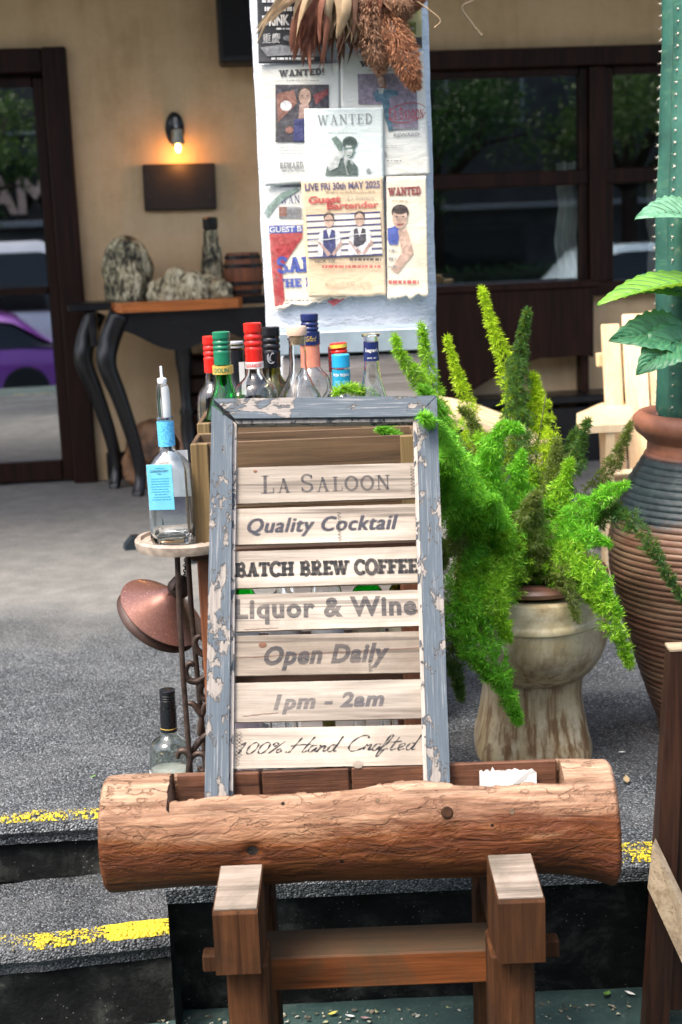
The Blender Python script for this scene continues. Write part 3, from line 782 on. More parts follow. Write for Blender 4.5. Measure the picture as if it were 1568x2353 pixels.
for i, (dx, r, h) in enumerate([(-.13, .07, .1), (-.06, .075, .15), (.02, .08, .13), (.08, .07, .11), (.14, .06, .09), (-.1, .05, .07), (.05, .05, .08)]):
    blob([(0, r * 1.05), (.4, r), (.75, r * .75), (.93, r * .4), (1, .004)], 10 + i, .28, 26, M_=TR(dx, -.03 * (i % 3), 0) @ Matrix.Diagonal((1, 1, h, 1))).build('wax_lump', M['wax2'], o, 180)
o = thing('wax_bottle', 'tall slim candle bottle coated in grey wax beside the barrel', 'candle', on_table(492, .13))
blob([(0, .055), (.5, .05), (.72, .045), (.8, .036), (.98, .034), (1, .02)], 30, .14, 24, 1, 1, Matrix.Diagonal((1, 1, 150 * SC, 1))).build('wax_body', M['wax'], o, 180)
MB().lathe([(.03, 0), (.036, .012), (.036, .055), (.03, .06), (.002, .062)], 18, TR(0, 0, 148 * SC)).build('stopper', M['black_paint'], o, 40)
o = thing('small_barrel', 'small dark wooden barrel with iron hoops at the table end', 'barrel', on_table(562, .08))
for k in range(14):
    a = 2 * pi * k / 14; rings = []
    for i in range(9):
        t = i / 8; r = .078 + .016 * sin(pi * t)
        rings.append([V((r * q * cos(a + d), r * q * sin(a + d), t * .2)) for d, q in ((-.215, 1), (.215, 1), (.215, .88), (-.215, .88))])
    MB().loft(rings).build('stave', M['redwood'], o)
for z in (.02, .06, .14, .18): MB().lathe([(.078 + .016 * sin(pi * z / .2) - .002, z - .008), (.078 + .016 * sin(pi * z / .2) + .004, z - .008), (.078 + .016 * sin(pi * z / .2) + .004, z + .008), (.078 + .016 * sin(pi * z / .2) - .002, z + .008)], 28).build('hoop', M['black_paint'], o, 40)
MB().lathe([(.001, .19), (.07, .19), (.07, .196), (.001, .196)], 24).build('barrel_head', M['redwood'], o)
# leather sack and slatted box under the table
p = PZ(318, 1128, T0)
o = thing('leather_sack', 'slumped brown leather sack on the floor by the table leg', 'bag', (p.x + .05, p.y + .12, T0), (0, radians(6), 0))
blob([(0, .1), (.08, .135), (.3, .15), (.55, .15), (.8, .12), (.93, .08), (1, .02)], 44, .3, 40, M_=Matrix.Diagonal((.9, .9, .33, 1))).build('sack_body', plain('worn_leather', (.2, .1, .045), .55, 0, .5, 16, .6, .015), o, 180)
MB().tube(catmull([(.1, -.07, .3), (.15, -.1, .22), (.1, -.12, .1), (-.02, -.115, .02)], 6), .009, 8).build('strap', plain('pale_strap', (.3, .17, .1), .6), o, 180)
p = PY(462, 960, 6.75)
o = thing('slatted_box', 'dark red slatted wooden box under the console table', 'box', (p.x + .12, 6.95, T0))
for k in range(7): MB().box((0, -.16, .06 + k * .085), (.42, .02, .07), .004).build('slat', M['frame_wood'], o)
for sx in (-1, 1): MB().box((sx * .19, -.0, .31), (.03, .29, .62), .004).build('side_panel', M['frame_wood'], o)
MB().box((0, .16, .31), (.41, .02, .6), .004).build('back_panel', M['frame_wood'], o)

# right: dark bench counter with scalloped apron under the window
a = WL(1000, 676, .15); b = WL(1362, 676, .15)
o = thing('bar_counter', 'dark red brown counter with scalloped apron under the window', 'counter', WM @ V((a.x - .3, -.15, 0)), (0, 0, WY))
cwid = b.x - a.x + .3; ztop = a.z
def apz(px, py): q = WL(px, py, .15); return (q.x - a.x + .3, q.z)
poly = [(0, ztop), (cwid, ztop)] + [apz(*q) for q in ((1362, 820), (1330, 815), (1290, 820), (1240, 822), (1190, 838), (1150, 858), (1110, 880), (1080, 900), (1062, 940), (1050, 1000), (1040, 1080))] + [(.16, .02), (.05, .02), (0, .2)]
MB().prism(poly, -.02, .02, lambda u, v, d: (u, d, v)).build('apron', M['frame_wood'], o)
MB().box((cwid / 2, .05, ztop + .018), (cwid + .06, .17, .035), .006).build('counter_top', M['frame_wood'], o)
MB().box((cwid - .03, .08, ztop * .5), (.04, .1, ztop - .02), .005).build('end_post', M['frame_wood'], o)
o = thing('low_bench', 'low black bench along the wall below the counter', 'bench', WM @ V((2.2, -.16, 0)), (0, 0, WY))
hb = WL(1250, 908, .2).z
MB().box((0, 0, hb - .02), (3.4, .24, .04), .006).build('seat', M['black_paint'], o)
MB().box((0, -.1, hb / 2 - .03), (3.38, .02, hb - .06), .004).build('front_panel', M['black_paint'], o)
# ------------------------------------------------------------------ log planter on its stand
LY, LZ, LR = 2.12, .627, .0885
lx0, lx1 = PY(231, 1900, LY - .06).x, PY(1418, 1900, LY - .06).x
LC = V(((lx0 + lx1) / 2, LY, LZ))
def m_log():
    g = G_('debarked_log'); co = g.co(rnd=0)
    gr = g.noise(g.co(sc=(3, 60, 60)), 1.6, 7, .7, .5)
    big = g.noise(g.co(sc=(2.0, 13, 13)), 1.8, 6, .65, .8)
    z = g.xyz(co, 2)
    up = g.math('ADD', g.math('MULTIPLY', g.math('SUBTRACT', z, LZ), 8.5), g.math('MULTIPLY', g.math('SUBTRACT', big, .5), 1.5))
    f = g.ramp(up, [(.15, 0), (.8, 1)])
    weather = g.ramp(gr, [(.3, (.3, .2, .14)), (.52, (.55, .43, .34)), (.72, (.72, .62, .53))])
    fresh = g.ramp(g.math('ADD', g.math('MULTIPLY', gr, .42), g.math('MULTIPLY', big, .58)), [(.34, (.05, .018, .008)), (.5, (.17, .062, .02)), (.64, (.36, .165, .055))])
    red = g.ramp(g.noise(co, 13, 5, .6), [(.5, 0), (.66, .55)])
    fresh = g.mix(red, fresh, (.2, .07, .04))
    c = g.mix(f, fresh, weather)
    # beetle tracks: meandering grooves on the weathered part
    wv = g.n.new('ShaderNodeTexWave'); wv.wave_type = 'RINGS'; g.put(wv.inputs['Vector'], g.co(sc=(.55, 1, 1)))
    wv.inputs['Scale'].default_value = 7.5; wv.inputs['Distortion'].default_value = 16; wv.inputs['Detail'].default_value = 3.5; wv.inputs['Detail Scale'].default_value = 2.6; wv.inputs['Detail Roughness'].default_value = .62
    tr = g.ramp(wv.outputs['Fac'], [(0, 1), (.04, .8), (.08, 0)])
    keep = g.ramp(g.noise(co, 11, 3), [(.38, 0), (.48, 1)])
    tr = g.math('MULTIPLY', g.math('MULTIPLY', tr, keep), g.math('ADD', g.math('MULTIPLY', f, .75), .2))
    c = g.mix(g.math('MULTIPLY', tr, .5), c, (.14, .075, .045))
    hole = g.ramp(g.voro(co, 17), [(.045, 1), (.062, 0)])
    c = g.mix(hole, c, (.012, .008, .006))
    ck = g.ramp(g.noise(g.co(sc=(2.4, 40, 40)), 1.2, 4, .6), [(.3, .6), (.36, 0)])
    c = g.mix(ck, c, (.06, .03, .018)); c = g.mix(1.0, c, (.68, .55, .45), 'MULTIPLY'); c = g.mix(1.0, c, g.ramp(g.noise(g.co(sc=(2.5, 110, 110)), 1.5, 5, .7), [(.35, .62), (.55, 1.05)]), 'MULTIPLY')
    h = g.math('SUBTRACT', g.math('MULTIPLY', gr, .12), g.math('ADD', g.math('MULTIPLY', tr, .9), hole))
    h2 = g.noise(g.co(sc=(.8, 2.4, 2.4)), 20, 5, .6, 1.6)
    nb = g.bump(h2, .6, .014)
    g.set(color=c, rough=.6, spec=.2, normal=g.bump(h, .8, .006, nb))
    return g.m
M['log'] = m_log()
def log_r(x, a):
    """radius at x along the log, angle a from the front horizontal upwards"""
    ca, sa = cos(a), sin(a)
    r = LR * (1 + .05 * nz(x * 3, ca * .8, sa * .8) + .03 * nz(x * 9, ca * 2, sa * 2 + 5) + .012 * nz(x * 26, ca * 6, sa * 6))
    r += .006 * exp(-((x - .09) / .07) ** 2) * max(0, sin(a + .1))          # hump on the front rim
    t = (x - (lx1 - LC.x)) / .13
    if t > -1: r += .028 * (1 + t) ** 2 * max(0, cos(a + 1.05)) ** 2         # flare at the right end
    e = min(x - (lx0 - LC.x), (lx1 - LC.x) - x)
    if e < .006: r -= .004 * (1 - e / .006) ** 2                             # rounded-off ends
    kd = (x + .165) ** 2 / .00022 + (a + .05) ** 2 / .02
    r -= .012 * exp(-kd)                                                     # the knot hole
    kd = (x - .135) ** 2 / .0004 + (a - .55) ** 2 / .03
    r += .005 * exp(-kd)
    return r
def lp(x, a, k=1.0):
    r = log_r(x, a) * k; return V((x, -r * cos(a), r * sin(a)))
xA, xB = PY(398, 1800, LY).x - LC.x, PY(1285, 1770, LY + .02).x - LC.x       # the trough lies between these
logp = thing('log_planter', 'halved log trough on a heavy wooden stand with a bleached rim', 'planter', (LC.x, LC.y, 0))
def rimf(x):   # front rim angle
    return radians(54 + 3.2 * nz(x * 6, 2) + 2.2 * nz(x * 21, 4) + 9 * exp(-((x - .075) / .06) ** 2) - 5 * exp(-((x - xA) / .05) ** 2) + 1.5 * (1 if nz(x * 40, 9) > .15 else 0))
rimb = lambda x: radians(111 + 2 * nz(x * 5, 8))
mb = MB(); rings = []; NA = 64; nxm = 190
for i in range(nxm + 1):
    x = lerp(xA, xB, i / nxm); a0, a1 = rimf(x), rimb(x) - 2 * pi
    ring = [lp(x, lerp(a0, a1, j / NA)) for j in range(NA + 1)]
    pb = ring[-1]; pf = ring[0]; zf = -.035
    ring += [pb + V((0, -.012, .0)), V((x, pb.y - .013, pb.z - .02)), V((x, pb.y - .014, zf)), V((x, pf.y + .03, zf)), V((x, pf.y + .019, pf.z - .03)), pf + V((0, .014, -.004)), pf + V((0, .006, .001))]
    rings.append(ring)
mb.loft(rings, True, True)
lz = lambda v: [q + V((0, 0, LZ)) for q in v]
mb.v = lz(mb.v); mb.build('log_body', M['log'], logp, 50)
for (u, v) in ((lx0 - LC.x, xA + .001), (xB - .001, lx1 - LC.x)):
    mb = MB(); n = 34; rings = []
    for i in range(n + 1):
        x = lerp(u, v, i / n)
        ring = []
        for j in range(90):
            a = 2 * pi * j / 90
            xx = x
            if v == xA + .001 and i > n - 3 and 40 < math.degrees(a) < 130: xx = x - .006 + .004 * nz(a * 9, 3)
            k = 1.0 if 57 > math.degrees(a) or math.degrees(a) > 111 or True else 1
            p = lp(x, a, k); p.x = xx; ring.append(p)
        rings.append(ring)
    if u == lx0 - LC.x: rings.insert(0, [p * 1 for p in rings[0]]); rings[0] = [V((p.x - .002, p.y * .97, p.z * .97)) for p in rings[1]]
    else: rings.append([V((p.x + .002, p.y * .97, p.z * .97)) for p in rings[-1]])
    mb.loft(rings, True, True); mb.v = lz(mb.v)
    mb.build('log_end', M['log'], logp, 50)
# liner boards along the back of the trough
yb_ = log_r(0, radians(111)) * -cos(radians(111)) - .02
xs = [xA + .004, PY(600, 1800, LY).x - LC.x, PY(806, 1790, LY).x - LC.x, xB - .004]
for a, b in zip(xs, xs[1:]):
    MB().box(((a + b) / 2, yb_ - .004, LZ + .03), (b - a - .004, .008, .122), .002).build('liner_board', M['liner'], logp)
mb = MB().grid(lambda u, v: (lerp(xA, xB, u), lerp(-.036, .012, v), LZ + .0 + .006 * nz(u * 30, v * 4)), 60, 6); mb.build('soil', M['soil'], logp, 180)
# filled knots on the face of the log
for (x, a, r, m) in ((-.165, -.05, .0125, 'soil'), (.135, .52, .0095, 'post'), (.235, .5, .005, 'crate'), (.03, .78, .004, 'crate')):
    p = lp(x, a); nrm = V((0, -cos(a), sin(a)))
    Mk = frame(p + V((0, 0, LZ)) - nrm * (.0068 if m != 'soil' else .001), V((1, 0, 0)), nrm.cross(V((1, 0, 0))), nrm)
    MB().lathe([(.0005, 0), (r, .0), (r, .006 if m != 'soil' else .005), (r * .75, .0078 if m != 'soil' else .0052), (.0005, .0072 if m != 'soil' else .0045)], 18, Mk).build('knot', M[m], logp, 40)
# stand: two frames, each cheek blocks, saddle and four legs, and the stretcher with its pegs
for (c0, c1) in ((485, 590), (1143, 1252)):
    xl, xr = PY(c0, 2045, 1.93).x - LC.x, PY(c1, 2045, 1.93).x - LC.x
    xm_ = (xl + xr) / 2; wd = xr - xl; yF = 1.928 - LY
    rot = RZ(radians(-1.5 if c0 < 700 else 1.5))
    rb_ = lambda u, v, d: (d + (u - yF) * (.05 if c0 < 700 else -.05), u, v)
    ch = MB().prism([(yF, .48), (yF - .001, .576), (yF + .003, .581), (yF + .1, .604), (yF + .1, .476)], xl, xr, rb_).build('cheek_block', M['post'], logp)
    MB().prism([(yF + .003, .5816), (yF + .003, .5836), (yF + .0995, .6065), (yF + .0995, .6045)], xl + .002, xr - .002, rb_).build('end_grain', M['post_top'], ch)
    MB().box((xm_, .131, .537), (wd, .1, .128), .004).build('cheek_block', M['post'], logp)
    MB().box((xm_ + (.004 if c0 < 700 else -.004), 0, .5), (wd - .006, .158, .078), .004).build('saddle', M['post'], logp)
    for yy, tl in ((-.115, -.05), (.105, .09)):
        mb = MB(); vs, fs = chamfer(wd - .004, .088, .475, .004)
        mb.add([V((p.x + xm_ + (.01 if c0 < 700 else -.01), p.y + yy + tl * (.2375 - p.z) * .9, p.z + .2375)) for p in vs], fs); mb.build('leg', M['post'], logp)
sx0, sx1 = PY(600, 2200, 2.08).x - LC.x, PY(1150, 2200, 2.08).x - LC.x
MB().box(((sx0 + sx1) / 2, -.005, .398), (sx1 - sx0, .092, .058), .003).build('stretcher', M['beam'], logp)
for px, py in ((489, 2205), (1262, 2172)):
    p = PY(px, py, 2.1)
    pg = MB().box((p.x - LC.x, p.y - LC.y, p.z), (.03, .03, .03), .003).build('peg', M['post'], logp)
# torn paper in the trough
p = PY(1168, 1797, LY - .005)
mb = MB(); n = 26
top = [(lerp(-.045, .045, i / n), .02 + .008 * nz(i * .9, 4) + .006 * nz(i * 2.1, 1)) for i in range(n + 1)]
mb.prism([(-.045, -.05), (.045, -.05)] + top[::-1], 0, .0006, lambda u, v, d: (u, d + .004 * nz(u * 40, v * 20), v))
tag(mb.build('torn_paper', plain('white_paper', (.78, .78, .74), .7), None), 'torn white paper scrap standing in the log trough', 'paper').location = p

# ------------------------------------------------------------------ sign board
SBo, SBt = PY(753, 1806, 2.108), PY(745, 921, 2.42)
sv = (SBt - SBo).normalized(); sxv = V((1, 0, .012)).normalized(); sxv = (sxv - sv * sxv.dot(sv)).normalized(); sn = sxv.cross(sv).normalized()   # sn: towards the camera
if sn.y > 0: sn = -sn
SM = frame(SBo, sxv, -sn, sv); SI = SM.inverted()
def SL(x, y, off=0): return SI @ PPLANE(x, y, SBo + sn * off, sn)
sign = thing('sign_board', 'weathered sign of seven lettered slats in a peeling blue grey frame, standing in the log', 'sign')
sign.matrix_world = SM
FD = .03
tl, tr_, bl, br = SL(487, 924), SL(1003, 917), SL(473, 1822), SL(1033, 1792)
zb = -.03
def ext(a, b, z): t = (z - a.z) / (b.z - a.z); return a.x + (b.x - a.x) * t
fw = SL(535, 1100).x - SL(484, 1100).x
fwr = SL(1011, 1100).x - SL(963, 1100).x
xl0, xl1 = ext(tl, bl, zb), tl.x; xr0, xr1 = ext(tr_, br, zb), tr_.x
ztl, ztr = tl.z, tr_.z; fh = SL(700, 920).z - SL(700, 966).z
def rough_poly(poly, k=14, amp=.0006, seed=0):
    out = []
    for (a, b) in zip(poly, poly[1:] + poly[:1]):
        for i in range(k):
            t = i / k; q = (1 if 0 < t < 1 else 0)
            out.append((lerp(a[0], b[0], t) + q * amp * nz(t * 40 + seed, a[0] * 9), lerp(a[1], b[1], t) + q * amp * nz(t * 37 + seed, 5 + a[1] * 9)))
    return out
fp = lambda u, v, d: (u, d, v)
lst = MB().prism(rough_poly([(xl0, zb), (xl0 + fw, zb), (xl1 + fw, ztl - fh - .004), (xl1 + .0015, ztl - .012)], seed=1), -FD / 2, FD / 2, fp).build('stile', M['peel_v'], sign)
rst = MB().prism(rough_poly([(xr0 - fwr, zb), (xr0, zb), (xr1, ztr - .001), (xr1 - fwr, ztr - fh)], seed=2), -FD / 2, FD / 2, fp).build('stile', M['peel_v'], sign)
trl = MB().prism(rough_poly([(xl1 + fw + .004, ztl - fh), (xr1 - fwr - .0006, ztr - fh), (xr1 - .0007, ztr), (xl1 + .004, ztl)], seed=3), -FD / 2 - .001, FD / 2 - .001, fp).build('top_rail', M['peel_h'], sign)
# bead along the inner edge
zi = min(ztl, ztr) - fh
MB().prism(rough_poly([(xl0 + fw, zb), (xl0 + fw + .006, zb), (xl1 + fw + .006, ztl - fh - .006), (xl1 + fw, ztl - fh - .001)], amp=.0008), -.006, FD / 2 - .002, fp).build('bead', M['mould'], lst)
MB().prism(rough_poly([(xr0 - fwr - .006, zb), (xr0 - fwr, zb), (xr1 - fwr, ztr - fh - .001), (xr1 - fwr - .006, ztr - fh - .006)], amp=.0008), -.006, FD / 2 - .002, fp).build('bead', M['mould'], rst)
MB().prism(rough_poly([(xl1 + fw + .007, ztl - fh - .006), (xr1 - fwr - .007, ztr - fh - .006), (xr1 - fwr - .001, ztr - fh - .0005), (xl1 + fw + .003, ztl - fh - .0005)], amp=.0005), -.007, FD / 2 - .003, fp).build('bead', M['mould'], trl)
for k, (sx, sz) in enumerate(((xl1 + .014, ztl - .018), (xl1 + .02, ztl - .03))):      # nails at the open mitre
    MB().tube([(sx, -FD / 2 - .0015, sz), (sx + .008, -FD / 2 - .003, sz + .007), (sx + .012, -FD / 2 - .001, sz + .004)], .0007, 6).build('nail', M['chain'], sign)
SLATS = [((533, 1075), (533, 1158), (962, 1063), (962, 1143)), ((531, 1170), (531, 1252), (965, 1157), (966, 1240)), ((530, 1268), (530, 1352), (967, 1255), (968, 1338)),
         ((528, 1367), (528, 1452), (968, 1355), (970, 1437)), ((527, 1462), (527, 1553), (970, 1450), (972, 1545)), ((526, 1570), (526, 1660), (975, 1560), (977, 1650)), ((525, 1675), (525, 1767), (978, 1665), (980, 1757))]
LET = [(lambda: stroke_text('LA SALOON', GS, .1, .8), (600, 896), (1087, 1131), 'ink'), (lambda: text_poly('Quality Cocktail', .28, .04, 1.08), (568, 916), (1186, 1232), 'ink_lt'),
       (lambda: stroke_text('BATCH BREW COFFEE', GB, .02), (541, 961), (1285, 1325), 'ink_dk'), (lambda: text_poly('Liquor & Wine', 0, .042, 1.12), (541, 958), (1372, 1432), 'ink'),
       (lambda: text_poly('Open Daily', .28, .045, 1.1), (607, 896), (1480, 1538), 'ink'), (lambda: text_poly('1pm - 2am', .25, .045, 1.1), (628, 884), (1591, 1638), 'ink_lt'), (lambda: script_text(.075), (546, 972), (1690, 1742), 'ink_dk')]
ys = .003            # front face of the slats lies behind the frame front
for k, (q, (fn, (x0, x1), (y0, y1), im)) in enumerate(zip(SLATS, LET)):
    P = [SL(*a, -ys) for a in q]; wdn = .008
    poly = rough_poly([(P[1].x - wdn, P[1].z), (P[3].x + wdn, P[3].z), (P[2].x + wdn, P[2].z), (P[0].x - wdn, P[0].z)], 24, .0005, k * 3)
    sl_ = MB().prism(poly, ys, ys + .009, fp).build('slat', M['slat_grey' if k in (4,) else 'slat'], sign)
    sl_['label'] = ['topmost pale slat with the title in serif capitals', 'pale slat lettered Quality Cocktail', 'pale slat lettered BATCH BREW COFFEE', 'pale slat lettered Liquor & Wine', 'grey cracked slat lettered Open Daily', 'pale slat lettered 1pm - 2am', 'bottom slat lettered 100% Hand Crafted'][k]
    a, b = SL(x0, (y0 + y1) / 2 + 5, -ys), SL(x1, (y0 + y1) / 2 - 5, -ys)
    c, d = SL((x0 + x1) / 2, y0, -ys), SL((x0 + x1) / 2, y1, -ys)
    vs, fs = fn()
    zs = [p.z for p in vs]
    vs2 = fit(vs, b.x - a.x, c.z - d.z)
    ang = atan2(b.z - a.z, b.x - a.x)
    mb = MB()
    Mt = TR((a.x + b.x) / 2, ys - .0007, (c.z + d.z) / 2) @ RY(-ang) @ RX(pi / 2)
    mb.add([V((p.x, p.y, z)) for p, z in zip(vs2, zs)], fs, Mt)
    mb.build('lettering', M[im], sl_, flip=False)
for (px, py, k, h, n) in ((948, 1103, 0, .05, 9), (955, 1103, 0, .05, 8), (781, 1210, 1, .05, 9), (541, 1385, 3, .022, 5), (852, 1530, 4, .02, 5), (547, 1722, 6, .052, 9), (553, 1710, 6, .04, 7)):
    p = SL(px, py, -ys); vs, fs = zigzag(h, n, .0055, .0009)
    MB().add(vs, fs, TR(p.x, ys - .0011, p.z) @ RX(pi / 2)).build('stitch_mark', M['ink_dk'], [c for c in sign.children if c.name.startswith('slat')][k], flip=False)
sls = [c for c in sign.children if c.name.startswith('slat')]
for (px, py, k, r) in ((587, 1083, 0, .0028), (604, 1482, 4, .0055), (823, 1757, 6, .007)):     # knots
    p = SL(px, py, -ys)
    MB().lathe([(.0003, -.001), (r, -.001), (r * .95, .0006), (r * .5, .0009), (.0003, .0007)], 16, TR(p.x, ys, p.z) @ RX(pi / 2) @ Matrix.Diagonal((1.25, .9, 1, 1))).build('knot', M['liner' if r < .0065 else 'slat_grey'], sls[k], 40)
for (px0, px1, py0, py1, k) in ((545, 972, 1512, 1488, 4), (950, 973, 1403, 1402, 3), (560, 640, 1447, 1443, 3), (558, 640, 1646, 1638, 5)):   # cracks
    a, b = SL(px0, py0, -ys), SL(px1, py1, -ys); n = 40; pts = [(lerp(a.x, b.x, i / n), lerp(a.z, b.z, i / n) + .0014 * nz(i * .4, k) + .0006 * nz(i * 1.3, k)) for i in range(n + 1)]
    vs, fs = [], []; ribbon(pts, [.0016 * (.5 + .9 * abs(nz(i * .35, 4))) for i in range(n + 1)], vs, fs)
    MB().add([V((p.x, ys - .0004, p.y)) for p in vs], fs).build('crack', M['liner'], sls[k], flip=False)

# ------------------------------------------------------------------ crates and their stool
def crate(name, label, x0, x1, y0, y1, z0, z1, rows, post=.026):
    o = thing(name, label, 'crate', ((x0 + x1) / 2, (y0 + y1) / 2, z0), group='wooden bottle crates behind the sign')
    wx_, wy_, h = x1 - x0, y1 - y0, z1 - z0; t = .011
    for sx in (-1, 1):
        for sy in (-1, 1): MB().box((sx * (wx_ / 2 - post / 2), sy * (wy_ / 2 - t / 2 - .002), h / 2), (post, t, h - .002), .0015).build('corner_post', M['crate_v'], o)
    for (za, zb_) in rows:
        for sy in (-1, 1): MB().box((0, sy * (wy_ / 2 - t - .005), (za + zb_) / 2 * h), (wx_ - .004, .008, (zb_ - za) * h), .0012).build('slat', M['crate'], o)
        for sx in (-1, 1): MB().box((sx * (wx_ / 2 - .004), 0, (za + zb_) / 2 * h), (.008, wy_ - .034, (zb_ - za) * h), .0012).build('side_slat', M['crate'], o)
    n = 4
    for i in range(n): MB().box((0, lerp(-wy_ / 2 + .03, wy_ / 2 - .03, i / (n - 1)), .005), (wx_ - .02, (wy_ - .04) / n - .004, .008), .001).build('floor_slat', M['crate'], o)
    return o
p0, p1 = PY(437, 1020, 2.515), PY(960, 1003, 2.515)
crate('wooden_crate', 'low front wooden crate behind the sign, its olive end post beside the gin bottle', p0.x, p1.x, 2.513, 2.655, 1.0, p0.z, ((.02, .3), (.35, .63), (.68, .995)), .031)
q0, q1 = PY(456, 1022, 2.68), PY(850, 1010, 2.68)
zt = PY(456, 966, 2.90).z
crate('wooden_crate', 'raised rear wooden crate holding the liquor bottles', q0.x, q1.x + .01, 2.672, 2.93, 1.03, PY(470, 966, 2.68).z - .004, ((.02, .4), (.52, .995)), .024)
o = thing('wooden_stool', 'red brown wooden stool carrying the crates behind the sign', 'stool', (-.06, 2.72, T0))
MB().box((0, 0, .637), (.43, .44, .024), .004).build('seat', M['stoolseat'], o)
for sx, sy in ((-1, -1), (1, -1), (-1, 1), (1, 1)): MB().box((sx * .185 + (.0 if sx > 0 else 0), sy * .175, .3125), (.042, .042, .625), .003).build('leg', M['redwood'], o)
for z in (.36,): MB().box((0, 0, z), (.4, .38, .018), .003).build('shelf', M['stoolseat'], o)
for sx in (-1, 1): MB().box((sx * .185, 0, .12), (.024, .33, .03), .003).build('rung', M['redwood'], o)
MB().box((-.06 + .06, .05, .667), (.36, .3, .032), .003).build('packing_board', M['crate'], o)

# ------------------------------------------------------------------ bottles
def wrap(vs, r, ang0=0, z=0):
    """bend flat lettering round a cylinder facing the camera"""
    return [V((r * sin(p.x / r + ang0), -r * cos(p.x / r + ang0), z + p.y)) for p in vs]
def profile(R, h, hb, rn, hs, bulge=0, rnd_=True):
    """outer profile: body R to hb, shoulder to hs, neck rn to h"""
    pr = [(.001, .006), (R * .55, .004), (R * .8, .0), (R * .95, .003), (R, .012)]
    pr += [(R * (1 + bulge * sin(pi * i / 6)), lerp(.012, hb, i / 6)) for i in range(1, 7)]
    for i in range(1, 15):
        t = i / 14; s = t * t * (3 - 2 * t)
        if rnd_: s = (1 - sqrt(max(0, 1 - (t / .72) ** 2))) * .7 if t < .6 else lerp(.313, 1, sin((t - .6) / .4 * pi / 2))
        pr.append((lerp(R, rn * 1.12, s), lerp(hb, hs, t)))
    pr += [(rn, lerp(hs, h, .25)), (rn, h * .985), (rn * 1.08, h * .988), (rn * 1.08, h)]
    return pr
def shell(pr, t=.0022):
    inner = [(max(r - t, .0008), z + (t * 2.2 if i < 5 else 0)) for i, (r, z) in enumerate(pr)]
    return pr + inner[::-1][0:]
def band(r0, z0, r1, z1, t=.0007): return [(r0 - .0004, z0), (r0 + t, z0), (r1 + t, z1), (r1 - .0004, z1)]
def rad_at(pr, z):
    for (a, b), (c, d) in zip(pr[4:], pr[5:]):
        if b <= z <= d and d > b: return lerp(a, c, (z - b) / (d - b))
    return pr[-1][0]
def bottle(label, loc, pr, glassm, cap=None, labels=(), texts=(), rot=(0, 0, 0), name='bottle', group='liquor bottles standing in the rear crate'):
    o = thing(name, label, 'bottle', loc, rot, group)
    H = pr[-1][1]
    MB().lathe(shell(pr), 32).build('glass_body', glassm, o, 50)
    rc = None
    if cap:
        m, cr, ch, ridges = cap
        z0 = H - ch + .004; pf = [(cr * .98, z0)]
        for i in range(1, 21):
            z = z0 + ch * i / 20
            k = (.9 if i in (9, 12, 15) else 1.03) if (ridges and i > 7) else 1
            pf.append((cr * k, z))
        pf += [(cr * .93, z0 + ch + .0012), (.0008, z0 + ch + .0014)]
        MB().lathe([(cr * .9, z0)] + pf, 28).build('cap', m, o, 50); rc = cr
    for nm, m, z0, z1, t in labels:
        r0, r1 = rad_at(pr, z0), rad_at(pr, z1)
        if cap and z1 > H - cap[2]: r0 = max(r0, cap[1]) ; r1 = max(r1, cap[1])
        mb = MB(); n = 5
        mb.lathe([(lerp(r0, r1, 0) - .0005, z0)] + [(rad_at(pr, lerp(z0, z1, i / n)) + t if not (cap and z1 > H - cap[2]) else max(rad_at(pr, lerp(z0, z1, i / n)), cap[1]) + t, lerp(z0, z1, i / n)) for i in range(n + 1)] + [(r1 - .0005, z1)], 32).build(nm, m, o, 50)
    for body, m, wdt, hgt, z, r, kw in texts:
        vs, fs = text_poly(body, **kw); MB().add(wrap(fit(vs, wdt, hgt), r, atan2(-o.location.x, o.location.y) * -1 + 0.0, z), fs).build('lettering', m, o, flip=False)
    return o
FLZ = 1.042
def bz(px, py, Y): return PY(px, py, Y)
def bat(px, py, Y):
    p = PY(px, py, Y); return V((p.x, Y, FLZ)), p.z - FLZ
# 1 clear bottle with a red cap behind the green one
l, h = bat(483, 778, 2.885)
bottle('clear bottle with plain red cap half hidden behind the green bottle', l, profile(.034, h, h * .54, .0125, h * .73), M['clear'], (M['c_red'], .0155, .072, True))
l, h = bat(508, 768, 2.755)
bottle('green glass vermouth bottle with ridged green cap at the crate end', l, profile(.041, h, h * .44, .0135, h * .76, 0, False), M['green'], (M['c_green'], .0168, .062, True),
       [('neck_label', M['c_gold'], h - .076, h - .06, .0036), ('label', M['c_white'], .02, .06, .0006)], [('DOLIN', M['c_green'], .03, .009, h - .068, .0209, dict(offset=.02))])
l, h = bat(541, 790, 2.89)
o = bottle('dark bottle with silver top and pale side strip', l, profile(.036, h, h * .54, .0155, h * .73), M['olive'], (M['c_silver'], .0165, .012, False), [('neck_wrap', M['c_black'], h * .62, h - .012, .001)])
MB().add([V((.0285 * sin(a) + .004, -.0285 * cos(a), z)) for a in (.1, .5) for z in (h * .6, h * .88)], [[0, 2, 3, 1]]).build('side_strip', M['c_white'], o)
l, h = bat(580, 748, 2.79)
bottle('round shouldered clear bottle with tall red cap and white band', l, profile(.046, h, h * .54, .0145, h * .73), M['clear'], (M['c_red'], .0172, .082, True),
       [('neck_label', M['c_white'], h - .083, h - .07, .0012)], [('LUXARDO', M['c_red'], .034, .0075, h - .0765, .0192, dict(offset=.02))])
l, h = bat(622, 757, 2.86)
o = bottle('dark wine bottle with black capsule and grey moon emblem', l, profile(.039, h, h * .54, .0145, h * .73), M['olive'], (M['c_black'], .0175, .08, True))
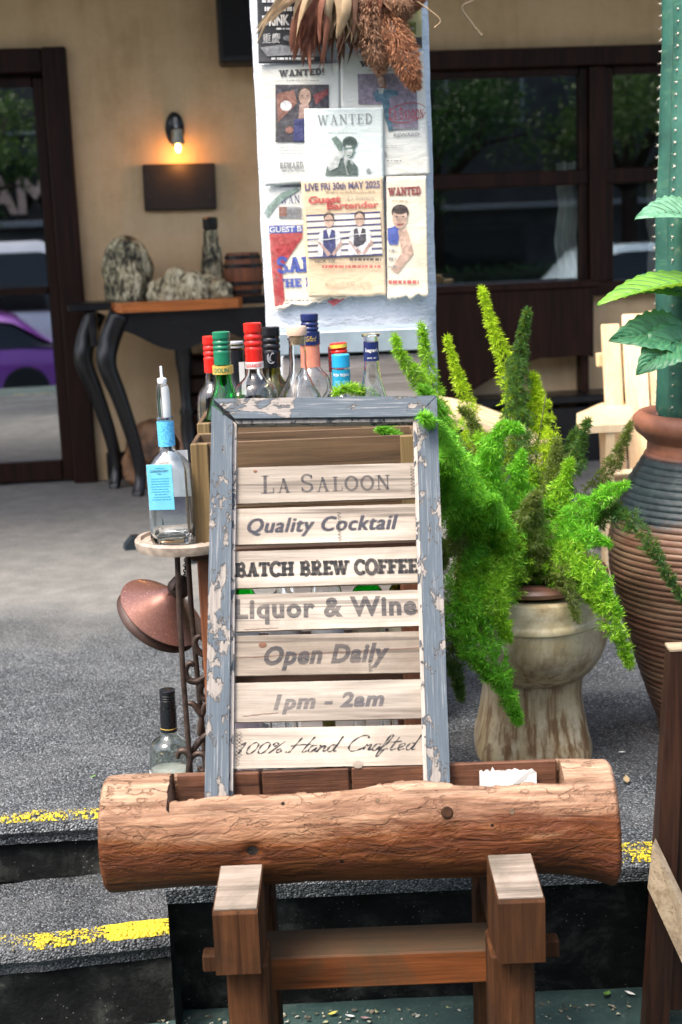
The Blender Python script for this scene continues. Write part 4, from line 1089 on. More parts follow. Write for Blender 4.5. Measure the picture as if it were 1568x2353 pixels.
MB().add(wrap([V((.010 * cos(t) , .012 * sin(t), 0)) for t in [radians(60 + 240 * i / 14) for i in range(15)]] + [V((.004 + .006 * cos(t), .0075 * sin(t), 0)) for t in [radians(290 - 230 * i / 14) for i in range(15)]], .0181, 0, h - .055), [list(range(30))]).build('emblem', M['c_grey'], o, flip=False)
l, h = bat(682, 765, 2.765)
pr = [(.001, .006), (.03, .004), (.04, 0), (.045, .01), (.047, .05), (.046, .1), (.045, h * .56), (.041, h * .62), (.029, h * .68), (.019, h * .75), (.0165, h * .81), (.0175, h * .88), (.0165, h * .9), (.0165, h * .955), (.019, h * .96), (.019, h * .975)]
o = bottle('clear carafe shaped bottle with cork and pale wooden stopper', l, pr, M['clear'])
MB().lathe([(.001, h * .93), (.0135, h * .93), (.0145, h * .985), (.001, h * .985)], 20).build('cork', M['cork'], o, 40)
MB().lathe([(.001, h * .986), (.019, h * .986), (.0195, h * 1.0), (.0195, h * 1.035), (.0185, h * 1.04), (.001, h * 1.04)], 24).build('stopper', M['palewood'], o, 40)
l, h = bat(711, 727, 2.85)
bottle('tall clear bottle with navy cap and peach neck label', l, profile(.04, h, h * .54, .0145, h * .73), M['clear'], (M['c_navy'], .0172, .06, True),
       [('neck_label', M['c_peach'], h - .1, h - .055, .0008), ('neck_band', M['c_navy'], h - .0555, h - .03, .0024)], [('E.Giffard', M['c_gold'], .027, .011, h - .043, .0202, dict(shear=.4))])
l, h = bat(800, 792, 2.87)
bottle('clear bottle with tilted red cap and yellow top', l, profile(.038, h, h * .54, .014, h * .73), M['clear'], (M['c_red'], .017, .05, True), [('cap_top', M['c_yellow'], h - .004, h + .003, .0008)], rot=(0, radians(-4), 0))
l, h = bat(772, 802, 2.9)
bottle('bottle with plain maroon capsule behind the blue capped one', l, profile(.035, h, h * .54, .0145, h * .73), M['clear'], (M['c_maroon'], .016, .05, False))
l, h = bat(783, 820, 2.765)
bottle('short clear tequila bottle with bright blue cap and label', l, profile(.036, h, h * .54, .015, h * .73), M['clear'], (M['c_blue'], .0178, .024, False),
       [('neck_label', M['c_turq'], h - .062, h - .024, .003)], [('PIEZA TEQUILA', M['c_white'], .036, .006, h - .034, .0187, dict(offset=.015)), ('IIIIII  OO', M['c_skyblue'], .03, .012, h - .05, .0187, dict(offset=.02))])
p = PY(852, 768, 2.715); h = p.z - 1.02
pr = profile(.038, h, h * .48, .0135, h * .82, 0, False)
bottle('clear embossed gin bottle with open mouth and navy neck label', V((p.x, 2.715, 1.02)), pr, M['clear'], None,
       [('neck_label', M['c_navy'], h - .05, h - .014, .001), ('lip', M['clear'], h - .004, h + .001, .003)], [("Seagram's", M['c_white'], .027, .009, h - .03, .0152, dict(offset=.01)), ('SINCE 1857', M['c_white'], .018, .003, h - .044, .0152, dict())])
# glass ribs on it
# gin bottle with pourer on the iron tray
def gin():
    p = PY(401, 1240, 2.515)
    o = thing('bottle', 'square clear gin bottle with pale blue label and metal pourer on the iron tray', 'bottle', (p.x, 2.515, 1.0125), (0, radians(-.8), radians(-7)))
    zt_ = PY(400, 962, 2.515).z - 1.0125; Hh = zt_
    def ring(hw, hd, r, z, n=8):
        out = []
        for cx, cy, a0 in ((hw - r, hd - r, 0), (-hw + r, hd - r, 90), (-hw + r, -hd + r, 180), (hw - r, -hd + r, 270)):
            for i in range(n): a = radians(a0 + 90 * i / (n - 1)); out.append(V((cx + r * cos(a), cy + r * sin(a), z)))
        return out
    def rings(t):
        R = []
        for z, hw, r in ((.0, .032, .01), (.003, .035, .011), (.012, .037, .011), (.07, .037, .011), (.125, .037, .011), (Hh - .088, .037, .012), (Hh - .078, .0318, .016), (Hh - .068, .026, .018), (Hh - .06, .018, .0165), (Hh - .055, .0145, .0143), (Hh - .04, .0138, .0136), (Hh - .004, .0138, .0136), (Hh, .0155, .0153), (Hh + .003, .0152, .015)):
            hw2 = hw - t; R.append(ring(hw2, hw2 * .92 if hw > .02 else hw2, min(max(r - t * .5, .001), hw2 * .9 if hw > .02 else hw2 * .98), z + (t * 3.5 if z < .013 else 0)))
        return R
    a = rings(0); b = rings(.003)[::-1]
    MB().loft(a + b, True, True).build('glass_body', M['bluish'], o, 40)
    # neck wrap, labels
    g = G_('blue_neck_pattern'); n = g.voro(g.co(), 420); g.set(color=g.ramp(n, [(.3, (.02, .18, .5)), (.45, (.12, .5, .78))]), rough=.5)
    MB().lathe([(.0142, Hh - .048), (.0151, Hh - .048), (.0153, Hh - .004), (.0146, Hh - .004)], 28).build('neck_wrap', g.m, o, 60)
    lab = MB().box((-.0085, -.037 * .92 - .0014, .105), (.046, .0012, .082), .0005).build('label', M['c_skyblue'], o)
    MB().box((.012, .037 * .92 - .006, .118), (.036, .001, .085), .0004).build('back_label', M['c_white'], o)
    rl = random.Random(5)
    for i, (z, wd, hh) in enumerate([(.139, .014, .0018), (.134, .032, .0042), (.129, .01, .003)] + [(.1205 - k * .0047, .022 + .012 * rl.random(), .0017) for k in range(9)]):
        if i == 1: vs, fs = text_poly('LONDON DRY', offset=.01); MB().add(fit(vs, wd, hh), fs, TR(-.009, -.037 * .92 - .0024, z) @ RX(pi / 2)).build('lettering', M['c_navy'], lab, flip=False)
        elif i == 2: vs, fs = text_poly('- GIN -', offset=.01); MB().add(fit(vs, wd, hh), fs, TR(-.009, -.037 * .92 - .0024, z) @ RX(pi / 2)).build('lettering', M['c_navy'], lab, flip=False)
        else:
            mb = MB(); x = -wd / 2
            while x < wd / 2: l_ = rl.uniform(.0015, .005); mb.box((x + l_ / 2 - .009, -.037 * .92 - .0022, z), (l_, .0002, hh), .0001); x += l_ + .001
            mb.build('lettering', M['c_turq'], lab)
    po = MB().lathe([(.0115, Hh + .003), (.0118, Hh + .012), (.0122, Hh + .03), (.0115, Hh + .054), (.009, Hh + .062), (.005, Hh + .064), (.0005, Hh + .064)], 22).build('pourer', M['clear'], o, 40)
    MB().lathe([(.0045, Hh + .003), (.006, Hh + .004), (.006, Hh + .056), (.001, Hh + .058)], 16, TR(.004, 0, 0)).build('pourer_core', M['pourer'], po, 40)
    MB().lathe([(.008, Hh + .064), (.0085, Hh + .066), (.0085, Hh + .072), (.003, Hh + .074), (.0026, Hh + .074), (.0022, Hh + .094), (.0005, Hh + .0945)], 16).build('pourer_spout', M['pourer'], po, 40)
gin()
# black capped bottle on the terrace by the stand
p = PY(375, 1590, 2.93); h = p.z - T0
bottle('greyish clear bottle with black cap and capsule standing on the asphalt', (p.x + .003, 2.93, T0), profile(.044, h, h * .42, .0155, h * .62), M['smoke'], (M['c_black'], .0168, .036, True),
       [('capsule', M['c_black'], h - .088, h - .034, .0012), ('gold_band', M['c_gold'], h - .081, h - .0795, .0018), ('label', M['c_black'], .03, .055, .0008), ('label_band', M['c_white'], .055, .062, .0008)],
       [('O', M['c_gold'], .013, .02, h - .057, .0175, dict(offset=-.015)), ("Blended", M['c_gold'], .017, .006, h - .055, .0178, dict(shear=.4)), ('XO Brand', M['c_gold'], .02, .005, h - .0745, .0176, dict())], (0, radians(1.5), radians(5)), group='bottles set down around the stand')
# bottles on the stool shelf and on the floor, seen between the slats
rb = random.Random(11)
SH = T0 + .371
for (x, Y, h, m, cp, tx) in ((-.2, 2.66, .235, 'green', 'green', 'dark green bottle behind the sign at the left end of the stool shelf'), (-.12, 2.7, .2, 'clear', 'white', 'clear bottle with white cap on the stool shelf'), (-.035, 2.66, .245, 'clear', 'peach', 'clear bottle with peach cap mid way along the stool shelf'),
                            (.045, 2.7, .215, 'green', 'gold', 'green bottle with gold cap on the stool shelf'), (.115, 2.64, .24, 'olive', 'black', 'dark bottle with black cap at the right end of the stool shelf')):
    bottle(tx, (x, Y, SH), profile(.032, h, h * .54, .013, h * .73), M[m], (M['c_' + cp], .0155, .04, True), [('label', M['c_white' if x < 0 else 'c_cream'], .04, .09, .0006)], name='bottle', group='bottles on the stool shelf behind the sign')
for (x, Y, h, m, cp, tx) in ((-.165, 2.66, .3, 'clear', 'red', 'clear bottle with red cap on the floor behind the bottom slats'), (-.115, 2.68, .295, 'clear', 'green', 'clear bottle with green cap on the floor behind the bottom slats'), (-.04, 2.64, .305, 'olive', 'navy', 'dark bottle with navy ringed cap on the floor behind the sign'),
                            (.02, 2.67, .30, 'clear', 'yellow', 'clear bottle with yellow cap on the floor behind the sign'), (.075, 2.66, .295, 'clear', 'white', 'clear bottle with white cap on the floor behind the sign')):
    bottle(tx, (x, Y, T0), profile(.03, h, h * .54, .013, h * .73), M[m], (M['c_' + cp], .0155, .04, True), [('label', M['c_cream'], .05, .12, .0006)], name='bottle', group='bottles on the floor behind the sign')

# ------------------------------------------------------------------ iron plant stand with tray, hung lamp shade
def stand():
    c = PY(425, 1249, 2.535); zt_ = 1.0
    o = thing('iron_plant_stand', 'rusty wrought iron plant stand with round openwork tray and scrolls', 'plant stand', (c.x, 2.56, T0))
    R = .094; zz = zt_ - T0
    MB().lathe([(R - .013, zz - .004), (R - .002, zz - .008), (R, zz), (R, zz + .008), (R - .004, zz + .012), (R - .011, zz + .012), (R - .013, zz + .006)], 48).build('tray_rim', M['iron_lt'], o, 40)
    for k in range(6):
        a = k * pi / 3 + .3
        pts = catmull([(0, 0, zz + .004), (.03 * cos(a), .03 * sin(a), zz + .004), (.055 * cos(a + .35), .055 * sin(a + .35), zz + .004), (.072 * cos(a + .1), .072 * sin(a + .1), zz + .004), (.083 * cos(a), .083 * sin(a), zz + .004)], 5)
        MB().tube(pts, .0052, 8).build('tray_spoke', M['iron_lt'], o, 180)
        MB().tube([(.058 * cos(a + .5 + t) + .012 * cos(t * 5), .058 * sin(a + .5 + t) + .012 * sin(t * 5), zz + .004) for t in [i * .12 for i in range(9)]], .0042, 6).build('tray_scroll', M['iron_lt'], o, 180)
    L = V((c.x, 2.56, T0)); B = lambda px, py, Y: PY(px, py, Y) - L
    for (pts, r) in (([(408, 1276, 2.5), (413, 1400, 2.5), (421, 1550, 2.5), (436, 1745, 2.5)], .0052), ([(432, 1272, 2.56), (440, 1400, 2.565), (449, 1500, 2.57), (462, 1640, 2.58), (468, 1700, 2.58)], .0052)):
        q = [B(*a) for a in pts]; q.append(V((q[-1].x, q[-1].y, .0))); q[0].z = zz
        MB().tube(q, r, 10).build('leg', M['iron'], o, 60)
    q = [V((.06, .05, zz)), V((.06, .05, .3)), V((.062, .05, 0))]; MB().tube(q, .0052, 10).build('leg', M['iron'], o, 60)
    MB().tube([V((.06 * cos(t) + .0, .05 * sin(t), .02)) for t in [i * pi / 12 for i in range(25)]], .004, 8).build('foot_ring', M['iron'], o, 180)
    def scroll(pts, Y, r=.0062):
        q = catmull([B(x, y, Y) for x, y in pts], 6); n = len(q)
        MB().tube(q, [r * (1.0 - .35 * abs(2 * i / (n - 1) - 1) ** 3) for i in range(n)], 10).build('scroll', M['iron'], o, 180)
        for e in (q[0],): 
            pass
    scroll([(468, 1472), (462, 1462), (452, 1466), (448, 1480), (456, 1496), (472, 1506), (490, 1508)], 2.55)
    scroll([(486, 1500), (474, 1512), (472, 1530), (480, 1545), (490, 1548)], 2.56)
    scroll([(446, 1531), (440, 1524), (430, 1530), (426, 1546), (434, 1562), (452, 1566), (470, 1556), (492, 1545)], 2.53)
    scroll([(490, 1560), (474, 1566), (462, 1580), (462, 1598), (474, 1606), (482, 1596), (476, 1588)], 2.54)
    scroll([(432, 1616), (444, 1618), (456, 1632), (464, 1642), (472, 1620), (486, 1610)], 2.57)
    scroll([(464, 1640), (462, 1660), (460, 1678), (458, 1690)], 2.57)
    scroll([(408, 1742), (412, 1728), (426, 1726), (436, 1742), (434, 1770), (432, 1800)], 2.49)
    scroll([(438, 1745), (452, 1732), (468, 1734), (474, 1752), (470, 1768), (462, 1770), (458, 1762)], 2.5)
    scroll([(436, 1738), (452, 1712), (470, 1692), (490, 1680)], 2.51)
    scroll([(470, 1772), (456, 1782), (450, 1800), (450, 1830)], 2.5)
    return o
stand()
def lamp_shade():
    c = PY(372, 1408, 2.63)
    ax = V((.56, -.3, .77)).normalized()
    o = thing('lamp_shade', 'brown metallic cone lamp shade hung by a chain under the iron tray', 'lamp shade', c)
    a = ax.cross(V((0, 0, 1))).normalized(); b = a.cross(ax)
    Mx = frame(V((0, 0, 0)), a, b, ax)
    R = .088
    MB().lathe([(R - .002, -.001), (R, 0), (R, .002), (R * .8, .013), (R * .55, .028), (R * .33, .043), (R * .2, .056), (R * .18, .057), (R * .3, .041), (R * .52, .025), (R * .78, .009)], 56, Mx).build('shade', M['copper'], o, 40)
    MB().lathe([(.001, -.006), (R * .9, -.006), (R * .96, -.012), (R * .97, -.02), (R * .93, -.024), (.001, -.022)], 48, Mx).build('lower_dish', M['copper_in'], o, 40)
    MB().lathe([(.019, .058), (.022, .064), (.02, .082), (.013, .09), (.001, .092)], 20, Mx).build('gallery', M['iron'], o, 40)
    for s in (-1, 1): MB().tube([Mx @ V((s * .018, 0, .07)), Mx @ V((s * .026, 0, .078)), Mx @ V((s * .022, .004, .09))], .002, 6).build('clip', M['iron'], o)
    MB().tube([Mx @ (V((.03 + .011 * cos(t), -.004, .07 + .006 * sin(t)))) for t in [i * pi / 8 for i in range(17)]], .0008, 6).build('wire_loop', M['chain'], o, 180)
    top = Mx @ V((0, 0, .09)); end = PY(428, 1278, 2.56) - c
    mid = V((top.x, top.y, 0))
    n = 9
    for k in range(n):
        t0 = (k + .5) / n; p = top.lerp(end, t0); d = (end - top).normalized()
        s = d.cross(V((0, 1, 0)) if k % 2 else V((1, .2, 0))).normalized(); L_ = (end - top).length / n * .68
        MB().tube([p + d * L_ * cos(q) + s * .0032 * sin(q) for q in [i * pi / 6 for i in range(13)]], .001, 6).build('chain_link', M['chain'], o, 180)
lamp_shade()
# cardboard strips and a rubber stop on the floor
for (px, py, tx, s) in ((306, 1252, 'dark rubber wedge on the asphalt left of the iron tray', 1.0), (448, 1283, 'dark rubber wedge seen under the iron tray', .9)):
    p = PZ(px, py + 8, T0); o = thing('rubber_wedge', tx, 'door stop', (p.x, p.y, T0), (0, 0, .3), 'rubber wedges on the floor')
    MB().prism([(-.035 * s, 0), (.04 * s, 0), (.04 * s, .035 * s), (.02 * s, .05 * s), (-.005, .045 * s), (-.03 * s, .02 * s)], -.03 * s, .03 * s, lambda u, v, d: (u, d, v)).build('wedge_body', plain('dark_rubber_%d' % (px), (.012, .022, .028), .5, 0, .2, 40, .2), o)
    MB().box((.01, 0, .05 * s), (.03 * s, .04 * s, .006), .002).build('grip', M['black_box'], o)
p = PY(462, 1700, 2.62)
o = thing('invoice_pad', 'pale lilac paper pad leaning behind the iron scrolls', 'paper pad', (p.x + .03, 2.66, T0), (radians(-8), radians(14), 0))
MB().box((0, 0, .13), (.085, .006, .26), .001).build('pad_board', plain('lilac_card', (.42, .36, .42), .7), o)
MB().box((0, -.0045, .085), (.075, .002, .15), .0005).build('sheet', plain('ruled_sheet', (.74, .68, .74), .7), o)
# ------------------------------------------------------------------ pillar, posters, dried bouquet
PLY = 3.5
pxl, pxr = PY(590, 350, PLY).x, PY(995, 350, PLY).x
pcx = (pxl + pxr) / 2
pil = thing('white_pillar', 'whitewashed rough plaster pillar covered with posters', 'pillar', (pcx, PLY + .2, T0))
pw = pxr - pxl
def pillar_ring(z):
    out = []; n = 14; hw, hd = pw / 2, .2
    pts = [(lerp(-hw, hw, i / n), -hd) for i in range(n)] + [(hw, lerp(-hd, hd, i / n)) for i in range(n)] + [(lerp(hw, -hw, i / n), hd) for i in range(n)] + [(-hw, lerp(hd, -hd, i / n)) for i in range(n)]
    for (x, y) in pts:
        e = .0022 * nz(x * 9, y * 9, z * 7) + .002 * nz(x * 30, y * 30, z * 25)
        cx = .012 if (abs(abs(x) - hw) < 1e-6 and abs(abs(y) - hd) < 1e-6) else 0
        out.append(V((x - math.copysign(cx, x) + (e if abs(abs(x) - hw) < 1e-6 else 0), y - math.copysign(cx, y) + (e * .4 if abs(abs(y) - hd) < 1e-6 else 0), z)))
    return out
MB().loft([pillar_ring(2.3 * i / 90) for i in range(91)], True, True).build('shaft', M['pillar'], pil, 50)
MB().box((0, 0, 2.28), (pw + .08, .48, .14), .01).build('capital', M['pillar'], pil)
bp = MB().lathe([(.02, .004), (.11, .05), (.1, .09), (.02, .1)], 6)
# grey ledge box in front of the pillar foot
a, b = PY(640, 765, 3.3), PY(985, 765, 3.3)
o = thing('ledge_box', 'weathered grey box with a metal top strip in front of the pillar', 'box', ((a.x + b.x) / 2, 3.38, T0))
wd = b.x - a.x; hb_ = a.z - T0
MB().box((0, 0, hb_ / 2 - .03), (wd - .01, .14, hb_ - .06), .004).build('box_body', wood('grey_board', (.16, .14, .13), (.34, .31, .3), 0, 1, .7, .3), o)
MB().box((0, -.004, hb_ - .027), (wd, .155, .052), .003).build('metal_strip', plain('galvanised_strip', (.36, .44, .5), .45, .4, .15, 12, .1), o)

def ZP(zx, zy): return (551.47 + zx / 3.199, zy / 3.199)
PB = V((0, 0, 0))
class Poster:
    """a sheet on the pillar; print is given in the same picture units as the sheet"""
    def __init__(s, name, label, quad, paper, layer, cat='poster', ragged=0, curl=.0, seed=0, amp=.0016):
        s.off = .006 + layer * .0045
        s.Y = PLY - s.off
        q = [PY(*ZP(*c), s.Y) for c in quad]            # tl tr br bl
        s.o0 = sum(q, V((0, 0, 0))) / 4
        s.q = [V((p.x - s.o0.x, 0, p.z - s.o0.z)) for p in q]; s.seed = seed; s.amp = amp; s.curl = curl
        s.o = thing(name, label, cat, s.o0, group='posters pasted on the pillar')
        nu, nv = 26, 36
        def fn(u, v):
            a = s.q[0].lerp(s.q[1], u); b_ = s.q[3].lerp(s.q[2], u); p = a.lerp(b_, v)
            if ragged and v > .9: p.z += ragged * (v - .9) * 10 * (nz(u * 6, seed) + .6 * nz(u * 19, seed))
            p.y = s.dep(p.x, p.z, v); return p
        sh = MB().grid(fn, nu, nv).build('sheet', paper, s.o, 180)
        sm = sh.modifiers.new('thickness', 'SOLIDIFY'); sm.thickness = .0003; sm.offset = 0
        s.k = 0
    def dep(s, x, z, v=.5):
        return -s.amp * (.5 + nz(x * 14, z * 14, s.seed) * .8 + .3 * nz(x * 40, z * 9, s.seed)) - (s.curl * max(0, v - .88) ** 2 * 70)
    def L(s, c): p = PY(*ZP(*c), s.Y); return (p.x - s.o0.x, p.z - s.o0.z)
    def put(s, nm, vs, fs, m):
        s.k += 1
        me = MB(); me.v = [V((p.x, s.dep(p.x, p.z) - .0018 - .00012 * s.k - p.y, p.z)) for p in vs]; me.f = fs
        return me.build(nm, m, s.o, flip=False)
    def rect(s, nm, x0, y0, x1, y1, m, n=5):
        vs, fs = [], []
        for i in range(n + 1):
            for j in range(n + 1):
                u, v = s.L((lerp(x0, x1, i / n), lerp(y0, y1, j / n))); vs.append(V((u, 0, v)))
        for i in range(n):
            for j in range(n): a = i * (n + 1) + j; fs.append([a, a + 1, a + n + 2, a + n + 1])
        return s.put(nm, vs, fs, m)
    def poly(s, nm, pts, m):
        vs = [V((s.L(p)[0], 0, s.L(p)[1])) for p in pts]
        c = sum(vs, V((0, 0, 0))) / len(vs); n = len(vs)
        return s.put(nm, vs + [c], [[i, (i + 1) % n, n] for i in range(n)], m)
    def ell(s, nm, cx, cy, rx, ry, m, n=18): return s.poly(nm, [(cx + rx * cos(2 * pi * i / n), cy + ry * sin(2 * pi * i / n)) for i in range(n)], m)
    def text(s, body, x0, y0, x1, y1, m, fn=None, **kw):
        vs, fs = fn(body) if fn else text_poly(body, **kw)
        a, b_ = s.L((x0, (y0 + y1) / 2)), s.L((x1, (y0 + y1) / 2)); c, d = s.L(((x0 + x1) / 2, y0)), s.L(((x0 + x1) / 2, y1))
        zs = [p.z for p in vs]; v2 = fit(vs, b_[0] - a[0], c[1] - d[1])
        return s.put('lettering', [V(((a[0] + b_[0]) / 2 + p.x, z, (c[1] + d[1]) / 2 + p.y)) for p, z in zip(v2, zs)], fs, m)
    def lines(s, x0, y0, x1, y1, rows, m, seed=1, fill=.5):
        r = random.Random(seed); vs, fs = [], []
        for k in range(rows):
            yy = lerp(y0, y1, (k + .5) / rows); hh = (y1 - y0) / rows * fill / 2; x = x0 + r.uniform(0, .06) * (x1 - x0)
            while x < x1:
                w_ = r.uniform(8, 40)
                n = len(vs)
                for p in ((x, yy - hh), (min(x + w_, x1), yy - hh), (min(x + w_, x1), yy + hh), (x, yy + hh)): u, v = s.L(p); vs.append(V((u, 0, v)))
                fs.append([n, n + 1, n + 2, n + 3]); x += w_ + r.uniform(5, 10)
        return s.put('small_print', vs, fs, m)
def paper(name, c, stain=(.45, .38, .25), amt=.4):
    g = G_(name); n = g.noise(g.co(rnd=4), 7, 6, .65); w_ = g.noise(g.co(sc=(1, 1, 2.2), rnd=4), 22, 5, .6, .6)
    cc = g.mix(g.math('MULTIPLY', g.ramp(n, [(.48, 0), (.75, 1)]), amt), c, stain)
    g.set(color=cc, rough=.75, spec=.2, normal=g.bump(w_, .35, .008)); return g.m
def pr(name, c, fade=.1):
    m = ink(name, c, fade * .6, 40); nt = m.node_tree; b = nt.nodes['Principled BSDF']       # mottled like a bleached photo print
    g = G_.__new__(G_); g.m = m; g.t = nt; g.n = nt.nodes
    n = g.noise(g.co(rnd=3), 85, 4, .6, .6); q = [x * .8 + .05 for x in c]
    g.t.links.new(g.ramp(n, [(.36, [x * .7 for x in q]), (.52, q), (.7, [min(1, x * 1.25 + .04) for x in q])]), b.inputs['Base Color']); return m
I = {k: pr('print_' + k, c, f) for k, (c, f) in dict(black=((.03, .03, .035), .1), grey=((.25, .26, .27), .1), navy=((.03, .035, .16), .12), red=((.5, .03, .035), .15), blue=((.03, .08, .42), .12), skin=((.6, .4, .3), .05), skin2=((.5, .33, .27), .05), hair=((.035, .02, .018), .05),
     dark=((.03, .025, .04), .05), purple=((.27, .22, .29), .1), jean=((.07, .17, .24), .1), white=((.75, .75, .74), .05), green=((.12, .2, .16), .1), dgreen=((.06, .1, .085), .08), lime=((.24, .26, .04), .08), tan=((.55, .42, .26), .1), maroon=((.25, .04, .04), .1), orange=((.8, .45, .05), .05), pale=((.62, .66, .62), .05), brown=((.3, .13, .09), .1)).items()}
PW_ = paper('white_poster_paper', (.68, .69, .64), (.5, .44, .33), .5); PT = paper('tan_poster_paper', (.68, .53, .36), (.4, .27, .14), .5); PC = paper('cream_poster_paper', (.74, .66, .52), (.45, .33, .2), .5); PK = paper('black_poster_paper', (.035, .037, .042), (.2, .2, .2), .3); PG = paper('green_poster_paper', (.5, .47, .25), (.3, .28, .1), .3)
sser = lambda b: stroke_text(b, GS, .08); sslab = lambda b: stroke_text(b, GB, .04)
# small torn WAN sheet with a green tape
P = Poster('poster', 'small torn poster reading WAN crossed by a green strip at the pillar edge', ((200, 1380), (470, 1375), (470, 1660), (210, 1665)), PW_, 0, seed=1)
P.text('WAN', 295, 1435, 440, 1495, I['navy'], lambda b: stroke_text(b, GS, .06)); P.rect('photo_print', 288, 1520, 450, 1605, I['grey']); P.rect('photo_print', 288, 1520, 345, 1590, I['brown'])
P.poly('green_tape', [(175, 1570), (205, 1510), (300, 1420), (420, 1380), (440, 1395), (320, 1470), (240, 1540), (205, 1605)], pr('print_tape', (.22, .32, .27), .05))
P = Poster('poster', 'red and blue bartender poster reading SA and THE with torn lower edge', ((212, 1645), (800, 1600), (800, 2180), (255, 2275)), PC, 1, ragged=.012, seed=2, curl=.004)
P.rect('header_print', 214, 1655, 460, 1715, I['blue']); P.text('GUEST B', 218, 1664, 455, 1706, I['white'], offset=.03)
P.poly('red_print', [(216, 1720), (460, 1708), (460, 1745), (350, 1790), (245, 1800), (330, 1880), (275, 1960), (300, 2060), (265, 2150), (330, 2210), (300, 2270), (258, 2268), (235, 2000)], I['red']); P.poly('red_print', [(640, 2215), (790, 2170), (780, 2190), (690, 2250)], I['red'])
P.text('SAI', 272, 1880, 510, 2010, I['blue'], sslab); P.text('THE B', 272, 2040, 540, 2115, I['blue'], sslab); P.lines(330, 2195, 640, 2240, 2, I['grey'], 3)
P = Poster('poster', 'white WANTED! poster with a dark portrait photo on the pillar', ((138, 478), (735, 462), (735, 1330), (185, 1368)), PW_, 2, seed=3)
P.text('WANTED!', 285, 505, 622, 562, I['black'], lambda b: stroke_text(b, GB, .08)); P.lines(340, 582, 580, 600, 1, I['grey'], 4, .3)
P.rect('photo_print', 262, 622, 655, 1045, I['dark'], 8); P.poly('photo_print', [(270, 690), (400, 660), (420, 760), (330, 850), (280, 900)], I['brown']); P.ell('photo_print', 340, 778, 42, 38, I['white']); P.poly('photo_print', [(540, 700), (650, 650), (650, 690), (560, 770)], I['maroon'])
P.ell('hair_print', 478, 700, 58, 72, I['hair']); P.ell('face_print', 478, 712, 45, 62, I['skin']); P.poly('face_print', [(440, 770), (505, 765), (520, 860), (430, 880)], I['skin2']); P.poly('body_print', [(400, 880), (540, 860), (560, 1040), (390, 1040)], I['navy']); P.ell('photo_print', 365, 955, 30, 26, I['brown'])
for ex in (460, 497): P.ell('face_print', ex, 705, 7, 4, I['hair'], 8)
P.lines(285, 1070, 500, 1140, 3, I['grey'], 5, .2); P.text('REWARD', 292, 1188, 468, 1240, I['grey'], lambda b: stroke_text(b, GB, .04)); P.lines(300, 1248, 480, 1268, 1, I['grey'], 6, .4)
P = Poster('poster', 'white poster with a standing woman photo and red oval stamp', ((738, 395), (1350, 375), (1398, 1285), (745, 1320)), PW_, 2, seed=4)
P.text('WANTED', 880, 440, 1220, 490, I['black'], lambda b: stroke_text(b, GB, .08)); P.lines(940, 512, 1200, 526, 1, I['grey'], 7, .4); P.poly('photo_print', [(865, 545), (1295, 538), (1310, 945), (1090, 960), (1080, 765), (872, 768)], I['purple'])
P.poly('hair_print', [(990, 640), (1000, 560), (1030, 540), (1065, 560), (1080, 650), (1050, 660), (1010, 660)], I['brown']); P.ell('face_print', 1035, 600, 26, 38, I['skin']); P.poly('body_print', [(975, 680), (1010, 655), (1075, 655), (1165, 670), (1165, 700), (1100, 715), (1090, 750), (1000, 750)], I['jean']); P.poly('body_print', [(1015, 650), (1060, 650), (1050, 690), (1025, 690)], I['pale'])
P.poly('legs_print', [(1045, 750), (1100, 745), (1110, 850), (1130, 960), (1095, 965), (1065, 860)], I['jean'])
P.text('LA SALOON', 1095, 790, 1350, 880, I['red'], lambda b: stroke_text(b, GS, .08, .8))
vs, fs = [], []
for a0, a1 in ((10, 165), (190, 345)): ribbon([(1228 + 140 * cos(radians(t)), 830 + 70 * sin(radians(t)) - 20 * cos(radians(t))) for t in [lerp(a0, a1, i / 20) for i in range(21)]], 5, vs, fs)
P.put('stamp_ring', [V((P.L((p.x, p.y))[0], 0, P.L((p.x, p.y))[1])) for p in vs], fs, I['red'])
P.lines(1120, 935, 1310, 955, 1, I['grey'], 8, .6); P.text('REWARD', 1130, 978, 1320, 1003, I['grey'], offset=.02); P.lines(1065, 1065, 1200, 1090, 2, I['grey'], 9, .2); P.text('!', 1068, 1115, 1080, 1155, I['grey'], offset=.03); P.lines(1075, 1175, 1190, 1190, 1, I['grey'], 10, .6)
P = Poster('poster', 'black concert poster with white brush characters at the top of the pillar', ((120, -260), (628, -270), (635, 450), (138, 470)), PK, 3, seed=5, curl=.003)
for k, (y0, y1) in enumerate(((-150, -60), (-40, 30), (45, 90))): P.lines(160, y0, 560, y1, 1, I['white'], 20 + k, .7)
P.text('DRINK', 165, 112, 365, 190, I['white'], offset=.04); P.lines(375, 115, 560, 185, 1, I['white'], 24, .7); P.lines(265, 200, 440, 225, 1, I['white'], 25, .5); P.text('重慶', 165, 245, 300, 318, I['white'], shear=.1); P.ell('print', 345, 280, 26, 20, I['grey']); P.lines(170, 330, 520, 395, 2, I['grey'], 26, .3); P.lines(220, 422, 545, 442, 1, I['white'], 27, .8)
P.poly('print', [(150, 350), (300, 330), (480, 360), (600, 330), (620, 420), (400, 405), (200, 415)], I['grey'])
P = Poster('poster', 'yellow green flyer with coloured dots at the top right of the pillar', ((1140, -200), (1330, -205), (1342, 358), (1145, 372)), PG, 3, seed=6)
P.rect('print', 1148, 165, 1295, 255, I['lime']); P.lines(1185, 200, 1280, 222, 1, I['white'], 30, .6); P.poly('print', [(1148, 285), (1338, 272), (1340, 350), (1150, 362)], I['black']); P.ell('print', 1265, 310, 24, 24, I['orange']); P.ell('print', 1200, 315, 18, 20, I['purple']); P.lines(1150, -100, 1320, 100, 3, I['lime'], 31, .5)
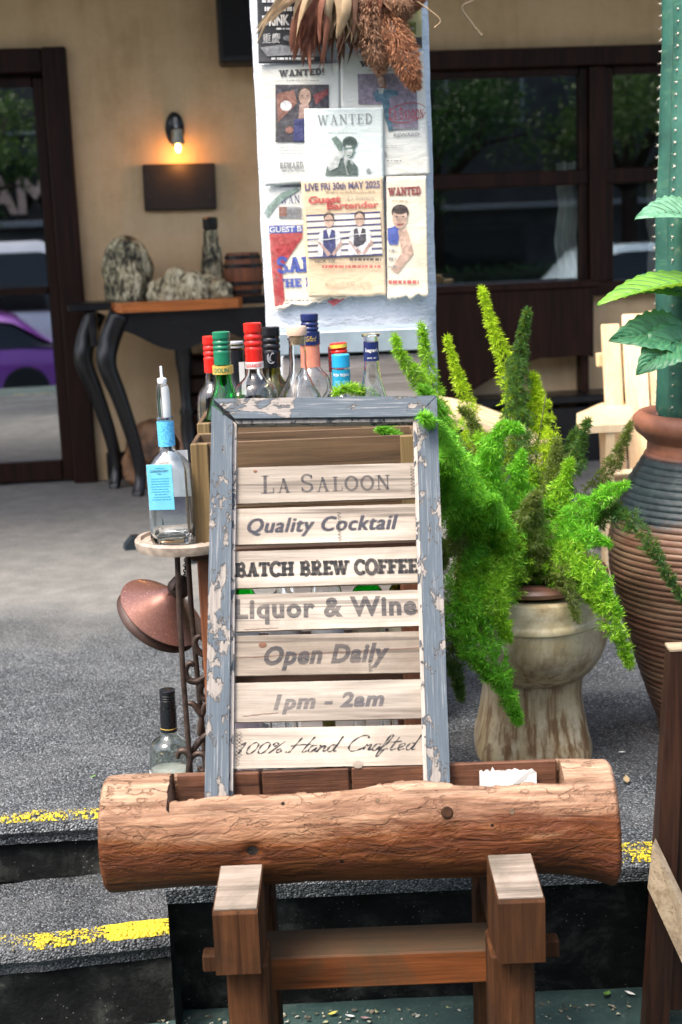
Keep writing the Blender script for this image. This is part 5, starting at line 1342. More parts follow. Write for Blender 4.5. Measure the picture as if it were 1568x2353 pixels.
P = Poster('poster', 'pale WANTED poster with a green grey man holding a pistol to his head', ((475, 800), (1052, 790), (1058, 1335), (480, 1345)), paper('pale_green_paper', (.68, .75, .71), (.5, .5, .42), .2), 4, seed=7)
P.text('WANTED', 570, 838, 972, 918, I['grey'], lambda b: stroke_text(b, GS, .1)); P.lines(640, 965, 860, 978, 1, I['pale'], 40, .5)
P.poly('body_print', [(625, 1295), (640, 1215), (700, 1170), (760, 1160), (830, 1185), (868, 1230), (868, 1290)], I['dgreen']); P.poly('shirt_print', [(765, 1150), (815, 1165), (835, 1190), (820, 1285), (790, 1285), (765, 1190)], I['pale']); P.poly('tie_print', [(793, 1185), (810, 1188), (815, 1280), (797, 1280)], I['dgreen'])
P.ell('hair_print', 808, 1050, 55, 48, I['dgreen']); P.ell('face_print', 806, 1100, 40, 62, I['green']); P.ell('face_print', 800, 1110, 30, 48, I['pale']); P.ell('hair_print', 812, 1042, 50, 30, I['dgreen']); P.poly('face_print', [(770, 1088), (840, 1080), (840, 1092), (770, 1100)], I['green']); P.poly('face_print', [(785, 1140), (815, 1138), (815, 1146), (787, 1148)], I['green'])
P.poly('arm_print', [(640, 1215), (680, 1180), (720, 1120), (750, 1100), (770, 1130), (740, 1170), (720, 1230), (660, 1260)], I['pale']); P.poly('pistol_print', [(672, 1020), (710, 1000), (760, 1060), (752, 1110), (725, 1110), (712, 1080)], I['green']); P.ell('print', 945, 1255, 18, 18, I['grey'])
P = Poster('poster', 'wrinkled cream poster with a man in a blue shirt and red heading', ((1078, 1300), (1368, 1292), (1385, 2170), (1085, 2195)), PC, 4, ragged=.009, seed=8, curl=.004, amp=.0018)
P.text('WANTED', 1088, 1370, 1330, 1440, I['maroon'], lambda b: stroke_text(b, GB, .03)); P.lines(1115, 1468, 1240, 1484, 1, I['tan'], 50, .5)
P.poly('body_print', [(1085, 1680), (1140, 1660), (1180, 1690), (1160, 1800), (1100, 1800), (1085, 1760)], I['blue']); P.poly('body_print', [(1160, 1690), (1225, 1680), (1260, 1800), (1275, 1860), (1160, 2010), (1110, 1980), (1190, 1860)], I['skin']); P.ell('hair_print', 1178, 1560, 64, 58, I['hair']); P.ell('face_print', 1176, 1600, 55, 82, I['skin']); P.ell('hair_print', 1178, 1540, 58, 36, I['hair'])
for ex in (1152, 1200): P.ell('face_print', ex, 1592, 10, 5, I['hair'], 8)
P.poly('face_print', [(1150, 1645), (1205, 1640), (1200, 1655), (1155, 1660)], I['maroon']); P.lines(1090, 2055, 1315, 2090, 1, I['red'], 51, .7); P.lines(1090, 1810, 1150, 1990, 3, I['grey'], 52, .3)
P = Poster('poster', 'tan Guest Bartender poster with two men before purple stripes', ((450, 1325), (1050, 1298), (1078, 2172), (505, 2185)), PT, 5, ragged=.004, seed=9, amp=.0012)
P.text('LIVE FRI 30th MAY 2025', 478, 1338, 1030, 1392, I['navy'], offset=.035); P.lines(620, 1398, 990, 1418, 1, I['tan'], 60, .6); P.text('Guest', 503, 1438, 742, 1495, I['red'], offset=.05); P.text('LA SALOON', 790, 1442, 985, 1470, I['grey'], lambda b: stroke_text(b, GS, .08, .8)); P.text('Bartender', 640, 1484, 1022, 1535, I['red'], offset=.045)
P.poly('print', [(490, 1580), (1030, 1552), (1048, 1868), (505, 1892)], paper('striped_white', (.74, .68, .58)))
for k in range(8): y = 1580 + k * 44; P.poly('stripe_print', [(488 + k * 2, y), (1032 + k * 2, y - 27), (1033 + k * 2, y - 13), (488 + k * 2, y + 14)], I['navy'])
for cx, cy in ((655, 1605), (880, 1595)):
    P.poly('body_print', [(cx - 85, cy + 280), (cx - 70, cy + 110), (cx - 25, cy + 75), (cx + 25, cy + 75), (cx + 80, cy + 105), (cx + 92, cy + 275)], I['white']); P.poly('vest_print', [(cx - 45, cy + 285), (cx - 42, cy + 90), (cx - 18, cy + 80), (cx, cy + 150), (cx + 18, cy + 80), (cx + 44, cy + 90), (cx + 55, cy + 280)], I['navy' if cx < 700 else 'dark'])
    P.poly('arm_print', [(cx - 85, cy + 170), (cx - 60, cy + 180), (cx + 20, cy + 265), (cx - 10, cy + 280)], I['skin2']); P.poly('arm_print', [(cx + 85, cy + 165), (cx + 100, cy + 190), (cx + 40, cy + 275), (cx + 20, cy + 262)], I['skin2'])
    P.ell('hair_print', cx, cy - 8, 40, 38, I['hair']); P.ell('face_print', cx, cy + 20, 34, 48, I['skin']); P.poly('face_print', [(cx - 30, cy + 10), (cx + 30, cy + 8), (cx + 30, cy + 18), (cx - 30, cy + 20)], I['hair'])
P.text('NICK TSE', 552, 1908, 702, 1930, I['black'], offset=.04); P.lines(800, 1895, 1040, 1918, 1, I['black'], 61, .8); P.lines(580, 1945, 1045, 1972, 1, I['red'], 62, .8); P.lines(620, 2065, 960, 2110, 1, I['tan'], 63, .6)
vs, fs = [], []; ribbon([(505, 1768), (640, 1760), (735, 1745), (850, 1722), (1040, 1710)], [4, 8, 10, 7, 3], vs, fs)
P.put('tear_print', [V((P.L((p.x, p.y))[0], 0, P.L((p.x, p.y))[1])) for p in vs], fs, I['white'])

# dried bouquet hung at the top of the pillar
bo = PY(*ZP(760, -190), PLY - .09)
bq = thing('dried_bouquet', 'bunch of dried brown leaves and fluffy grass plumes hanging on the pillar', 'bouquet', bo)
DM = {k: foliage('dried_' + k, a, b, .25, .7, 60) for k, (a, b) in dict(rust=((.16, .06, .035), (.36, .16, .1)), straw=((.4, .28, .16), (.62, .48, .32)), plume=((.34, .19, .11), (.6, .37, .24)), plume2=((.36, .16, .08), (.66, .33, .18)), dark=((.1, .05, .03), (.25, .13, .08))).items()}
rq = random.Random(21)
def BQ(zx, zy, dy=0): return PY(*ZP(zx, zy), PLY - .07 + dy) - bo
def husk(p0, p1, wid, m, n=7, twist=0):
    mb = MB(); side = (p1 - p0).cross(V((0, 1, 0))).normalized(); d = V((0, -1, 0))
    bow = V((rq.uniform(-.02, .02), rq.uniform(-.03, .01), 0))
    rows = []
    for i in range(n + 1):
        t = i / n; c = p0.lerp(p1, t) + bow * sin(pi * t); w_ = wid * (sin(pi * min(1, t * .75 + .2)) ** .8) * (1 if t < .98 else .15)
        a = twist * t; s2 = side * cos(a) + d * sin(a)
        rows.append([c - s2 * w_, c + d * w_ * .5, c + s2 * w_])
    mb.loft(rows, False, False); return mb.build('dried_leaf', m, bq, 180)
for (x0, x1, y1, wd, mk, nn) in ((430, 395, 385, .008, 'rust', 7), (520, 500, 420, .007, 'rust', 6), (560, 560, 480, .006, 'rust', 6), (600, 590, 330, .007, 'rust', 5), (300, 230, 120, .006, 'straw', 5), (430, 400, 260, .006, 'straw', 5), (650, 690, 240, .007, 'straw', 8), (760, 740, 300, .008, 'straw', 9), (830, 810, 250, .008, 'straw', 7), (240, 130, 280, .003, 'straw', 3),
                                (760, 760, 400, .006, 'dark', 8), (700, 720, 450, .005, 'dark', 5), (860, 850, 360, .007, 'dark', 7), (640, 640, 250, .006, 'dark', 8), (1000, 980, 150, .008, 'rust', 8), (1120, 1150, 120, .008, 'plume', 8), (1200, 1280, 60, .007, 'plume', 7), (900, 900, 200, .008, 'plume', 7)):
    for k in range(nn):
        wd *= 1.0
        husk(BQ(x0 + rq.uniform(-40, 40) + (760 - x0) * .3, -120 + rq.uniform(-80, 60), rq.uniform(-.04, .05)), BQ(x1 + rq.uniform(-55, 55), y1 + 75 - rq.uniform(0, 140) * (k > 0), rq.uniform(-.05, .03)), wd * rq.uniform(1.0, 1.6), DM[mk], 7, rq.uniform(-2, 2))
def plume(p0, p1, r, m, cnt):
    mb = MB(); ax = (p1 - p0); a = ax.cross(V((0, 1, 0))).normalized(); b_ = a.cross(ax).normalized(); axn = ax.normalized()
    for i in range(cnt):
        t = rq.random() ** .8; rr = r * (sin(pi * min(1, .12 + t * .86)) ** .7) * sqrt(rq.random()); th = rq.uniform(0, 2 * pi)
        c = p0 + ax * t + (a * cos(th) + b_ * sin(th)) * rr
        d = (axn * .8 + (a * cos(th) + b_ * sin(th)) * .8 + V((rq.uniform(-.5, .5), rq.uniform(-.5, .5), rq.uniform(-.6, .3)))).normalized() * rq.uniform(.006, .014)
        s_ = d.cross(V((rq.uniform(-1, 1), rq.uniform(-1, 1), .3))).normalized() * .0011
        n = len(mb.v); mb.v += [c - s_, c + s_, c + d]; mb.f.append([n, n + 1, n + 2])
    MB_ = mb.build('grass_plume', m, bq, flip=False)
plume(BQ(900, -40), BQ(1040, 530), .042, DM['plume'], 5200); plume(BQ(1060, 60, -.01), BQ(1300, 650, -.01), .038, DM['plume2'], 5200); plume(BQ(1150, -120), BQ(1180, 150), .05, DM['plume'], 4200); plume(BQ(1000, -150), BQ(900, 340), .045, DM['plume'], 4200); plume(BQ(700, -120), BQ(700, 180), .04, DM['dark'], 3000); plume(BQ(1250, -160), BQ(1290, 60), .035, DM['plume2'], 2500)
MB().tube(catmull([BQ(1270, -10, -.02), BQ(1390, 70, -.03), BQ(1475, 150, -.03), BQ(1430, 205, -.03)], 6), .0018, 6).build('straw_stem', DM['straw'], bq, 180)
MB().tube([BQ(520 + 40 * sin(i), -170 - 3 * i, -.05) for i in range(8)] + [BQ(760, -190, .0), BQ(760, -260, .075)], .003, 6).build('tie_string', DM['straw'], bq, 180)
# raffia strand hanging from the roof edge
p = [PY(*q, 3.7) for q in ((1090, -160), (1088, -60), (1092, -5), (1066, 12), (1064, 26), (1074, 40), (1086, 56), (1092, 66), (1098, 70), (1106, 82), (1110, 78))]
tag(MB().tube(catmull([p[0] + V((0, 0, .25))] + p, 5), .0034, 6).build('raffia_strand', DM['straw'], None, 180), 'curly pale raffia strand hanging before the tan wall', 'strand')
# ------------------------------------------------------------------ toilet bowl planter with foxtail fern
TX = PY(1222, 1500, 3.14).x
toil = thing('toilet_planter', 'old stained ceramic toilet bowl used as a planter with brown seat', 'planter', (TX, 3.14, T0), (0, 0, radians(-3)))
def m_ceramic():
    g = G_('stained_ceramic'); co = g.co()
    n = g.noise(co, 9, 6, .65, .5); dr = g.noise(g.co(sc=(38, 38, 1.6)), 1.3, 5, .6); z = g.xyz(co, 2)
    c = g.ramp(n, [(.3, (.36, .28, .13)), (.5, (.62, .54, .35)), (.68, (.78, .73, .55))])
    lowf = g.ramp(g.math('ADD', z, g.math('MULTIPLY', g.math('SUBTRACT', n, .5), .22)), [(.2, 1), (.34, 0)])
    drip = g.ramp(dr, [(.46, 0), (.56, 1)])
    c = g.mix(g.math('MULTIPLY', g.math('ADD', g.math('MULTIPLY', drip, .5), .5), g.math('MULTIPLY', lowf, .95)), c, g.ramp(dr, [(.4, (.42, .3, .13)), (.62, (.17, .085, .035))]))
    sm = g.ramp(g.noise(co, 22, 6, .7), [(.5, 0), (.7, .6)])
    c = g.mix(sm, c, (.24, .15, .075))
    g.set(color=c, rough=.32, spec=.5, coat=.2, normal=g.bump(g.noise(co, 40, 4), .12, .004)); return g.m
M['ceramic'] = m_ceramic()
def egg(hw, front, back, z, n=56, k=2.0):
    out = []
    for i in range(n):
        a = 2 * pi * i / n; c, s = cos(a), sin(a); d = front if s < 0 else back
        out.append(V((hw * abs(c) ** (2 / k) * (1 if c >= 0 else -1), d * abs(s) ** (2 / k) * (1 if s >= 0 else -1), z)))
    return out
prof = [(.0, .134, .125, .22, 3.2), (.02, .134, .124, .22, 3.2), (.05, .126, .115, .215, 3), (.11, .116, .105, .21, 2.8), (.15, .112, .104, .2, 2.6), (.178, .116, .11, .2, 2.4), (.19, .124, .13, .2, 2.2), (.21, .143, .168, .21, 2.1), (.238, .161, .2, .22, 2), (.275, .173, .224, .23, 2), (.325, .175, .232, .235, 2), (.333, .176, .233, .236, 2), (.336, .18, .238, .238, 2), (.345, .181, .24, .238, 2), (.35, .179, .237, .236, 2), (.355, .178, .236, .236, 2), (.375, .18, .239, .237, 2), (.39, .182, .241, .238, 2), (.4, .18, .239, .236, 2), (.404, .172, .23, .228, 2)]
mb = MB(); mb.loft([egg(hw, f, b, z, 56, k) for z, hw, f, b, k in prof] + [egg(.14, .19, .19, .402), egg(.135, .185, .185, .37), egg(.12, .17, .17, .33)], True, True)
mb.build('bowl', M['ceramic'], toil, 45)
# brown seat ring
rings = []
for t in range(13):
    a = 2 * pi * t / 12; r = .03
    rings.append(egg(.145 + r * cos(a), .2 + r * cos(a), .2 + r * cos(a), .424 + .015 * sin(a)))
MB().loft(rings, True, False).build('seat', M['seat'], toil, 180)
MB().grid(lambda u, v: (.15 * (2 * u - 1) * sqrt(max(0, 1 - (2 * v - 1) ** 2)), .19 * (2 * v - 1), .39 + .012 * nz(u * 9, v * 9) + .006 * nz(u * 30, v * 30)), 40, 40).build('soil', M['soil'], toil, 180)
for sx in (-1, 1): MB().lathe([(.001, 0), (.012, 0), (.014, .012), (.008, .022), (.001, .024)], 14, TR(sx * .1, -.03, .018)).build('bolt_cap', M['ceramic'], toil, 180)
MB().grid(lambda u, v: (.018 * (u - .5) * sin(pi * min(1, v + .15)) + TX * 0 - .01, -.16 + .03 * v, .418 + .006 * sin(pi * v)), 4, 6).build('pale_pebble', plain('pale_shell', (.55, .65, .68), .5), toil, 180)

fern = thing('foxtail_fern', 'bushy foxtail fern with lime and dark green plumes spilling from the toilet planter', 'fern', (TX, 3.14, T0 + .4))
FO = V((TX, 3.14, T0 + .4))
FC = dict(lime=((.4, .58, .02), (.62, .78, .05)), bright=((.1, .4, .02), (.38, .78, .08)), mid=((.08, .32, .022), (.26, .58, .06)), dark=((.025, .09, .022), (.09, .2, .045)), olive=((.09, .13, .03), (.24, .29, .09)), fresh=((.19, .44, .02), (.48, .72, .07)))  # lime: backlit plumes, the sun's glow put into the leaf colour
FC = {k: (tuple(x * 1.12 for x in a), tuple(min(.9, x * 1.15) for x in b)) for k, (a, b) in FC.items()}
FM = {k: foliage('fern_' + k, a, b, .45, .45, 45, tcol=(.55, .7, .05)) for k, (a, b) in FC.items()}
M['stem'] = plain('fern_stem', (.09, .1, .03), .6)
fr = random.Random(77)
def frond(pts, rad, mk, dens=1.0, nl=.0145, tip=.04, loose=0):
    """pts: (px, py, Y) along the stem; rad in metres at the fullest place"""
    q = catmull([PY(*p) - FO for p in pts], 10)
    L_ = [0]
    for a, b in zip(q, q[1:]): L_.append(L_[-1] + (b - a).length)
    tot = L_[-1]
    def at(s):
        for i in range(len(q) - 1):
            if L_[i + 1] >= s or i == len(q) - 2:
                t = (s - L_[i]) / max(1e-6, L_[i + 1] - L_[i]); return q[i].lerp(q[i + 1], t), (q[i + 1] - q[i]).normalized()
    MBs = MB().tube(q, [lerp(.0022, .0008, i / (len(q) - 1)) for i in range(len(q))], 5)
    st_ = MBs.build('frond', M['stem'], fern, 180)
    mb = MB(); vv, ff = mb.v, mb.f
    n = int(tot / .0016 * (rad / .04) ** 1.25 * dens * 2.3)
    for i in range(n):
        u = fr.random(); p, t = at(u * tot)
        prof_ = min(1, u / .18 + .12) * min(1, (1 - u) / .66 + tip) ** .9
        lump = .82 + .75 * nz(u * tot * 55, rad * 100, len(pts)) * (1 if u > .25 else .5)
        a = t.cross(V((.3, .9, .2))).normalized(); b = a.cross(t); th = fr.uniform(0, 2 * pi)
        rd = a * cos(th) + b * sin(th)
        rr = rad * prof_ * lump * (fr.random() ** .55)
        c = p + rd * rr + t * rr * .45 + V((0, 0, -rr * .1))
        axis = (rd * .85 + t * .6).normalized()
        a2 = axis.cross(V((.21, .77, .4))).normalized(); b2 = a2.cross(axis)
        ln = nl * fr.uniform(.75, 1.2)
        k0 = fr.uniform(0, 6.28)
        m = 8
        for k in range(m):
            ph = k0 + k * 2.4; sp = .55 + .45 * ((k * 37 % 10) / 10)
            d = (axis * (1.15 - sp) + (a2 * cos(ph) + b2 * sin(ph)) * sp).normalized() * ln
            w_ = d.cross(V((fr.uniform(-1, 1), fr.uniform(-1, 1), fr.uniform(-1, 1)))).normalized() * ln * .07
            o_ = c + t * fr.uniform(-.003, .003)
            z_ = len(vv); md = o_ + d * .45
            vv += [o_, md - w_, o_ + d, md + w_]; ff.append([z_, z_ + 1, z_ + 2, z_ + 3])
    mb.build('needles', FM[mk], st_, flip=False)['kind'] = 'stuff'
F_ = [
 # back, upright
 ([(1195, 1330, 3.12), (1190, 1050, 3.2), (1168, 860, 3.24), (1135, 760, 3.25), (1107, 665, 3.26)], .034, 'lime'),
 ([(1205, 1330, 3.1), (1190, 1050, 3.14), (1188, 880, 3.17), (1198, 790, 3.18), (1212, 716, 3.18)], .046, 'dark'),
 ([(1225, 1330, 3.12), (1248, 1100, 3.16), (1245, 980, 3.18), (1226, 865, 3.2)], .058, 'lime'),
 ([(1170, 1330, 3.12), (1105, 1100, 3.18), (1075, 930, 3.2), (1050, 860, 3.2), (1028, 776, 3.2)], .03, 'lime'),
 ([(1150, 1330, 3.1), (1040, 1080, 3.05), (975, 900, 3.02), (925, 820, 3.0), (905, 772, 3.0)], .036, 'fresh'),
 ([(1160, 1330, 3.1), (1060, 1060, 3.1), (1000, 900, 3.08), (978, 810, 3.08), (968, 748, 3.08)], .034, 'fresh'),
 ([(1150, 1330, 3.1), (1060, 1120, 3.0), (1010, 950, 2.95), (965, 890, 2.93)], .04, 'mid'),
 # plump ones towards the viewer
 ([(1190, 1330, 3.1), (1130, 1160, 2.98), (1120, 1060, 2.92), (1155, 985, 2.88), (1195, 985, 2.86)], .056, 'bright'),
 ([(1190, 1330, 3.08), (1150, 1230, 2.9), (1135, 1160, 2.78), (1140, 1150, 2.74)], .05, 'bright'),
 ([(1215, 1330, 3.08), (1215, 1240, 2.95), (1222, 1165, 2.88), (1235, 1135, 2.85)], .056, 'olive'),
 ([(1250, 1330, 3.08), (1290, 1230, 2.98), (1350, 1160, 2.93), (1440, 1112, 2.9)], .046, 'bright'),
 ([(1235, 1330, 3.1), (1280, 1180, 3.1), (1320, 1060, 3.1), (1350, 970, 3.1)], .036, 'dark'),
 ([(1250, 1330, 3.12), (1340, 1180, 3.14), (1405, 1070, 3.15), (1450, 975, 3.15)], .032, 'olive'),
 ([(1240, 1330, 3.14), (1290, 1150, 3.2), (1300, 1060, 3.2), (1325, 985, 3.2)], .03, 'dark'),
 # left, one reaching over the sign frame
 ([(1180, 1330, 3.08), (1090, 1140, 2.8), (1040, 1040, 2.6), (1005, 985, 2.42), (972, 958, 2.34)], .034, 'bright'),
 ([(1170, 1330, 3.08), (1060, 1180, 2.85), (1030, 1100, 2.7), (1018, 1050, 2.65)], .05, 'bright'),
 ([(1170, 1330, 3.1), (1050, 1160, 2.8), (960, 1050, 2.66), (900, 1000, 2.62), (872, 985, 2.6)], .04, 'mid'),
 ([(1160, 1330, 3.1), (1040, 1120, 2.82), (930, 1000, 2.68), (880, 970, 2.64)], .034, 'fresh'),
 ([(1160, 1330, 3.1), (1000, 1060, 2.85), (880, 930, 2.75), (800, 890, 2.7), (772, 905, 2.68)], .022, 'fresh'),
 ([(1180, 1330, 3.08), (1080, 1260, 2.9), (1030, 1250, 2.82), (1020, 1300, 2.8)], .045, 'olive'),
 ([(1180, 1330, 3.08), (1100, 1220, 2.92), (1060, 1190, 2.85), (1045, 1230, 2.82)], .052, 'mid'),
 ([(1190, 1330, 3.08), (1120, 1270, 2.92), (1090, 1260, 2.85), (1070, 1300, 2.82)], .05, 'mid'),
 ([(1190, 1330, 3.1), (1090, 1100, 3.0), (1045, 1010, 2.95)], .045, 'olive'),
 ([(1190, 1330, 3.1), (1100, 1000, 3.12), (1060, 940, 3.12)], .036, 'olive'),
 # spilling over the rim
 ([(1195, 1340, 3.05), (1115, 1330, 2.88), (1095, 1400, 2.8), (1125, 1500, 2.78), (1165, 1590, 2.78), (1192, 1660, 2.79)], .056, 'bright'),
 ([(1185, 1340, 3.05), (1090, 1320, 2.9), (1050, 1370, 2.83), (1070, 1480, 2.8), (1130, 1560, 2.79)], .05, 'bright'),
 ([(1195, 1340, 3.05), (1150, 1310, 2.86), (1140, 1380, 2.78), (1170, 1470, 2.77)], .046, 'fresh'),
 ([(1180, 1340, 3.05), (1070, 1340, 2.92), (1040, 1430, 2.87), (1045, 1520, 2.86), (1060, 1605, 2.87)], .04, 'dark'),
 ([(1250, 1340, 3.05), (1310, 1280, 2.93), (1360, 1330, 2.87), (1410, 1430, 2.85), (1448, 1528, 2.86)], .042, 'fresh'),
 ([(1245, 1340, 3.05), (1290, 1270, 2.92), (1320, 1310, 2.88), (1380, 1400, 2.86)], .046, 'fresh'),
 ([(1240, 1340, 3.05), (1275, 1290, 2.92), (1305, 1350, 2.86), (1332, 1428, 2.84)], .03, 'olive'),
 ([(1260, 1335, 3.08), (1350, 1200, 3.0), (1440, 1190, 2.9), (1500, 1260, 2.86), (1540, 1330, 2.85), (1575, 1390, 2.85)], .026, 'dark'),
 ([(1255, 1335, 3.08), (1330, 1220, 3.02), (1400, 1170, 2.95), (1440, 1185, 2.9)], .038, 'dark'),
 # inner filling
 ([(1205, 1335, 3.08), (1150, 1180, 3.0), (1120, 1070, 2.96), (1100, 1000, 2.95)], .05, 'fresh'), ([(1210, 1335, 3.08), (1190, 1200, 3.02), (1185, 1110, 3.0), (1200, 1040, 3.0)], .055, 'bright'), ([(1220, 1335, 3.08), (1265, 1200, 3.02), (1290, 1120, 3.0), (1310, 1060, 3.0)], .045, 'fresh'),
 ([(1225, 1335, 3.06), (1290, 1250, 2.95), (1350, 1230, 2.9), (1400, 1250, 2.88)], .045, 'bright'), ([(1190, 1335, 3.06), (1110, 1230, 2.9), (1060, 1150, 2.8), (1035, 1120, 2.75)], .05, 'fresh'), ([(1200, 1335, 3.06), (1160, 1260, 2.92), (1150, 1220, 2.86), (1165, 1230, 2.82)], .05, 'fresh'),
 ([(1215, 1335, 3.08), (1255, 1180, 3.05), (1275, 1080, 3.05), (1280, 1010, 3.05)], .04, 'olive'), ([(1240, 1335, 3.05), (1300, 1290, 2.93), (1370, 1330, 2.88), (1420, 1410, 2.86)], .042, 'bright'), ([(1185, 1338, 3.05), (1100, 1300, 2.88), (1080, 1380, 2.82), (1110, 1470, 2.8)], .05, 'fresh'),
 ([(1210, 1340, 3.1), (1180, 1240, 3.02), (1170, 1180, 3.0)], .06, 'dark'), ([(1215, 1340, 3.1), (1240, 1230, 3.05), (1250, 1160, 3.0)], .056, 'mid'), ([(1230, 1340, 3.08), (1270, 1270, 2.98), (1300, 1240, 2.94)], .05, 'mid'), ([(1200, 1340, 3.08), (1150, 1290, 2.96), (1130, 1260, 2.9)], .056, 'dark'),
 ([(1205, 1340, 3.06), (1190, 1300, 2.95), (1180, 1290, 2.9)], .04, 'dark'), ([(1220, 1340, 3.1), (1205, 1180, 3.1), (1225, 1080, 3.1)], .05, 'fresh'), ([(1230, 1340, 3.06), (1240, 1290, 2.96), (1250, 1260, 2.9)], .04, 'olive'),
]
for pts, r, mk in F_: frond(pts, r * 1.22, mk, .86)
rr_ = random.Random(4)
for k in range(9):      # bare stems
    a = V((rr_.uniform(-.03, .03), rr_.uniform(-.03, .03), .0)); b = V((rr_.uniform(-.25, .15), rr_.uniform(-.15, .05), rr_.uniform(.2, .45)))
    MB().tube(catmull([a, a.lerp(b, .5) + V((0, 0, .05)), b], 6), .0016, 5).build('bare_stem', M['stem'], fern, 180)

# ------------------------------------------------------------------ tall ribbed jar, cactus, broad-leaved plant
JY = 3.18
jl = PY(1408, 1290, JY - .02); JR = .232
jx = jl.x + JR
zr_ = PY(1490, 945, JY).z - T0
jar = thing('ribbed_jar', 'tall ribbed clay jar with dark blue green glaze over red brown clay', 'jar', (jx, JY, T0))
def m_jar():
    g = G_('glazed_clay'); co = g.co(); n = g.noise(co, 7, 6, .65, .5); z = g.xyz(co, 2); st_ = g.noise(g.co(sc=(1, 1, 9)), 5, 5, .6); fine = g.noise(co, 40, 5, .7)
    clay = g.ramp(st_, [(.3, (.075, .032, .02)), (.5, (.15, .08, .052)), (.68, (.22, .145, .095))])
    moss = g.ramp(n, [(.5, 0), (.7, .55)]); clay = g.mix(moss, clay, (.1, .085, .045))
    glz = g.ramp(fine, [(.35, (.008, .014, .018)), (.6, (.02, .032, .036)), (.75, (.05, .07, .065))])
    zz = g.math('ADD', z, g.math('MULTIPLY', g.math('SUBTRACT', n, .5), .16))
    f = g.ramp(g.math('SUBTRACT', zz, .04), [(.475, 0), (.515, 1)]); top = g.ramp(z, [(zr_ - .105, 0), (zr_ - .09, 1)])
    c = g.mix(f, clay, glz); c = g.mix(top, c, g.ramp(n, [(.35, (.15, .06, .04)), (.6, (.32, .13, .08)), (.75, (.2, .16, .11))]))
    g.set(color=c, rough=.5, spec=.35, normal=g.bump(fine, .3, .004)); return g.m
pf = []
NZ = 520
tab = [(0, .115), (.06, .12), (.2, .155), (.4, .2), (.58, .23), (.68, .232), (.78, .218), (.88, .185), (.94, .158), (.965, .148), (1, .146)]
hb2 = zr_ - .07
for i in range(NZ + 1):
    t = i / NZ; r = interp(tab, t)
    rib = .0032 * (1 + .5 * nz(t * 30, 3)) * (abs(sin((t + .004 * nz(t * 22, 1)) * hb2 / .0142 * pi)) ** .6) if .03 < t < .965 else 0
    pf.append((r + rib, t * hb2))
lip = [(.15, hb2 + .004), (.158, hb2 + .012), (.172, hb2 + .024), (.18, hb2 + .04), (.178, hb2 + .056), (.168, hb2 + .066), (.155, hb2 + .068), (.14, hb2 + .06), (.132, hb2 + .03), (.13, hb2 - .04)]
MB().lathe([(.001, 0)] + pf + lip + [(.001, hb2 - .04)], 80).build('jar_body', m_jar(), jar, 60)
p = PY(1530, 1045, JY - .22) - V((jx, JY, T0)); an = atan2(p.y, p.x)
for dz, s in ((0, 1), (-.02, .7), (.012, .6)):
    rj = interp(tab, (p.z + dz) / hb2) + .006
    MB().add([V((rj * cos(an + q[0] * s), rj * sin(an + q[0] * s), p.z + dz + q[1] * s)) for q in ((-.02, -.012), (.02, -.006), (.03, .008), (.008, .014), (-.008, .02), (-.03, .004))], [[0, 1, 2, 3, 4, 5]]).build('yellow_fleck', M['c_yellow'], jar)
MB().lathe([(.001, hb2 - .03), (.13, hb2 - .03), (.13, hb2 - .02), (.001, hb2 - .015)], 30).build('soil', M['soil'], jar)

def m_cactus():
    g = G_('cactus_skin'); co = g.co(); n = g.noise(co, 8, 5, .6); st_ = g.noise(g.co(sc=(1, 1, 4)), 14, 4, .6)
    c = g.ramp(n, [(.3, (.014, .06, .045)), (.55, (.028, .115, .082)), (.75, (.055, .17, .125))])
    c = g.mix(g.ramp(st_, [(.55, 0), (.75, .4)]), c, (.12, .24, .12)); c = g.mix(g.ramp(g.noise(co, 30, 6, .7), [(.58, 0), (.72, .6)]), c, (.2, .26, .17)); g.set(color=c, rough=.5, spec=.4, normal=g.bump(st_, .15, .006)); return g.m
cac = thing('column_cactus', 'blue green ribbed column cactus with pale spines rising from the jar', 'cactus', (jx - .01, JY - .02, T0 + hb2 - .03))
CB = V((jx - .01, JY - .02, T0 + hb2 - .03))
NR = 7
cxb = PY(1505, 850, JY).x; CR = jx - .01 - cxb + .004
def cpt(z, a, k=1.0):
    lean = .0 * z
    r = CR * (1 - .05 * sin(z * 9) * .6 - .03 * nz(z * 7, 2)) * (.74 + .26 * abs(cos(a * NR / 2)) ** .8) * k
    r *= .94 if z < .1 else 1
    r *= lerp(1.0, .9, min(1, z / 1.2))
    return V((r * cos(a + .12), r * sin(a + .12), z))
H_ = 1.25
rings = [[cpt(H_ * i / 110, 2 * pi * j / 84) for j in range(84)] for i in range(111)]
for i in range(1, 8): rings.append([cpt(H_, 2 * pi * j / 84, cos(i / 8 * pi / 2)) + V((0, 0, .05 * sin(i / 8 * pi / 2))) for j in range(84)])
MB().loft(rings, True, True).build('cactus_body', m_cactus(), cac, 180)
spm = plain('pale_spine', (.55, .5, .42), .6); mb = MB(); rc_ = random.Random(8)
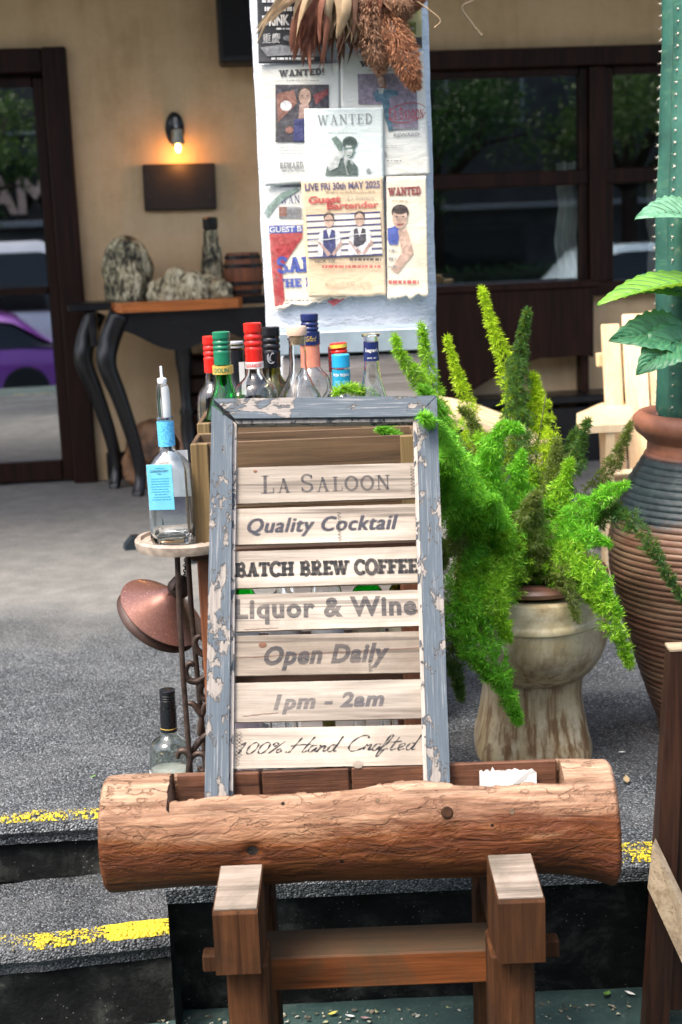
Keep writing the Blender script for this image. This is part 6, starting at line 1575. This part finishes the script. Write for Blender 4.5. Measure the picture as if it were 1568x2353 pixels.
for j in range(NR):
    a = 2 * pi * j / NR
    for i in range(50):
        z = .02 + i * .0245; p = cpt(z, a, 1.0); od = V((cos(a + .12), sin(a + .12), 0))
        for k in range(6):
            d = (od + V((rc_.uniform(-.9, .9), rc_.uniform(-.9, .9), rc_.uniform(-.8, .8)))).normalized() * rc_.uniform(.005, .011); s_ = d.cross(V((.3, .5, .8))).normalized() * .0008; s2 = d.cross(s_).normalized() * .0008; n = len(mb.v)
            mb.v += [p - s_, p + s_, p + s2, p + d]; mb.f += [[n, n + 1, n + 3], [n + 1, n + 2, n + 3], [n + 2, n, n + 3]]
        n = len(mb.v)
        mb.lathe([(.0004, -.001), (.0032, 0), (.0025, .0022), (.0004, .003)], 6, frame(p - od * .001, V((-od.y, od.x, 0)), V((0, 0, 1)), od))
sp = mb.build('spines', spm, cac, flip=False); sp['kind'] = 'stuff'

def m_leaf(name, a, b, v):
    g = G_(name); co = g.co('Generated'); n = g.noise(co, 6, 4); c = g.ramp(n, [(.35, a), (.65, b)])
    g.set(color=c, rough=.38, spec=.45)
    t = g.n.new('ShaderNodeBsdfTranslucent'); g.put(t.inputs[0], v); mx = g.n.new('ShaderNodeMixShader'); mx.inputs[0].default_value = .25
    g.t.links.new(g.b.outputs[0], mx.inputs[1]); g.t.links.new(t.outputs[0], mx.inputs[2]); g.t.links.new(mx.outputs[0], g.out.inputs[0]); return g.m
LM = [m_leaf('broad_leaf', (.03, .13, .065), (.07, .24, .12), (.2, .45, .1)), m_leaf('broad_leaf_lit', (.12, .3, .03), (.2, .42, .05), (.4, .7, .05)), m_leaf('broad_leaf_pale', (.1, .27, .16), (.2, .42, .28), (.4, .7, .3))]  # broad_leaf_lit: sunlight on one leaf put into its colour
VM = m_leaf('leaf_vein', (.1, .22, .11), (.16, .3, .15), (.3, .5, .2))
bl_ = thing('leafy_plant', 'broad quilted leaves growing beside the cactus in the jar', 'plant', CB + V((.05, -.05, 0)))
BO = CB + V((.05, -.05, 0))
def leaf(base, tip, wid, nrm, mat, bend=.02):
    b, t = PY(*base) - BO, PY(*tip) - BO; ax = t - b; L_ = ax.length; axn = ax.normalized(); nn = (V(nrm) - axn * V(nrm).dot(axn)).normalized(); sd = axn.cross(nn).normalized()
    def pt(u, v):
        w_ = wid * (sin(pi * u ** .72) ** .8) * (1 + .05 * sin(u * 60)); s_ = 2 * v - 1
        q = u * 13 - abs(s_) * 3.2
        quilt = .0055 * abs(sin(q * pi)) ** .7 * min(1, (1 - abs(s_)) * 4) - .004 * exp(-(s_ / .1) ** 2)
        return b + ax * u + sd * w_ * s_ + nn * (quilt + abs(s_) * w_ * .3 - bend * (2 * u - 1) ** 2)
    o_ = MB().grid(pt, 70, 28).build('leaf', mat, bl_, 180, flip=False)
    MB().tube([pt(i / 16, .5) + nn * .001 for i in range(16)], [.0022 * (1 - i / 20) for i in range(16)], 6).build('midrib', VM, o_, 180)
    for k in range(1, 9):
        for s_ in (-1, 1):
            u0 = (k + .1) / 13 * 1.1
            MB().tube([pt(min(.99, u0 + .245 * j / 6), .5 + s_ * .48 * j / 6) + nn * .0006 for j in range(7)], [.0009 * (1 - j / 9) for j in range(7)], 5).build('vein', VM, o_, 180)
    stem = MB().tube(catmull([V((.03, 0, -.06)), b * .55 + V((.03, 0, .05)), b], 6), .0035, 8).build('leaf_stalk', VM, bl_, 180)
leaf((1640, 505, 3.02), (1466, 483, 2.98), .062, (0, -.45, 1), LM[2])
leaf((1650, 640, 3.0), (1372, 690, 2.95), .075, (.1, -.1, 1), LM[1], .012)
leaf((1600, 665, 3.06), (1420, 655, 3.03), .04, (0, -.6, .8), LM[0])
leaf((1600, 770, 3.0), (1408, 770, 2.93), .055, (0, -.75, .65), LM[0])
leaf((1600, 760, 2.98), (1466, 848, 2.9), .052, (-.2, -.8, .55), LM[0])
leaf((1640, 790, 2.98), (1585, 860, 2.92), .05, (.2, -.8, .55), LM[0])

# ------------------------------------------------------------------ pine garden chair
CHY = 4.98
cp = PZ(1440, 1290, T0)
ch = thing('garden_chair', 'pale pine garden chair with tall slatted back beside the jar', 'chair', (PY(1470, 1100, CHY).x, CHY, T0), (0, 0, 0))
CO = V((PY(1470, 1100, CHY).x, CHY, T0)); cl = lambda px, py, Y: PY(px, py, Y) - CO
def plank(o, nm, a, b, wid, th, nrm=(0, -1, 0), m='pine'):
    ax = (b - a); L_ = ax.length; z = ax.normalized(); y = (V(nrm) - z * V(nrm).dot(z)).normalized(); x = y.cross(z)
    return MB().box((0, 0, 0), (wid, th, L_), .004, M=frame((a + b) / 2, x, y, z)).build(nm, M[m], o)
for (x0, x1, yt, yb2) in ((1384, 1428, 745, 1000), (1432, 1487, 722, 1005), (1490, 1530, 715, 1010), (1535, 1580, 735, 1010)):
    a = cl((x0 + x1) / 2 + 16, yb2 + 120, CHY - .02); b = cl((x0 + x1) / 2 - 4, yt, CHY + .14)
    plank(ch, 'back_slat', a, b, (x1 - x0) * 5.1 / PF * .97, .018)
a, b = cl(1375, 830, CHY + .1), cl(1600, 812, CHY + .1); plank(ch, 'back_rail', a + V((0, .04, 0)), b + V((0, .04, 0)), .05, .022)
az = cl(1390, 955, CHY - .2).z
pl = [(cl(1322, 960, CHY - .35).x, -.37), (cl(1335, 960, CHY - .35).x, -.43), (cl(1430, 960, CHY - .35).x, -.42), (cl(1455, 960, CHY - .2).x, -.2), (cl(1455, 960, CHY).x, .12), (cl(1400, 960, CHY).x, .14), (cl(1335, 960, CHY - .2).x, -.12)]
MB().prism(pl, az - .024, az, lambda u, v, d: (u, v, d)).build('armrest', M['pine'], ch)
xl_ = cl(1395, 1000, CHY - .36).x
MB().prism([(-.4, 0), (-.34, 0), (-.31, az - .1), (-.29, az - .025), (-.42, az - .025)], xl_ - .014, xl_ + .014, lambda u, v, d: (d, u, v)).build('front_leg', M['pine'], ch)
MB().prism([(-.4, .33), (-.36, .38), (.32, .06), (.34, .0), (.27, .0)], xl_ + .02, xl_ + .045, lambda u, v, d: (d, u, v)).build('seat_rail', M['pine'], ch)
for k in range(6):
    yy = -.38 + k * .075; MB().box((xl_ + .26, yy, .37 - k * .036), (.52, .065, .02), .004, rot=RX(radians(-25))).build('seat_slat', M['pine'], ch)
xr_ = xl_ + .52
MB().prism([(-.4, 0), (-.34, 0), (-.31, az - .1), (-.29, az - .025), (-.42, az - .025)], xr_ - .014, xr_ + .014, lambda u, v, d: (d, u, v)).build('front_leg', M['pine'], ch)
MB().prism([(q[0] * -1 + xl_ + xr_, q[1]) for q in pl], az - .024, az, lambda u, v, d: (u, v, d)).build('armrest', M['pine'], ch)
# second pale chair arm / footrest behind the fern
q = PY(1070, 975, 4.6)
o = thing('pine_footrest', 'pale pine footrest with curved top behind the fern', 'footrest', (q.x + .02, 4.62, T0), (0, 0, radians(-12)))
ht = q.z - T0
for k in range(5):
    MB().prism([(lerp(-.22, .24, i / 14), ht + .07 - .16 * (i / 14) ** 2.0) for i in range(15)] + [(lerp(.24, -.22, i / 14), ht + .045 - .16 * ((14 - i) / 14) ** 2.0) for i in range(15)], -.2 + k * .085, -.125 + k * .085, lambda u, v, d: (u, d, v)).build('top_slat', M['pine'], o)
for sx in (-.18, .17):
    for sy in (-.16, .15): MB().box((sx, sy, ht / 2 - .05), (.045, .03, ht - .1 - (.06 if sx > 0 else -.08)), .003).build('leg', M['pine'], o)

# ------------------------------------------------------------------ dark board with pale brace at the right edge
p0 = PZ(1486, 2300, 0); DY = 2.5
o = thing('dark_a_board', 'dark stained wooden board stand with a pale diagonal brace at the picture edge', 'board', (PY(1500, 2200, DY).x, DY, 0))
DO = V((PY(1500, 2200, DY).x, DY, 0)); dl_ = lambda px, py, Y=DY: PY(px, py, Y) - DO
a, b = dl_(1490, 2330), dl_(1531, 1490)
a.z = max(a.z, 0)
def beam(o, nm, pts, y0, y1, m): return MB().prism(pts, y0, y1, lambda u, v, d: (u, d, v)).build(nm, M[m], o)
zt2 = b.z; x_b = a.x
beam(o, 'side_stile', [(x_b - .012, 0), (x_b + .035, 0), (b.x + .035, zt2 - .004), (b.x + .003, zt2)], -.02, .02, 'darkboard')
MB().box((b.x + .018, 0, zt2 + .002), (.032, .042, .006), .001).build('top_cap', M['lightbrace'], o)
beam(o, 'panel', [(x_b + .036, .05), (x_b + .5, .05), (b.x + .5, zt2 - .03), (b.x + .036, zt2 - .01)], -.004, .014, 'darkboard')
beam(o, 'side_stile', [(x_b + .5, 0), (x_b + .55, 0), (b.x + .55, zt2), (b.x + .5, zt2)], -.02, .02, 'darkboard')
u0, u1, u2, u3 = dl_(1500, 1942, 2.45), dl_(1488, 2040, 2.45), dl_(1640, 2370, 2.3), dl_(1640, 2235, 2.3)
MB().loft([[u0, u1, u1 + V((.012, .03, 0)), u0 + V((.012, .03, 0))], [u3, u2, u2 + V((.012, .03, 0)), u3 + V((.012, .03, 0))]], True, True).build('brace', M['lightbrace'], o)
rear = MB(); rear.prism([(x_b + .02, 0), (x_b + .06, 0), (b.x + .05, zt2 - .03), (b.x + .02, zt2 - .03)], -.3, -.26, lambda u, v, d: (u + .14, d, v)).build('rear_stile', M['darkboard'], o)

# ------------------------------------------------------------------ small litter
LT = [plain('leaf_yellow', (.45, .42, .08), .6), plain('leaf_green', (.14, .28, .06), .6), plain('leaf_tan', (.4, .3, .17), .7), plain('scrap_white', (.65, .66, .66), .7), plain('scrap_pink', (.35, .22, .22), .7)]
for (px, py, z, s, mi, nm, tx, cat) in ((765, 2336, 0, .022, 0, 'fallen_leaf', 'yellow fallen leaf on the teal floor below the stretcher', 'leaf'), (805, 2342, 0, .02, 3, 'paper_scrap', 'white paper scrap on the teal floor below the stretcher', 'litter'), (838, 2346, 0, .018, 4, 'paper_scrap', 'pinkish scrap on the teal floor below the stretcher', 'litter'),
        (1395, 2292, 0, .03, 1, 'fallen_leaf', 'narrow pale green leaf at the foot of the black wall', 'leaf'), (1448, 2290, 0, .022, 3, 'paper_scrap', 'crumpled white scrap beside the dark board foot', 'litter'), (95, 2350, 0, .03, 1, 'fallen_leaf', 'green leaf tip at the bottom edge of the picture', 'leaf'),
        (368, 1741, T0, .018, 2, 'fallen_leaf', 'small orange tan leaf on the asphalt behind the black capped bottle', 'leaf'), (345, 1795, T0, .016, 2, 'fallen_leaf', 'tiny dry leaf on the asphalt left of the black capped bottle', 'leaf'), (1430, 1735, T0, .02, 3, 'paper_scrap', 'white scrap on the asphalt by the log end', 'litter'), (1440, 1800, T0, .03, 2, 'fallen_leaf', 'dry brown leaf on the asphalt right of the log', 'leaf'), (215, 1790, T0, .014, 1, 'fallen_leaf', 'bright green scrap on the asphalt left of the log', 'leaf')):
    p = PZ(px, py, z); k = random.Random(px)
    ang = k.uniform(0, 6.28)
    mb = MB().grid(lambda u, v: (s * (u - .5) * cos(ang) - s * .45 * sin(pi * u) * (v - .5) * sin(ang), s * (u - .5) * sin(ang) + s * .45 * sin(pi * u) * (v - .5) * cos(ang), .005 + s * .2 * abs(v - .5) + .2 * s * u * u), 8, 4)
    ob = mb.build(nm, LT[mi], None, 180); ob.location = p; tag(ob, tx, cat, 'litter on the ground')

kd = random.Random(12); mb = MB()
for i in range(260):
    x = kd.uniform(-.75, 1.0); y = 2.62 - abs(kd.gauss(0, .05)); q = kd.uniform(.002, .007); a = kd.uniform(0, 6.28)
    mb.add([V((x + q * cos(a + k * 1.6) * kd.uniform(.5, 1.2), y + q * sin(a + k * 1.6) * kd.uniform(.5, 1.2), .003 + kd.uniform(0, .004))) for k in range(4)], [[0, 1, 2, 3]])
g = G_('litter_specks'); ri = g.n.new('ShaderNodeNewGeometry').outputs['Random Per Island']; g.set(color=g.ramp(ri, [(.0, (.04, .04, .03)), (.4, (.2, .18, .13)), (.7, (.4, .4, .36)), (1, (.3, .32, .1))]), rough=.8)
tag(mb.build('debris', g.m, flip=False), 'fine leaf and paper debris along the foot of the black wall', 'debris', kind='stuff')
# ------------------------------------------------------------------ the street side, seen mirrored in the glass
ZR = -.75
def car(label, x_end, dirx, y, length, height, paint, glassm, group='cars parked along the street', van=False):
    """x_end: the end that shows in the glass; the car runs from there in direction dirx"""
    o = thing('parked_van' if van else 'parked_car', label, 'van' if van else 'car', (x_end, y, ZR), (0, 0, 0 if dirx > 0 else pi), group)
    L_, W_ = length, 1.78; deck = height * (.66 if not van else .55)
    rings = []
    for i in range(25):
        t = i / 24; x = t * L_
        zt_ = deck * (interp([(0, .78), (.04, .96), (.2, 1), (.7, .98), (.9, .86), (.98, .7), (1, .55)], t) if not van else interp([(0, .9), (.03, 1), (.9, 1), (1, .8)], t))
        w_ = W_ / 2 * interp([(0, .78), (.05, .94), (.2, 1), (.8, 1), (.95, .92), (1, .72)], t); zb_ = .22 + .08 * abs(2 * t - 1) ** 4
        rings.append([V((x, w_ * a, lerp(zb_, zt_, b))) for a, b in ((-.9, 0), (-1, .15), (-1.0, .55), (-.97, .8), (-.86, 1), (0, 1.03), (.86, 1), (.97, .8), (1, .55), (1, .15), (.9, 0))])
    MB().loft(rings, True, True).build('body', paint, o, 35)
    tb = [(.1, 0), (.22, .85), (.3, 1), (.52, 1), (.72, 0)] if not van else [(.02, 0), (.05, .9), (.1, 1), (.8, 1), (.93, 0)]
    def gh(k0, k1, ws):
        rs_ = []
        for i in range(21):
            t = lerp(tb[0][0], tb[-1][0], i / 20); h_ = interp(tb, t)
            z0 = deck * .97; z1 = deck * .97 + (height - deck) * max(.02, h_)
            rs_.append([V((t * L_, W_ / 2 * a * ws, lerp(z0, z1, b))) for a, b in ((-.9, k0), (-.84, lerp(k0, k1, .5)), (-.76, k1), (0, min(1, k1 + .04)), (.76, k1), (.84, lerp(k0, k1, .5)), (.9, k0))])
        return MB().loft(rs_, True, True)
    gh(0, .9, 1.0).build('glasshouse', glassm, o, 35); gh(.84, 1.0, .95).build('roof', paint, o, 35)
    for t in (.2, .8):
        for s in (-1, 1):
            wh = MB().lathe([(.2, -.1), (.3, -.1), (.32, -.07), (.32, .07), (.3, .1), (.2, .1)], 24, TR(t * L_, s * .8, .32) @ RX(pi / 2)).build('wheel', M['black_box'], o, 40)
            MB().lathe([(.001, -.09), (.2, -.09), (.21, .0), (.2, .09), (.001, .1)], 16, TR(t * L_, s * .8, .32) @ RX(pi / 2)).build('rim', M['c_silver'], wh, 40)
    for s in (-1, 1):
        MB().box((.02, s * .62, deck * .78), (.06, .3, .12), .02).build('tail_light', M['c_red'], o); MB().box((L_ - .05, s * .6, deck * .62), (.06, .28, .1), .02).build('headlight', M['c_white'], o)
    return o
pnt = lambda n, c: plain(n, c, .22, 0, .04, 3, 0, coat=.8)
dg_ = plain('car_glass', (.01, .012, .014), .08, 0, .05, 3, 0)
car('metallic purple car mirrored in the glass door', -.72, -1, -6.0, 4.4, 1.36, pnt('purple_paint', (.26, .06, .38)), dg_)
car('white van with rounded roof mirrored in the upper door glass', -.75, -1, -8.6, 4.6, 2.3, pnt('white_paint', (.8, .8, .8)), dg_, van=True)
car('pale blue car mirrored in the lower window pane', 5.9, 1, -6.6, 4.4, 1.9, pnt('pale_blue_paint', (.5, .62, .68)), dg_)
# building across the street with a fascia sign
o = thing('street_building', 'dark building with pale letters across the street, mirrored in the glass', 'building', (0, -13.2, ZR))
MB().box((0, -1.2, 4.2), (44, 2.4, 8.4), .02).build('wall', plain('dark_render', (.06, .062, .065), .8, 0, .3, 2, .1), o)
for k in range(14):
    x = -19.5 + k * 3
    for z in (5.0,):
        w_ = MB().box((x, .03, z), (1.6, .1, 1.7), .01).build('window', M['c_grey'], o); MB().box((x, .085, z), (1.45, .02, 1.55), .004).build('pane', dg_, w_)
for k in range(8):
    x = -18 + k * 5; w_ = MB().box((x, .03, 1.2), (2.6, .1, 2.0), .01).build('shop_window', M['c_black'], o); MB().box((x, .085, 1.2), (2.4, .02, 1.8), .004).build('pane', dg_, w_)
fas = MB().box((-1.2, .12, 3.1), (9, .16, 1.3), .02).build('fascia', M['c_black'], o)
vs, fs = text_poly('OMA', offset=.03); MB().add([V((-p.x, p.y, 0)) for p in fit(vs, 2.1, .74)], fs, TR(-1.15, .215, 3.1) @ RX(pi / 2)).build('sign_letters', plain('pink_letters', (.75, .52, .42), .6), fas, flip=False)
MB().box((5, .15, 2.55), (14, .3, .12), .02).build('canopy_edge', M['c_grey'], o)
LFG = [foliage('street_leaf_a', (.02, .07, .015), (.06, .15, .03), .3), foliage('street_leaf_b', (.04, .1, .02), (.12, .2, .04), .3)]
def tree(label, x, y, h, r, seed, cz):
    o = thing('street_tree', label, 'tree', (x, y, ZR), group='trees across the street'); k = random.Random(seed)
    MB().tube([(0, 0, 0), (.05, 0, h * .35), (-.05, .1, h * .7), (0, 0, h)], [.2, .16, .11, .03], 10).build('trunk', M['frame_wood'], o, 180)
    for i in range(6):
        a = k.uniform(0, 6.28); MB().tube([(0, 0, h * .45), (cos(a) * r * .5, sin(a) * r * .5, h * .6), (cos(a) * r * .9, sin(a) * r * .9, h * k.uniform(.6, .85))], [.09, .05, .02], 6).build('branch', M['frame_wood'], o, 180)
    mb = MB()
    cl_ = [(V((k.gauss(0, r * .5), k.gauss(0, r * .5), cz + k.gauss(0, r * .35))), k.uniform(.35, .7)) for _ in range(26)]
    for i in range(7000):
        c, rr = k.choice(cl_); p = c + V((k.gauss(0, rr * .5), k.gauss(0, rr * .5), k.gauss(0, rr * .4))); d = V((k.uniform(-1, 1), k.uniform(-1, 1), k.uniform(-1, .4))).normalized() * .09; s_ = d.cross(V((k.uniform(-1, 1), k.uniform(-1, 1), 1))).normalized() * .035
        n = len(mb.v); mb.v += [p, p + d * .5 + s_, p + d, p + d * .5 - s_]; mb.f.append([n, n + 1, n + 2, n + 3])
    mb.build('crown', LFG[seed % 2], o, flip=False)
tree('green tree mirrored in the top of the door glass', -2.3, -10.8, 5.2, 1.2, 1, 4.0)
tree('leaning tree mirrored in the window glass', 5.6, -10.5, 6.0, 1.9, 2, 4.2)
tree('bushy tree beyond the pale blue car', 9.5, -10.9, 6.0, 1.9, 3, 4.3)
o = thing('street_hedge', 'clipped dark hedge behind the parked cars', 'hedge', (6.5, -9.9, ZR)); mb = MB(); k = random.Random(6)
for i in range(9000):
    p = V((k.uniform(-3, 4), k.uniform(-.4, .4), k.uniform(.05, 1.5))); d = V((k.uniform(-1, 1), k.uniform(-1, 1), k.uniform(-1, 1))).normalized() * .08; s_ = d.cross(V((k.uniform(-1, 1), .3, 1))).normalized() * .03; n = len(mb.v); mb.v += [p, p + d * .5 + s_, p + d, p + d * .5 - s_]; mb.f.append([n, n + 1, n + 2, n + 3])
mb.build('foliage', LFG[0], o, flip=False)
MB().box((.5, 0, .7), (7, .5, 1.4), .05).build('hedge_core', plain('hedge_inside', (.01, .02, .008), .9), o)
